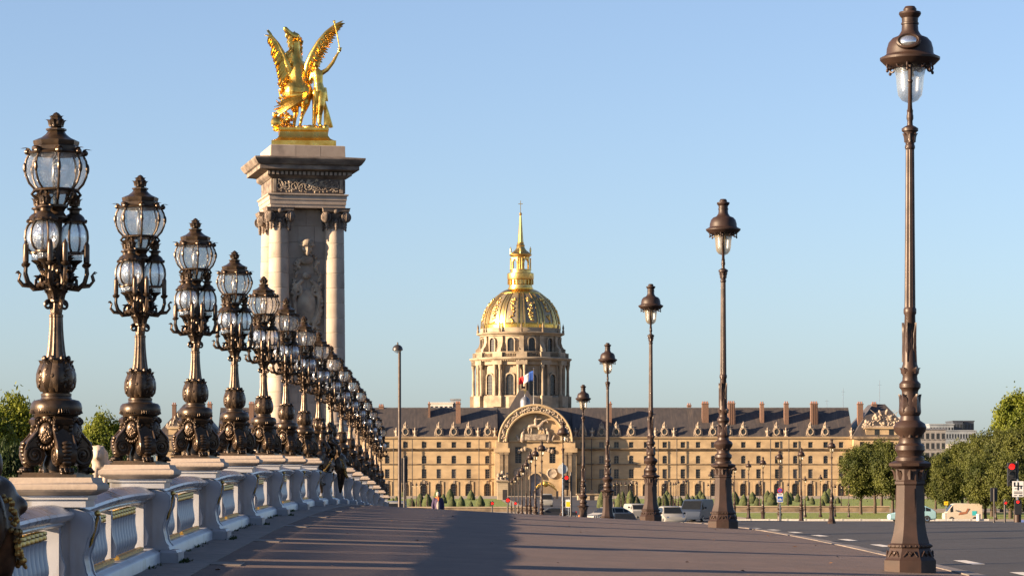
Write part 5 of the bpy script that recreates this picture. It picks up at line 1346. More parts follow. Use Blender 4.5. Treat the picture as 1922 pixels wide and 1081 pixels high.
# ------------------------------------------------------------------ domed church
DD = 933.0; KD = DD / FPX
dom = thing('domed_church', 'stone church drum with ribbed gilded dome, lantern and spire behind the palace', 'church', (18.85, DD, 0))
S = M['church_stone']
def dz(py): return EYE + (HY - py) * KD
def lath(prof, nm, mt, par=dom, n=48, **kw):
    m = MB(); m.lathe([(r * KD, dz(y)) for r, y in prof], n, **kw); return m.build(nm, mt, par, sharp=25)
m = MB(); m.box(-22, 22, -18, 22, -0.3, dz(772)); m.build('church_body', S, dom)
lath([(91, 775), (91, 747), (88, 744)], 'drum_base', S, n=12, rot=R(15))
dw = lath([(80, 746), (80, 688)], 'drum_wall', S)
lath([(83, 688), (86, 687), (86, 680), (93, 678.5), (96, 676), (96, 674), (85, 672)], 'drum_cornice', S)
lath([(84, 674), (84, 664.5), (86, 664), (86, 663), (80, 662.5)], 'parapet', S)
lath([(73, 664), (73, 632)], 'attic_wall', S)
lath([(76, 633), (77, 631), (82, 629), (83, 627), (75, 625), (75.5, 618), (74, 617)], 'attic_cornice', S)
DP = [(74, 618), (73.2, 606), (71, 595), (67.5, 585), (62, 575), (55, 566.5), (46.5, 558), (38, 551.5), (30, 546.5), (24, 544)]
sh = lath(DP, 'dome_shell', M['dome_lead'], n=96)
lath([(75, 619), (75.2, 612), (73.9, 609), (72.7, 609)], 'dome_base_band', M['gold'], n=96)
lath([(40, 553.2), (39.2, 550.6), (31, 545.5), (24, 543), (24, 541)], 'dome_crown_band', M['gold'], n=96)
def angs(): return [(-PI / 2 + k * PI / 6) for k in range(-4, 5)]
def vis(a): return math.sin(a) < 0.30
for k in range(12):
    a = -PI / 2 + k * PI / 6
    if not vis(a): continue
    T = Rz(a)
    m = MB()
    for off in (-1, 0, 1):
        ring_ = []
        for (r, y) in DP:
            w = (4.4 if off == 0 else 2.3) * (0.35 + 0.65 * r / 74) * KD; o_ = off * 6.6 * (0.25 + 0.75 * r / 74) * KD
            h = (1.3 if off else 0.6) * KD
            ring_.append([(r * KD - 0.25, o_ - w / 2, dz(y)), (r * KD + h, o_ - w / 2, dz(y)), (r * KD + h, o_ + w / 2, dz(y)), (r * KD - 0.25, o_ + w / 2, dz(y))])
        m.loft(ring_, T)
    m.build('dome_rib', M['gold_dome'], dom, sharp=30)
    # pinnacle
    p = MB(); p.lathe([(2.2 * KD, dz(627)), (2.2 * KD, dz(621)), (1.2 * KD, dz(620)), (2.0 * KD, dz(616)), (1.2 * KD, dz(612)), (0.5 * KD, dz(610)), (0, dz(607))], 8, T @ Tr(80 * KD, 0, 0)); p.build('pinnacle', M['facade_dirty'], dom)
    # buttress scroll of the attic
    b = MB(); b.prism([(72 * KD, dz(663.5)), (84.5 * KD, dz(663.5)), (83.5 * KD, dz(657)), (79 * KD, dz(652)), (76.5 * KD, dz(644)), (77 * KD, dz(634)), (72 * KD, dz(633))], -4.2 * KD, 4.2 * KD, T); b.tube([(p_[0] + 81 * KD, p_[1], p_[2] + dz(659)) for p_ in spiral(0, 0, 3.5 * KD, 0.6 * KD, 1.5, -4.4 * KD, 18, 0, 1)], 0.12, 6, T); b.build('buttress', S, dom, sharp=30)
    # pier with paired columns
    q = MB(); q.box(78 * KD, 84 * KD, -9.5 * KD, 9.5 * KD, dz(745), dz(687.5), T); q.box(79 * KD, 92.5 * KD, -10.5 * KD, 10.5 * KD, dz(687), dz(679), T); q.box(82 * KD, 95 * KD, -11 * KD, 11 * KD, dz(765), dz(744.5), T); q.box(82 * KD, 90 * KD, -10 * KD, 10 * KD, dz(673.5), dz(664), T); po = q.build('pier', S, dom)
    for s in (-1, 1):
        c = MB(); c.lathe([(3.4 * KD, dz(744.5)), (3.4 * KD, dz(742)), (2.8 * KD, dz(741)), (2.45 * KD, dz(696)), (2.8 * KD, dz(695)), (3.8 * KD, dz(689)), (3.8 * KD, dz(687.2))], 14, T @ Tr(88.5 * KD, s * 5.7 * KD, 0)); c.build('column', S, po)
        for e in range(6): pass
for k in range(12):
    a = -PI / 2 + PI / 12 + k * PI / 6
    if not vis(a): continue
    T = Rz(a)
    def archwin(r, hw_, y0, y1, nm, deep):
        pr_ = [(-hw_, dz(y0)), (hw_, dz(y0)), (hw_, dz(y1) - hw_)] + [(hw_ * math.cos(PI * e / 8), dz(y1) - hw_ + hw_ * math.sin(PI * e / 8)) for e in range(1, 8)] + [(-hw_, dz(y1) - hw_)]
        T2 = T @ Rz(PI / 2) @ Tr(0, -r, 0)
        g = MB(); g.prism(pr_, -0.08, 0.3, T2); w = g.build(nm, M['window'], dom, sharp=30)
        f = MB()
        big = [(x_ * 1.28, dz(y0) + (z_ - dz(y0)) * 1.06) for x_, z_ in pr_]
        f.loft([[(p[0], -deep, p[1]) for p in big], [(p[0], 0.25, p[1]) for p in big]], T2, cap=False)
        nn = len(pr_)
        f.add([(p[0], -deep, p[1]) for p in big] + [(p[0], -deep, p[1]) for p in pr_], [(i, (i + 1) % nn, (i + 1) % nn + nn, i + nn) for i in range(nn)], T2)
        f.loft([[(p[0], -deep, p[1]) for p in pr_], [(p[0], 0.0, p[1]) for p in pr_]], T2, cap=False)
        f.build('surround', S, w, sharp=30)
        b = MB()
        for x_ in (-hw_ * 0.35, hw_ * 0.35): b.box(x_ - 0.05, x_ + 0.05, -0.16, -0.09, dz(y0), dz(y1) - 0.1, T2)
        nb_ = 6
        for e in range(1, nb_): b.box(-hw_, hw_, -0.15, -0.1, dz(y0) + (dz(y1) - dz(y0)) * e / nb_ - 0.05, dz(y0) + (dz(y1) - dz(y0)) * e / nb_ + 0.05, T2)
        b.build('glazing_bar', M['iron_dark'], w)
    archwin(80 * KD * math.cos(0.07) + 0.1, 7.3 * KD, 742, 704, 'drum_window', 0.55)
    archwin(73 * KD * math.cos(0.07) + 0.1, 6.2 * KD, 664, 637, 'attic_window', 0.6)
    g = MB(); r_ = random.Random(k)    # gilded trophies on the lead panels
    for q in range(34):
        t = r_.random(); yy = 562 + 46 * t; i_ = 0
        for i_ in range(len(DP) - 1):
            if DP[i_ + 1][1] <= yy <= DP[i_][1]: break
        u = (DP[i_][1] - yy) / max(0.01, DP[i_][1] - DP[i_ + 1][1]); rr_ = DP[i_][0] * (1 - u) + DP[i_ + 1][0] * u
        wdt = (3.2 + 3.2 * math.sin(PI * min(1, t * 1.15)) * (0.6 + 0.4 * math.sin(t * 14))) * (0.4 + 0.6 * rr_ / 74)
        g.ell((rr_ * KD + 0.1, r_.uniform(-1, 1) * wdt * KD, dz(yy)), (0.35, r_.uniform(0.2, 0.45), r_.uniform(0.25, 0.55)), 7, 5, T)
    g.build('gilded_trophy', M['gold_dome'], dom, sharp=60)
    bb = MB()
    for e in range(7): bb.box(84.2 * KD, 86.2 * KD, (-9 + 3 * e - 0.7) * KD, (-9 + 3 * e + 0.7) * KD, dz(671.5), dz(666), T)
    bb.build('parapet_baluster', M['facade_dirty'], dom)
    dt = MB()
    for e in range(10): dt.box(86.0 * KD, 91.0 * KD, (-18 + 4 * e - 1.1) * KD * 1.05, (-18 + 4 * e + 1.1) * KD * 1.05, dz(680.2), dz(678.0), T)
    dt.build('modillion', S, dom)
GD = M['gold_dome']
lath([(23, 541), (22, 538), (22, 536), (21, 534), (21, 526), (24.5, 525), (25, 523), (25, 514), (24, 513), (21, 513)], 'lantern_base', GD)
for k in range(20):
    a = 2 * PI * k / 20
    if math.sin(a) > 0.2: continue
    m = MB(); m.box(20.5 * KD, 24.5 * KD, -0.9 * KD, 0.9 * KD, dz(534.5), dz(526), Rz(a)); m.build('corbel', GD, dom)
lath([(19.5, 513), (19.5, 507.5), (20.5, 507), (20.5, 506)], 'lantern_stylobate', GD, n=16)
for k in range(4):
    a = k * PI / 2
    m = MB(); T = Rz(a); m.box(12.5 * KD, 16.5 * KD, -4.6 * KD, 4.6 * KD, dz(506), dz(483), T)
    for s in (-1, 1):
        m.lathe([(1.3 * KD, dz(506)), (1.1 * KD, dz(487)), (1.6 * KD, dz(485))], 8, T @ Tr(18.6 * KD, s * 2.2 * KD, 0)); m.lathe([(1.1 * KD, dz(506)), (0.9 * KD, dz(487)), (1.4 * KD, dz(485))], 8, T @ Tr(15 * KD, s * 6.0 * KD, 0))
    m.build('lantern_pier', GD, dom)
    m = MB(); T2 = Rz(a + PI / 4); hw_ = 4.6 * KD; zt_ = dz(491)
    m.prism([(-7 * KD, dz(483)), (-7 * KD, zt_)] + [(-hw_, zt_)] + [(hw_ * math.cos(PI - PI * e / 10), zt_ + hw_ * math.sin(PI * e / 10)) for e in range(1, 10)] + [(hw_, zt_), (7 * KD, zt_), (7 * KD, dz(483))], -0.35, 0.35, T2 @ Rz(PI / 2) @ Tr(0, -14.0 * KD, 0)); m.build('lantern_arch', GD, dom)
lath([(12.0, 484), (17, 484), (17.5, 482), (20.5, 480), (21, 478), (19, 476.5), (15, 473), (11, 470), (8.5, 466), (7.2, 463), (8.2, 461), (7, 459), (6, 457), (6.4, 455)], 'lantern_roof', GD, n=24)
for k in range(4):
    a = k * PI / 2 + R(-2)
    m = MB(); T = Rz(a) @ Tr(18.5 * KD, 0, 0); m.lathe([(1.8 * KD, dz(477)), (1.2 * KD, dz(475)), (1.7 * KD, dz(472)), (1.9 * KD, dz(469.5)), (1.5 * KD, dz(467)), (0.6 * KD, dz(466)), (0.9 * KD, dz(464.6)), (0, dz(463))], 10, T); m.build('lantern_statue', GD, dom)
lath([(6.0, 458), (5.2, 452), (2.2, 408), (1.4, 404.5)], 'spire', GD, n=8)
lath([(0.5, 405.5), (2.0, 404.2), (2.8, 402), (2.0, 399.8), (0.5, 398.6)], 'orb', GD, n=12)
m = MB(); m.box(-0.10, 0.10, -0.1, 0.1, dz(399), dz(377)); m.box(-4.2 * KD, 4.2 * KD, -0.09, 0.09, dz(383.6), dz(382.4)); m.build('cross', GD, dom)
# ------------------------------------------------------------------ esplanade lamps
def place_lamp(px, top, d, label, scale=None, x=None, amber=False):
    x_ = atx(px, d) if x is None else x
    g = ground(x_, d); h = EYE + (HY - top) / FPX * d - g
    s = h / 7.4 if scale is None else scale
    return copy_tree(L2, (x_, d, g), R(rng.uniform(-30, 30)), s, label, 'street lamps on the esplanade')
AV = [(1016.8, 827, 211), (1005, 839, 230), (995, 847, 248), (988, 862, 266), (980, 872, 285), (973, 883, 305), (966, 892, 330), (960, 898, 355)]
ordw = ['first', 'second', 'third', 'fourth', 'fifth', 'sixth', 'seventh', 'eighth', 'ninth', 'tenth']
for n_, (px, t, d) in enumerate(AV): place_lamp(px, t, d, '%s lamp, from the right, of the close row in front of the portal' % ordw[n_])
RW = [(1561, 823, 250), (1504, 840, 272.5), (1463, 845, 291), (1432, 857, 307), (1405, 864, 323), (1378.5, 871, 340)]
for n_, (px, t, d) in enumerate(RW): place_lamp(px, t, d, '%s lamp, from the right, of the receding row on the esplanade road' % ordw[n_])
SM = [(762, 892, 380), (774, 905, 420), (781.5, 905, 440), (789, 905, 460), (801.7, 903, 430), (1152, 904, 450), (1158, 902, 470), (1166, 903, 455), (1174, 903, 440), (1182.5, 902, 430), (1194.5, 902, 420),
      (1245, 908, 440), (1258, 905, 450), (1264, 905, 465), (1268, 904, 480), (1273, 900, 420), (1287, 898, 410), (1329, 906, 430), (1333.5, 884, 360), (1374, 905, 440), (1426, 904, 420), (1479, 906, 430), (1511, 893, 345), (1540, 890, 345), (1567, 908, 350), (1579, 908, 400), (1593, 908, 345), (1830.6, 902, 335), (1868.6, 899, 325)]
ow = ['first', 'second', 'third', 'fourth', 'fifth', 'sixth', 'seventh', 'eighth', 'ninth', 'tenth', 'eleventh', 'twelfth', 'thirteenth', 'fourteenth', 'fifteenth', 'sixteenth', 'seventeenth', 'eighteenth', 'nineteenth', 'twentieth', 'twenty-first', 'twenty-second', 'twenty-third', 'twenty-fourth', 'twenty-fifth', 'twenty-sixth', 'twenty-seventh', 'twenty-eighth', 'last']
for n_, (px, t, d) in enumerate(SM): place_lamp(px, t, d, '%s of the small far lantern lamps, from the left' % ow[n_])

# ------------------------------------------------------------------ lawns, low walls, gate
sheet('lawn', lin(34, 120, 4), [330, 350, 388], lambda x, y: 0.012, M['grass'])
sheet('lawn', lin(30, 118, 4), [440, 520, 640], lambda x, y: 0.012, M['grass'])
sheet('lawn', lin(-60, 8, 4), [440, 520, 640], lambda x, y: 0.012, M['grass'])
def low_wall(x0, x1, d, h, label):
    t = thing('low_wall', label, 'wall', ((x0 + x1) / 2, d, 0)); w = (x1 - x0) / 2
    m = MB(); m.box(-w, w, -0.25, 0.25, -0.2, h - 0.14); m.build('wall_body', M['facade_dirty'], t)
    m = MB(); m.box(-w - 0.05, w + 0.05, -0.36, 0.36, h - 0.14, h); m.build('coping', S, t)
low_wall(-60, 10.5, 400, 0.72, 'low pale stone wall in front of the left lawn'); low_wall(30.5, 60, 398, 0.85, 'low stone wall between the two right lawns')
bar = thing('site_barrier', 'long row of low white barrier panels beside the road on the right', 'barrier', (42, 300, -0.4))
pm_ = MB(); pm_.box(-0.93, 0.93, -0.04, 0.04, 0.05, 0.86); pm_.box(-0.95, -0.90, -0.06, 0.06, 0, 0.9); pm_.box(0.90, 0.95, -0.06, 0.06, 0, 0.9)
PANM = pm_.mesh('panel', nmat('barrier_white', (0.62, 0.60, 0.56), (0.5, 0.48, 0.44), 0.6, vary=0.15), None)
for k in range(14): link('panel', PANM, bar, (-12.5 + 1.95 * k, 0, 0))
# guard pavilion, gate piers and gilded gate
def pavilion(px0, px1, top, d, label):
    x0, x1 = atx(px0, d), atx(px1, d); h = EYE + (HY - top) / FPX * d
    t = thing('guard_pavilion', label, 'pavilion', ((x0 + x1) / 2, d, 0), group='guard pavilions by the gate'); w = (x1 - x0) / 2
    m = MB(); m.box(-w, w, 0, 4, -0.1, h - 0.3); b = m.build('wall', S, t)
    n = int(h / 0.42)
    for k in range(n):
        m = MB(); m.box(-w - 0.05, w + 0.05, -0.05, 4.05, k * h * 0.93 / n + 0.03, (k + 1) * h * 0.93 / n - 0.05); m.build('stone_course', S, b, sharp=None)
    m = MB(); m.box(-w - 0.3, w + 0.3, -0.3, 4.3, h - 0.3, h); m.build('cornice', M['facade_dirty'], t)
    m = MB(); m.box(-0.45, 0.45, -0.09, 0.0, 0, 2.2); m.build('door', M['iron_dark'], t, (w * 0.4, 0, 0))
pavilion(1085, 1122, 926, 600, 'small banded stone guard pavilion right of the gate'); pavilion(934, 953, 902, 610, 'tall narrow stone guard pavilion left of the gate')
t = MB(); r_ = random.Random(31)
tr_ = thing('stone_trophy', 'pale carved stone trophy on top of the narrow pavilion left of the gate', 'statue', (atx(943.5, 610), 612, EYE + (HY - 902) / FPX * 610))
for q in range(40): t.ell((r_.uniform(-1.1, 1.1), r_.uniform(-0.5, 0.5), r_.uniform(0, 1.6)), (r_.uniform(0.15, 0.35), 0.3, r_.uniform(0.15, 0.4)), 7, 5)
t.ell((0, 0, 1.8), (0.4, 0.3, 0.5), 8, 6); t.box(-1.2, 1.2, -0.7, 0.7, -0.02, 0.25)
link('carving', blob_mesh('carving', t, M['relief'], 0.1, 1), tr_)
gt = thing('iron_gate', 'dark iron gate with gilded arched crest in front of the portal', 'gate', (atx(1024, 640), 640, 0))
kg = 640 / FPX
for k in range(33):
    u = -1 + 2 * k / 32; x = u * 21 * kg; h = (HY - 922) * kg + EYE + 1.1 * (1 - u * u)
    m = MB(); m.lathe([(0.035, 0), (0.035, h), (0.07, h + 0.08), (0, h + 0.3)], 6, Tr(x, 0, 0)); m.build('bar', M['iron_dark'], gt)
ga = MB(); ga.tube([(u / 10 * 21 * kg, 0, EYE + (HY - 922) * kg + 0.25 + 1.3 * (1 - (u / 10) ** 2)) for u in range(-10, 11)], 0.16, 6)
for u in range(-6, 7): ga.tube(spiral(u * 2.6 * kg, EYE + (HY - 920) * kg + 1.75 * (1 - (u / 8) ** 2), 0.32, 0.06, 1.3, 0, 12, 0, 1), 0.06, 5)
ga.ell((0, 0, EYE + (HY - 908) * kg), (0.6, 0.15, 0.7), 10, 8); ga.build('gilded_crest', M['gold'], gt)
for s in (-1, 1):
    m = MB(); m.box(s * 22 * kg - 0.25, s * 22 * kg + 0.25, -0.25, 0.25, 0, EYE + (HY - 921) * kg); m.build('gate_post', M['iron_dark'], gt)

# ------------------------------------------------------------------ clipped yews
def yew_mesh(seed):
    m = MB(); nu, nv = 26, 18; rr = random.Random(seed)
    for j in range(nv + 1):
        v = j / nv; r = 0.34 * (1 - v ** 2.1) ** 0.9 * (1 if v > 0.08 else 0.82 + 2.2 * v) if v < 1 else 0.0
        for i in range(nu):
            a = 2 * PI * i / nu; k = 1 + 0.10 * mnoise.noise(Vector((math.cos(a) * 2 + seed, math.sin(a) * 2, v * 5))) + rr.uniform(-0.035, 0.035)
            m.v.append((r * k * math.cos(a), r * k * math.sin(a), v + rr.uniform(-0.008, 0.008)))
    m.f += [(j * nu + i, j * nu + (i + 1) % nu, (j + 1) * nu + (i + 1) % nu, (j + 1) * nu + i) for j in range(nv) for i in range(nu)]
    return m.mesh('yew', M['yew'], 80)
YM = [yew_mesh(s) for s in (1, 2, 3)]
def Y4(l, ox, oy, sc): return [(ox + a / sc, oy + b / sc, oy + c / sc, w) for (a, b, c, w) in l]
YL = Y4([(170, 835, 890, 1), (213, 868, 905, 1), (243, 855, 905, 1), (302, 788, 840, 1), (370, 868, 950, 1), (445, 830, 948, 1), (505, 832, 950, 1), (527, 868, 950, 1), (590, 798, 890, 1), (640, 838, 920, 1), (697, 793, 890, 1), (713, 858, 950, 1), (790, 853, 945, 1), (875, 803, 893, 1), (873, 898, 950, 1), (953, 848, 948, 1), (1033, 896, 955, 1)], 690, 740, 4.504)
YR = Y4([(122, 750, 885, 0.75), (258, 765, 880, 0.8), (285, 750, 880, 0.7), (345, 740, 880, 0.8), (390, 780, 880, 1), (570, 790, 880, 0.9), (612, 770, 880, 0.9), (632, 745, 830, 1), (655, 765, 870, 0.9), (735, 790, 880, 0.9), (790, 773, 870, 0.9), (830, 785, 865, 1), (862, 778, 850, 1), (893, 743, 820, 1), (915, 770, 835, 1), (1160, 750, 850, 1), (1232, 775, 875, 1), (1298, 755, 850, 1)], 1100, 740, 4.156)
YR += Y4([(78, 750, 860, 1), (150, 775, 875, 1), (218, 755, 850, 1), (255, 800, 870, 1), (335, 745, 840, 1), (370, 755, 865, 1), (485, 750, 860, 1), (515, 760, 830, 1), (572, 770, 840, 1), (645, 785, 830, 1), (683, 795, 858, 1), (760, 810, 880, 1), (785, 750, 850, 1), (815, 728, 830, 1), (885, 795, 850, 1), (965, 840, 880, 1)], 1360, 740, 4.159)
tens = ['', '', 'twenty', 'thirty']
ow2 = ow[:20] + ['%s-%s' % (tens[2 + k // 10], ow[k % 10]) if k % 10 < 9 else '%sth' % 'thirtie' for k in range(20)]
for side, lst in (('left', YL), ('right', YR)):
    for n_, (px, t, b, w) in enumerate(lst):
        d = min(690, EYE * FPX / (b - HY)); h = (b - t) / FPX * d
        o = link('yew_topiary', YM[n_ % 3], None, (atx(px, d), d, -0.02), rz=n_ * 1.3, scale=(h * 1.18 * w, h * 1.18 * w, h))
        tag(o, '%s clipped yew, counting from the left, on the lawn %s of the portal' % (ow2[sorted(lst).index((px, t, b, w))], side), 'topiary', 'clipped yews on the %s lawn' % side)

# ------------------------------------------------------------------ trees
def crown_mesh(seed, mat, nclump=230, nleaf=85, leaf=0.040, flat=0.9, low=0.0):
    """unit crown (radius 1, centre 0): leaf clumps through an uneven volume"""
    rr = random.Random(seed); m = MB()
    offs = [Vector((rr.gauss(0, 1), rr.gauss(0, 1), rr.gauss(0, 1))).normalized() for _ in range(9)]
    for c in range(nclump):
        d = Vector((rr.gauss(0, 1), rr.gauss(0, 1), rr.gauss(0, 1) + low)).normalized()
        lobe = 0.84 + 0.16 * max(d.dot(o) for o in offs) + rr.uniform(-0.10, 0.05)
        p = d * lobe * (rr.random() ** 0.33 if rr.random() < 0.4 else rr.uniform(0.82, 1.0)); p.z *= flat
        cs = rr.uniform(0.07, 0.13)
        for _ in range(nleaf):
            q = p + Vector((rr.gauss(0, cs), rr.gauss(0, cs), rr.gauss(0, cs * 0.75)))
            n = (q.normalized() * 0.7 + Vector((rr.gauss(0, 0.6), rr.gauss(0, 0.6), rr.gauss(0, 0.6) + 0.3))).normalized()
            u = n.orthogonal().normalized(); a = rr.random() * 6.3; v = n.cross(u)
            e1 = (u * math.cos(a) + v * math.sin(a)) * leaf * rr.uniform(0.7, 1.4); e2 = n.cross(e1).normalized() * leaf * 0.55
            o = len(m.v); m.v += [tuple(q - e1), tuple(q + e2 - n * 0.006), tuple(q + e1), tuple(q - e2 - n * 0.006)]; m.f.append((o, o + 1, o + 2, o + 3))
    return m.mesh('crown', mat, None)
def trunk_mesh(seed, H=1.0):
    """unit trunk with limbs: height 1, crown centre at ~0.65"""
    rr = random.Random(seed); m = MB()
    m.tube([(0, 0, -0.02), (0.005, 0, 0.15), (-0.01, 0.01, 0.35), (0.01, 0, 0.55), (0, 0, 0.8)], [0.026, 0.020, 0.017, 0.012, 0.004], 9)
    for k in range(9):
        a = k * 2.4 + rr.random(); z = rr.uniform(0.28, 0.55); L_ = rr.uniform(0.15, 0.27)
        m.tube([(0, 0, z), (L_ * 0.5 * math.cos(a), L_ * 0.5 * math.sin(a), z + 0.10), (L_ * math.cos(a), L_ * math.sin(a), z + 0.26)], [0.010, 0.007, 0.003], 6)
    return m.mesh('trunk', M['bark'], 60)
CRL = [crown_mesh(s, M['leaf']) for s in (1, 2, 3)]
CRF = [crown_mesh(s, M['leaf_fresh'], 240, 85, 0.044) for s in (5, 6)]
CRD = [crown_mesh(s, M['leaf_dark'], 180, 85, 0.046) for s in (8, 9)]
TRK = [trunk_mesh(s) for s in (1, 2)]
tn = 0
def tree(px, top, d, rpx, cr, label, bare=0.25, group=None, name='lime_tree'):
    global tn
    x = atx(px, d); g = ground(x, d) if x > -4.2 else plateau(d); H = EYE + (HY - top) / FPX * d - g; rx = rpx / FPX * d
    t = thing(name, label, 'tree', (x, d, g), rng.random() * 6.3, group)
    link('trunk', TRK[tn % 2], t, scale=(H, H, H * 0.95))
    rz = H * (1 - bare) / 2
    o = link('crown', cr[tn % len(cr)], t, (0, 0, H * bare + rz), scale=(rx, rx, rz * 1.06)); tn += 1
    return t
gr = 'lime trees right of the lawn'
tree(1616, 836, 372, 42, CRL, 'leftmost lime tree of the clump beside the right lawn', 0.22, gr)
tree(1642, 822, 380, 46, CRL, 'tallest lime tree in the middle of the clump by the lawn', 0.24, gr)
tree(1676, 828, 366, 42, CRL, 'lime tree of the clump just left of the nearest street lamp', 0.22, gr)
tree(1655, 830, 410, 40, CRL, 'lime tree half hidden behind the clump beside the lawn', 0.24, gr)
tree(1706, 836, 392, 40, CRL, 'lime tree partly behind the nearest street lamp pedestal', 0.24, gr)
gr = 'lime trees along the right edge'
for n_, (px, tp, d, r) in enumerate([(1756, 858, 430, 38), (1784, 842, 410, 46), (1806, 826, 385, 48), (1832, 815, 365, 48), (1862, 804, 350, 50), (1897, 800, 335, 52), (1935, 792, 322, 56), (1818, 828, 420, 44), (1880, 806, 395, 50), (1780, 868, 350, 34), (1850, 850, 318, 44), (1905, 845, 305, 48)]):
    tree(px, tp, d, r, CRL, '%s lime tree, counted from the left, in the mass at the right edge' % ow[n_], 0.20, gr)
tree(1925, 728, 400, 62, CRF, 'tall bright tree rising above the others at the right edge', 0.3, None, 'plane_tree')
gr = 'trees beyond the balustrade on the left'
tree(-45, 742, 185, 74, CRF, 'bright green tree cut by the left edge', 0.15, gr, 'plane_tree'); tree(26, 736, 190, 76, CRF, 'tall bright green tree behind the nearest candelabra', 0.15, gr, 'plane_tree')
tree(92, 772, 205, 58, CRF, 'lower green tree just right of the nearest candelabra foot', 0.15, gr, 'plane_tree'); tree(194, 772, 235, 50, CRF, 'round green tree between the first and second candelabra', 0.15, gr, 'plane_tree')
tree(232, 796, 250, 46, CRF, 'small green tree behind the second candelabra', 0.15, gr, 'plane_tree'); tree(150, 815, 240, 42, CRD, 'dark tree low between the first two candelabra', 0.12, gr, 'plane_tree')
for n_, (px, tp, d, r) in enumerate([(10, 822, 160, 52), (70, 835, 165, 50), (215, 838, 170, 40), (262, 846, 180, 40), (318, 862, 190, 34), (360, 872, 200, 30), (130, 850, 160, 44)]):
    tree(px, tp, d, r, CRD, '%s dark low tree, from the left, filling behind the balustrade' % ['first', 'third', 'fourth', 'fifth', 'sixth', 'last', 'second'][n_] if n_ != 6 else 'dark low tree behind the foot of the first candelabra', 0.05, 'dark low trees behind the balustrade', 'low_tree')

# ------------------------------------------------------------------ buildings far behind
def building(px0, px1, top, d, depth, mat, label, cols, rows, wmat=None, roof=None, base=None):
    x0, x1 = atx(px0, d), atx(px1, d); h = EYE + (HY - top) / FPX * d; w = x1 - x0
    t = thing('building', label, 'building', ((x0 + x1) / 2, d, 0))
    m = MB(); m.box(-w / 2, w / 2, 0, depth, -0.5, h); b = m.build('wall', mat, t)
    m = MB(); m.box(-w / 2 - 0.3, w / 2 + 0.3, -0.3, depth + 0.3, h, h + 0.5); m.build('parapet', roof or mat, t)
    cw = w / cols; fh = 3.3; z = h - 3.2
    wm = MB(); wm.box(-cw * 0.27, cw * 0.27, -0.06, 0.2, 0, 2.0); WMh = wm.mesh('window', wmat or M['window'], None)
    sm = MB(); sm.box(-cw * 0.33, cw * 0.33, -0.25, 0, -0.2, 0); SMh = sm.mesh('sill', mat, None)
    for r_ in range(rows):
        for c in range(cols):
            o = link('window', WMh, t, (-w / 2 + (c + 0.5) * cw, 0, z - r_ * fh)); link('sill', SMh, o)
    return t
greyst = nmat('grey_stone', (0.26, 0.25, 0.245), (0.20, 0.195, 0.19), 0.85, 0, 0.3); whit = nmat('white_render', (0.66, 0.62, 0.56), (0.6, 0.56, 0.5), 0.8, 0, 0.2); dkg = nmat('dark_cladding', (0.07, 0.08, 0.10), (0.05, 0.06, 0.08), 0.3, 0, 0.4); glz = nmat('glazed_facade', (0.30, 0.33, 0.36), (0.22, 0.25, 0.28), 0.3, 0, 0.3)
building(1726, 1775, 806, 950, 14, greyst, 'grey stone apartment house right of the palace pavilion', 5, 4, roof=M['lead'])
building(1774, 1808, 836, 1050, 16, whit, 'white building with terraces above the right trees', 5, 2)
building(1745, 1790, 797, 1300, 20, glz, 'pale glazed office block far behind the apartment house', 8, 2)
building(1789, 1807, 791, 1320, 20, dkg, 'left one of two dark glass rooftop blocks', 3, 2); building(1810, 1828, 791, 1325, 20, dkg, 'right one of two dark glass rooftop blocks', 3, 2)
building(1770, 1832, 809, 1250, 16, glz, 'long pale glazed storey below the dark rooftop blocks', 12, 1)
building(1684, 1700, 785, 1200, 16, whit, 'white roof building peeping out right of the palace pavilion', 2, 2)
building(806, 850, 757, 1250, 20, whit, 'white flat roofed building peeping over the left palace roof', 5, 1); building(846, 864, 750, 1260, 16, glz, 'small grey rooftop block peeping beside the left chimney', 2, 1)
def mast(px, top, base, d, label):
    x = atx(px, d); z = EYE + (HY - base) / FPX * d; h = (base - top) / FPX * d
    t = thing('antenna_mast', label, 'antenna', (x, d, z)); m = MB(); m.lathe([(0.09, -2.5), (0.06, h)], 6); m.build('pole', M['chrome'], t)
    m = MB(); m.box(-0.5, 0.5, -0.03, 0.03, h * 0.8, h * 0.8 + 0.06); m.build('crossbar', M['chrome'], t)
mast(1582.5, 728, 764, 752, 'thin antenna mast on the right palace roof'); mast(1651, 714, 757, 752, 'tall thin antenna mast on the right pavilion roof'); mast(1552, 750, 764, 752, 'short antenna on the right palace roof')

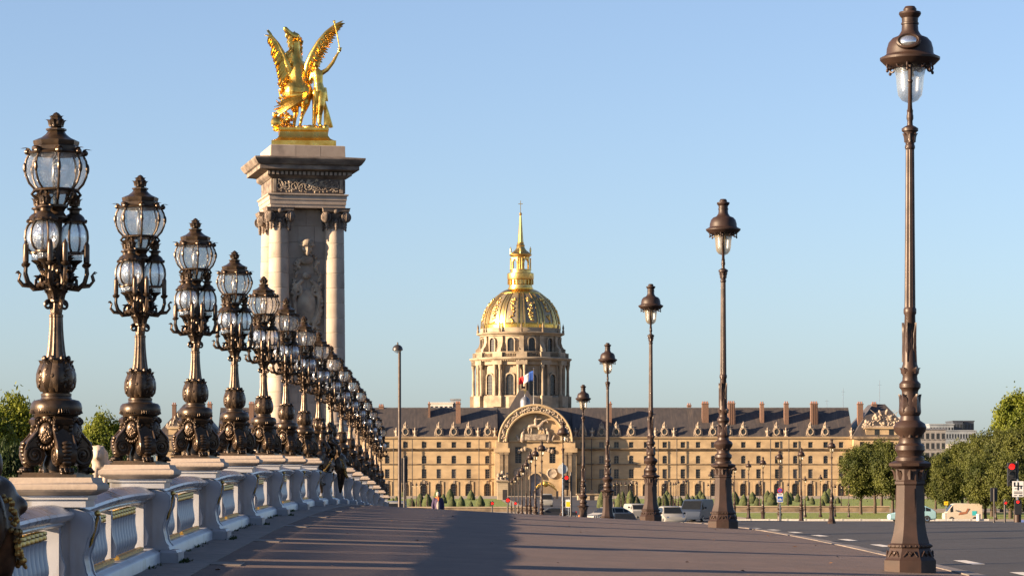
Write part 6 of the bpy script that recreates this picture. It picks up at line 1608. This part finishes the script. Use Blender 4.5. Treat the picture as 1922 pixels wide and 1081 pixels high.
# ------------------------------------------------------------------ vehicles
def car(name, label, cat, loc, rz, col, L_, W, H, kind):
    t = thing(name, label, cat, loc, rz); hw = W / 2
    if kind == 'van': st_ = [(-0.5, 0.42, 0.60, 0.62), (-0.49, 0.25, 0.95, 0.97), (-0.44, 0.22, 1.02, 1.06), (-0.27, 0.22, 1.10, H * 0.97), (-0.2, 0.22, 1.12, H), (0.44, 0.22, 1.12, H), (0.49, 0.25, 1.12, H * 0.95), (0.5, 0.4, 1.0, H * 0.88)]
    elif kind == 'hatch': st_ = [(-0.5, 0.35, 0.55, 0.56), (-0.485, 0.22, 0.70, 0.72), (-0.27, 0.2, 0.90, 0.93), (-0.09, 0.2, 0.95, H * 0.97), (0.05, 0.2, 0.96, H), (0.27, 0.2, 0.97, H * 0.98), (0.41, 0.2, 0.97, H * 0.80), (0.485, 0.25, 0.93, 0.97), (0.5, 0.38, 0.7, 0.72)]
    else: st_ = [(-0.5, 0.35, 0.55, 0.56), (-0.48, 0.22, 0.70, 0.72), (-0.25, 0.2, 0.86, 0.88), (-0.10, 0.2, 0.92, H * 0.97), (0.03, 0.2, 0.93, H), (0.18, 0.2, 0.93, H * 0.97), (0.34, 0.2, 0.93, 0.97), (0.48, 0.25, 0.88, 0.92), (0.5, 0.4, 0.7, 0.72)]
    rings = []
    def tum(zt, zb): return hw * (1 - 0.20 * min(1, max(0, (zt - zb)) / 0.5) * (0.5 if kind == 'van' else 1))
    for (u, z0, zb, zt) in st_:
        e = 0.90 if abs(u) > 0.495 else 1.0; r = tum(zt, zb) * e; h2 = hw * e
        rings.append([(u * L_, -h2 * 0.92, z0), (u * L_, -h2, z0 + 0.12), (u * L_, -h2, zb), (u * L_, -r, zt - 0.04), (u * L_, -r * 0.88, zt), (u * L_, r * 0.88, zt), (u * L_, r, zt - 0.04), (u * L_, h2, zb), (u * L_, h2, z0 + 0.12), (u * L_, h2 * 0.92, z0)])
    m = MB(); m.loft(rings); body_ = m.build('body', col, t, sharp=28)
    def lerp(a, b, q): return tuple(x + (y - x) * q for x, y in zip(a, b))
    ns = {'van': [(3, 4), (4, 5)], 'hatch': [(3, 4), (4, 5)], 'sedan': [(3, 4), (4, 5)]}[kind]
    for side in (1, -1):
        b_, t_ = (2, 3) if side == 1 else (7, 6)
        spans = [(2, 3, 0.55, 0.98)] + [(a, b, 0.04, 0.95) for a, b in (ns if kind != 'van' else [])] + ([(5, 6, 0.03, 0.75)] if kind == 'hatch' else [])
        for (a, b, q0, q1) in spans:
            p = [lerp(rings[a][b_], rings[b][b_], q0), lerp(rings[a][b_], rings[b][b_], q1), lerp(rings[a][t_], rings[b][t_], q1), lerp(rings[a][t_], rings[b][t_], q0)]
            lo0, lo1, hi1, hi0 = lerp(p[0], p[3], 0.06), lerp(p[1], p[2], 0.06), lerp(p[1], p[2], 0.86), lerp(p[0], p[3], 0.86)
            g = MB(); g.add([(x, y - side * 0.012, z) for x, y, z in (lo0, lo1, hi1, hi0)], [(0, 1, 2, 3)]); g.build('side_window', M['carglass'], t, sharp=None)
    fa = 2; fb = 3
    p = [lerp(rings[fa][3], rings[fb][3], 0.12), lerp(rings[fa][6], rings[fb][6], 0.12), lerp(rings[fa][6], rings[fb][6], 0.93), lerp(rings[fa][3], rings[fb][3], 0.93)]
    g = MB(); g.add([(x - 0.02, y * 0.9, z + 0.03) for x, y, z in p], [(0, 1, 2, 3)]); g.build('windscreen', M['carglass'], t, sharp=None)
    ra, rb = (len(rings) - 1, len(rings) - 2) if kind == 'van' else (7, 6) if kind == 'hatch' else (6, 5)
    if kind != 'van':
        p = [lerp(rings[ra][3], rings[rb][3], 0.10), lerp(rings[ra][6], rings[rb][6], 0.10), lerp(rings[ra][6], rings[rb][6], 0.9), lerp(rings[ra][3], rings[rb][3], 0.9)]
        g = MB(); g.add([(x + 0.02, y * 0.86, z + 0.02) for x, y, z in p], [(0, 1, 2, 3)]); g.build('rear_window', M['carglass'], t, sharp=None)
    else:
        for s in (-1, 1):
            g = MB(); g.box(L_ * 0.5 - 0.02, L_ * 0.5 + 0.012, min(s * 0.06, s * hw * 0.72), max(s * 0.06, s * hw * 0.72), H * 0.62, H * 0.84); g.build('rear_window', M['carglass'], t)
    wr = 0.31
    wm = MB(); wm.lathe([(0.19, -0.11), (wr - 0.03, -0.11), (wr, -0.08), (wr, 0.08), (wr - 0.03, 0.11), (0.19, 0.11)], 24, Rx(PI / 2)); rm = MB(); rm.lathe([(0.0, -0.10), (0.18, -0.115), (0.2, -0.09), (0.2, 0.09), (0.18, 0.115), (0, 0.10)], 16, Rx(PI / 2))
    TY, RM = wm.mesh('tyre', M['tyre'], 40), rm.mesh('rim', M['chrome'], 40)
    for u in (-0.31, 0.30):
        for s in (-1, 1): o = link('wheel', TY, t, (u * L_, s * (hw - 0.09), wr)); link('rim', RM, o)
    for s in (-1, 1):
        zt_ = 0.95 if kind == 'van' else 0.75
        g = MB(); g.box(L_ * 0.49 - 0.02, L_ * 0.5 + 0.015, min(s * hw * 0.72, s * hw * 0.93), max(s * hw * 0.72, s * hw * 0.93), zt_ - 0.12, zt_ + 0.22); g.build('tail_light', M['tail'], t)
        g = MB(); g.ell((-L_ * 0.478, s * hw * 0.72, 0.66), (0.06, 0.17, 0.09), 10, 8); g.build('headlight', M['chrome'], t)
        g = MB(); g.ell((-L_ * 0.2, s * (hw + 0.10), 1.02 if kind != 'van' else 1.3), (0.06, 0.11, 0.09), 8, 6); g.build('mirror', M['black'], t)
    g = MB(); g.box(L_ * 0.5 - 0.02, L_ * 0.5 + 0.03, -hw * 0.9, hw * 0.9, 0.36, 0.52); g.build('bumper', M['black'], t)
    g = MB(); g.box(L_ * 0.5 + 0.031, L_ * 0.5 + 0.04, -0.26, 0.26, 0.56, 0.67); g.build('number_plate', whit, t)
    return t
q0 = 0.806
cyan = paint('pale_blue_paint', (0.30, 0.50, 0.55)); wh = paint('white_paint_car', (0.30, 0.295, 0.28)); navy = paint('navy_paint', (0.035, 0.05, 0.085)); beige = paint('cream_paint', (0.55, 0.48, 0.38)); silver = paint('silver_paint', (0.38, 0.42, 0.46)); blk = paint('black_paint', (0.02, 0.022, 0.027)); blu = paint('blue_paint', (0.12, 0.17, 0.40)); teal = paint('teal_paint', (0.05, 0.30, 0.42))
car('car', 'pale blue hatchback behind the nearest street lamp pedestal', 'car', (atx(1711, 258), 258, q0), 0.0, cyan, 4.25, 1.75, 1.52, 'hatch')
car('van', 'dark navy van seen from behind next to the second street lamp', 'van', (atx(1315, 256), 260, q0), R(70), navy, 5.0, 2.0, 2.05, 'van')
car('car', 'white car with dark rear window beside the third street lamp', 'car', (atx(1262, 240), 242, q0), R(98), wh, 4.2, 1.85, 1.62, 'hatch')
car('car', 'silver car between the navy van and the white car', 'car', (atx(1289, 262), 264, q0 - 0.02), R(80), silver, 4.2, 1.75, 1.38, 'hatch')
car('car', 'black car with white roof edge left of the third lamp', 'car', (atx(1174, 215), 218, q0), R(95), blk, 4.3, 1.78, 1.35, 'sedan')
car('van', 'small white van behind the black car', 'van', (atx(1197, 262), 263, q0), R(100), wh, 4.0, 1.75, 1.62, 'van')
car('car', 'white car partly behind the fourth street lamp', 'car', (atx(1143, 246), 248, q0), R(30), wh, 4.2, 1.76, 1.48, 'hatch')
car('van', 'cream delivery van with a turquoise patch in front of the right trees', 'van', (atx(1806, 318), 318, ground(50, 318)), 0.0, beige, 4.3, 1.8, 2.1, 'van')
car('van', 'white van with a green patch beyond the end of the balustrade', 'van', (atx(737, 210), 211, q0), R(88), wh, 4.6, 1.95, 2.3, 'van')
car('car', 'teal blue car low behind the tall modern pole', 'car', (atx(763, 220), 222, q0), R(85), teal, 3.8, 1.6, 1.55, 'hatch')
car('van', 'small white van far away in front of the gilded gate', 'van', (atx(1026, 470), 471, 0.012), R(92), wh, 4.6, 1.9, 2.1, 'van')
car('car', 'dark car crossing low in front of the gilded gate', 'car', (atx(1036, 262), 258, q0), 0.0, blk, 4.2, 1.7, 1.30, 'sedan')
car('car', 'blue car cut off by the right edge', 'car', (atx(1946, 150), 152, 1.0), R(-90), blu, 4.2, 1.8, 1.6, 'hatch')

# ------------------------------------------------------------------ signals and signs
def disc(mb, r, y0, y1, M0, n=24): mb.lathe([(0, y0), (r, y0), (r, y1), (0, y1)], n, M0 @ Rx(PI / 2))
def signal(px, py, d, label, n=3, lit=True, w=0.30, h=None, pole_top=None, dx=0.0, back=False):
    x = atx(px, d); g = ground(x, d); zc_ = EYE + (HY - py) / FPX * d - g
    t = thing('traffic_light', label, 'traffic light', (x + dx, d, g), PI if back else 0, 'traffic lights')
    m = MB(); m.lathe([(0.10, 0), (0.10, 0.5), (0.06, 0.55), (0.06, (pole_top or zc_ + 0.2))], 12); m.build('pole', M['iron_dark'], t)
    hh = w * n * 1.02; z1 = zc_ + w * 0.5
    m = MB(); m.box(-w / 2, w / 2, -0.12, 0.10, z1 - hh, z1); 
    if dx: m.box(min(-dx, 0), max(-dx, 0), -0.03, 0.03, zc_ - 0.06, zc_)
    b = m.build('housing', M['black'], t, (-dx, -0.14, 0))
    if dx:
        m = MB(); m.box(min(-dx, 0), max(-dx, 0), -0.15, -0.09, zc_ - 0.3, zc_ - 0.24); m.build('bracket', M['iron_dark'], t)
    for k in range(n):
        m = MB(); disc(m, w * 0.38, 0.0, 0.03, Tr(0, -0.121, z1 - w * (k + 0.5) * 1.02)); m.build('lens', M['red_light'] if (k == 0 and lit) else M['off_lens'], b)
        m = MB(); m.lathe([(w * 0.42, 0.0), (w * 0.44, 0.0), (w * 0.44, 0.16), (w * 0.42, 0.16)], 16, Tr(0, -0.121, z1 - w * (k + 0.5) * 1.02) @ Rx(PI / 2), a0=0, a1=PI); m.build('visor', M['black'], b)
    return t
signal(1897, 875, 125, 'tall traffic light showing red at the far right', 3, True, 0.34, dx=0.28, pole_top=2.95)
signal(1886, 943, 160, 'small red repeater light on a thin post left of the direction sign', 1, True, 0.18)
signal(953, 938, 190, 'thick black signal post with red light left of the lamp row', 1, True, 0.30)
signal(924, 944, 240, 'small pinkish red signal on the post by the yew lawn', 1, True, 0.28)
signal(967.5, 944, 300, 'small red light low between the far lamp posts', 1, True, 0.30)
signal(1063, 896, 168, 'traffic light showing red right of the round sign', 3, True, 0.28, dx=0.28, pole_top=4.4)
signal(759, 865, 150, 'dark traffic light turned away beside the tall modern pole', 4, False, 0.32, back=True)
signal(1332, 941, 300, 'small red light above the navy van', 1, True, 0.28)
signal(1866, 921, 230, 'dark signal head turned aside on the post by the right trees', 2, False, 0.55, back=True)
red_p = paint('sign_red', (0.55, 0.02, 0.03), 0.5); blue_p = paint('sign_blue', (0.02, 0.10, 0.45), 0.5); white_p = paint('sign_white', (0.72, 0.72, 0.72), 0.5); yel_p = paint('sign_yellow', (0.80, 0.55, 0.02), 0.5); turq = paint('turquoise', (0.05, 0.45, 0.50), 0.5); grn = paint('green_print', (0.02, 0.35, 0.14), 0.5)
def post_sign(px, d, label, name='road_sign', top=None):
    x = atx(px, d); g = ground(x, d); t = thing(name, label, 'sign', (x, d, g)); zt = EYE + (HY - top) / FPX * d - g
    m = MB(); m.lathe([(0.035, 0), (0.035, zt)], 8); m.build('post', M['chrome'], t); return t, (lambda py: EYE + (HY - py) / FPX * d - g)
t, Z = post_sign(1464, 288, 'round no-parking sign above blue bicycle sign on the esplanade lamp', top=913)
m = MB(); disc(m, 0.27, 0.05, 0.08, Tr(0, 0, Z(920))); o = m.build('red_disc', red_p, t); m = MB(); disc(m, 0.20, 0.081, 0.09, Tr(0, 0, Z(920))); m.build('blue_field', blue_p, o)
m = MB(); m.box(-0.2, 0.2, -0.098, -0.091, -0.03, 0.03, Tr(0, 0, Z(920)) @ Ry(R(45))); m.build('red_bar', red_p, o)
m = MB(); m.box(-0.31, 0.31, -0.08, -0.05, Z(942), Z(925.5)); o = m.build('white_board', white_p, t); m = MB(); m.box(-0.26, 0.26, -0.09, -0.081, Z(941), Z(931)); bo = m.build('blue_panel', blue_p, o)
m = MB()
for s in (-1, 1): m.tube([(s * 0.11 + 0.075 * math.cos(a), -0.095, Z(937.5) + 0.075 * math.sin(a)) for a in [2 * PI * k / 14 for k in range(15)]], 0.014, 5)
m.tube([(-0.11, -0.095, Z(937.5)), (-0.04, -0.095, Z(935)), (0.07, -0.095, Z(935)), (0.11, -0.095, Z(937.5))], 0.012, 5); m.tube([(-0.04, -0.095, Z(935)), (0.0, -0.095, Z(937.6)), (0.07, -0.095, Z(935))], 0.012, 5); m.build('bicycle_symbol', white_p, o)
m = MB(); m.box(-0.2, 0.2, -0.09, -0.081, Z(928.5), Z(927)); m.build('small_plate_line', M['black'], o)
t, Z = post_sign(1910, 124.4, 'white direction board with black junction diagram below the right traffic light', top=899)
m = MB(); m.box(-0.245, 0.245, -0.10, -0.07, Z(932), Z(902.5)); o = m.build('board', white_p, t)
m = MB(); zz = lambda v: Z(932) + v * 0.69
for (x0, x1, v0, v1) in ((-0.03, 0.03, 0.42, 0.94), (-0.19, 0.19, 0.66, 0.73), (-0.19, -0.13, 0.73, 0.94), (0.10, 0.15, 0.5, 0.66), (-0.18, 0.18, 0.30, 0.345), (-0.18, 0.18, 0.20, 0.245), (-0.18, -0.06, 0.07, 0.115), (0.04, 0.10, 0.05, 0.13), (0.12, 0.18, 0.05, 0.13), (-0.15, -0.05, 0.5, 0.55)): m.box(x0, x1, -0.108, -0.101, zz(v0), zz(v1))
m.build('diagram', M['black'], o)
m = MB(); m.box(-0.15, 0.15, -0.17, -0.02, Z(965), Z(938)); pb_ = m.build('repeater_box', M['black'], t); m = MB(); disc(m, 0.055, 0.0, 0.03, Tr(-0.02, -0.17, Z(941.5))); m.build('red_lens', M['red_light'], pb_)
m = MB(); m.lathe([(0.16, 0), (0.16, 0.55), (0.12, 0.6)], 12); m.build('post_base', M['iron'], t)
t, Z = post_sign(1775.6, 285, 'small square yellow sign on a brown post before the right trees', top=942)
m = MB(); m.box(-0.20, 0.20, -0.08, -0.05, Z(947.5), Z(940.5)); o = m.build('panel', yel_p, t); m = MB(); m.prism([(-0.12, Z(944.4)), (0.05, Z(943.6)), (0.12, Z(942.6)), (0.06, Z(944.6)), (-0.1, Z(945.2))], -0.088, -0.081); m.build('arrow', red_p, o)
t, Z = post_sign(1056, 168.6, 'large round pale sign seen from behind on the sixth street lamp', top=868)
m = MB(); disc(m, 0.30, -0.06, -0.04, Tr(0, 0, Z(880))); m.build('disc', nmat('sign_back', (0.5, 0.52, 0.52), None, 0.5), t)
t, Z = post_sign(1067, 235, 'yellow and white poster panel right of the lamp row', top=936, name='poster_panel')
m = MB(); m.box(-0.24, 0.24, -0.08, -0.05, Z(952), Z(937)); o = m.build('panel', white_p, t); m = MB(); m.box(-0.2, 0.14, -0.09, -0.081, Z(950.5), Z(941)); m.build('yellow_print', yel_p, o)
# prints on the vans
for o in list(COL.objects):
    if o.get('label', '').startswith('cream delivery van'):
        m = MB(); m.box(0.95, 1.45, -0.925, -0.915, 0.75, 1.25); m.build('turquoise_print', turq, o); m = MB(); m.prism([(-0.6, 0.8), (-0.1, 0.85), (0.35, 0.95), (0.62, 1.5), (0.45, 1.55), (0.2, 1.15), (-0.4, 1.1)], -0.925, -0.915); m.build('brown_print', M['pot'], o)
    if o.get('label', '').startswith('white van with a green'):
        m = MB(); m.box(2.312, 2.322, -0.45, 0.35, 1.3, 1.95); m.build('green_print', grn, o)
# tall modern lamp pole
mp = thing('modern_street_lamp', 'tall slim modern lamp pole with dome head beyond the balustrade end', 'street lamp', (atx(750, 172), 172, 0.8))
zt = EYE + (HY - 655) / FPX * 172 - 0.8
m = MB(); m.lathe([(0.13, 0), (0.13, 1.2), (0.11, 1.25), (0.085, zt)], 14); m.build('pole', M['iron'], mp)
m = MB(); m.lathe([(0.31, zt - 0.08), (0.32, zt), (0.27, zt + 0.14), (0.15, zt + 0.24), (0.05, zt + 0.27), (0.05, zt + 0.4), (0, zt + 0.42)], 20, Tr(-0.12, 0, 0)); hd_ = m.build('head', M['iron_dark'], mp)
m = MB(); m.lathe([(0.0, zt - 0.26), (0.14, zt - 0.22), (0.24, zt - 0.12), (0.27, zt - 0.081)], 16, Tr(-0.12, 0, 0)); m.build('diffuser', M['frost'], hd_)
# crowd barrier
cb_ = thing('crowd_barrier', 'low metal crowd barrier beyond the crest right of the lamp row', 'barrier', (atx(1066, 225), 225, q0))
for k in range(4):
    m = MB(); W_ = 0.72
    m.tube([(-W_, 0, 0.05), (-W_, 0, 1.05), (W_, 0, 1.05), (W_, 0, 0.05)], 0.025, 6)
    for e in range(9): m.tube([(-W_ + 2 * W_ * (e + 1) / 10, 0, 0.2), (-W_ + 2 * W_ * (e + 1) / 10, 0, 1.05)], 0.012, 5)
    m.tube([(-W_, 0, 0.2), (W_, 0, 0.2)], 0.02, 6); m.build('barrier_panel', M['chrome'], cb_, (-2.3 + 1.5 * k, 0, 0))
bn = thing('litter_column', 'white round column standing in front of the right trees', 'column', (atx(1836.5, 300), 300, ground(55, 300)))
m = MB(); m.lathe([(0.22, 0), (0.22, 1.2), (0.24, 1.22), (0.24, 1.36), (0.18, 1.4)], 16); m.build('body', whit, bn)

# ------------------------------------------------------------------ people
def person(label, loc, rz, jacket, shirt, scarf, hair, legs):
    t = thing('person', label, 'person', loc, rz)
    b = MB()
    pts(b, [((0, 0, 0.98), 0.15), ((0, 0.01, 1.15), 0.14), ((0, 0.01, 1.32), 0.155), ((0, 0.02, 1.44), 0.10), ((0, 0.01, 1.52), 0.055)])
    for s in (-1, 1):
        pts(b, [((s * 0.17, 0.02, 1.40), 0.07), ((s * 0.23, 0.03, 1.12), 0.052), ((s * 0.24, -0.05, 0.90), 0.042)])
        pts(b, [((s * 0.09, 0, 0.95), 0.10), ((s * 0.10, -0.02 + s * 0.06, 0.52), 0.068), ((s * 0.10, 0.03 - s * 0.02, 0.10), 0.045)]); b.ell((s * 0.10, -0.05, 0.045), (0.045, 0.12, 0.045))
        b.ell((s * 0.245, -0.07, 0.83), (0.022, 0.04, 0.05))
        for f in range(4): limb(b, [(s * 0.245, -0.10 + 0.02 * f, 0.80), (s * 0.24, -0.105 + 0.02 * f, 0.755), (s * 0.232, -0.10 + 0.02 * f, 0.725)], [0.011, 0.010, 0.009], 6)
        limb(b, [(s * 0.235, -0.105, 0.84), (s * 0.225, -0.13, 0.79)], [0.012, 0.010], 6)
    b.ell((0, -0.01, 1.64), (0.075, 0.092, 0.115)); b.ell((0, -0.108, 1.63), (0.014, 0.02, 0.022)); b.ell((0.078, 0, 1.63), (0.012, 0.02, 0.03)); b.ell((-0.078, 0, 1.63), (0.012, 0.02, 0.03))
    bo = link('body', blob_mesh('body', b, nmat('skin', (0.45, 0.28, 0.20), None, 0.6), 0.016, 2), t)
    f = MB()
    for s in (-1, 1): f.ell((s * 0.03, -0.092, 1.65), (0.012, 0.008, 0.007), 8, 6)
    f.ell((0, -0.095, 1.585), (0.022, 0.008, 0.006), 8, 6); f.build('face_features', M['black'], bo)
    h = MB(); h.ell((0, 0.018, 1.675), (0.088, 0.098, 0.105)); h.ell((0.065, 0.02, 1.62), (0.025, 0.06, 0.07)); h.ell((-0.065, 0.02, 1.62), (0.025, 0.06, 0.07)); link('hair', blob_mesh('hair', h, hair, 0.018, 2), t)
    j = MB()
    pts(j, [((0, 0.02, 0.84), 0.19), ((0, 0.02, 1.05), 0.175), ((0, 0.02, 1.30), 0.185), ((0, 0.03, 1.43), 0.12)])
    for s in (-1, 1): pts(j, [((s * 0.17, 0.02, 1.40), 0.095), ((s * 0.245, 0.03, 1.12), 0.078), ((s * 0.25, -0.04, 0.90), 0.066)])
    link('jacket', blob_mesh('jacket', j, jacket, 0.022, 2), t)
    s_ = MB(); s_.ell((0, -0.08, 1.10), (0.095, 0.125, 0.30), 14, 12); link('shirt', blob_mesh('shirt', s_, shirt, 0.025, 1), t)
    k = MB()
    for e in range(12): k.ell((0.085 * math.cos(e * PI / 6), -0.01 + 0.095 * math.sin(e * PI / 6), 1.49), (0.045, 0.045, 0.04), 8, 6)
    k.ell((0.02, -0.14, 1.40), (0.045, 0.04, 0.09)); link('scarf', blob_mesh('scarf', k, scarf, 0.018, 1), t)
    l = MB()
    for s in (-1, 1): pts(l, [((s * 0.09, 0, 0.92), 0.12), ((s * 0.10, -0.02 + s * 0.06, 0.52), 0.085), ((s * 0.10, 0.03 - s * 0.02, 0.12), 0.062)])
    link('trousers', blob_mesh('trousers', l, legs, 0.022, 2), t)
    return t
pur = nmat('purple_cloth', (0.055, 0.035, 0.10), None, 0.85); gre = nmat('grey_cloth', (0.34, 0.30, 0.27), None, 0.9); ora = nmat('orange_cloth', (0.62, 0.16, 0.04), None, 0.9); grh = nmat('grey_hair', (0.45, 0.42, 0.40), None, 0.8); drk = nmat('dark_cloth', (0.03, 0.03, 0.035), None, 0.9)
px_, pd_ = 822, 138.0
person('person in open purple jacket with orange scarf walking towards the camera', (atx(px_, pd_), pd_, walk(atx(px_, pd_), pd_)), 0.1, pur, gre, ora, grh, drk)
pd_ = 196.0
person('person in orange top and dark hair, far off beside the fourth street lamp', (atx(1092, pd_), pd_, 0.806), 2.6, ora, ora, drk, drk, drk)
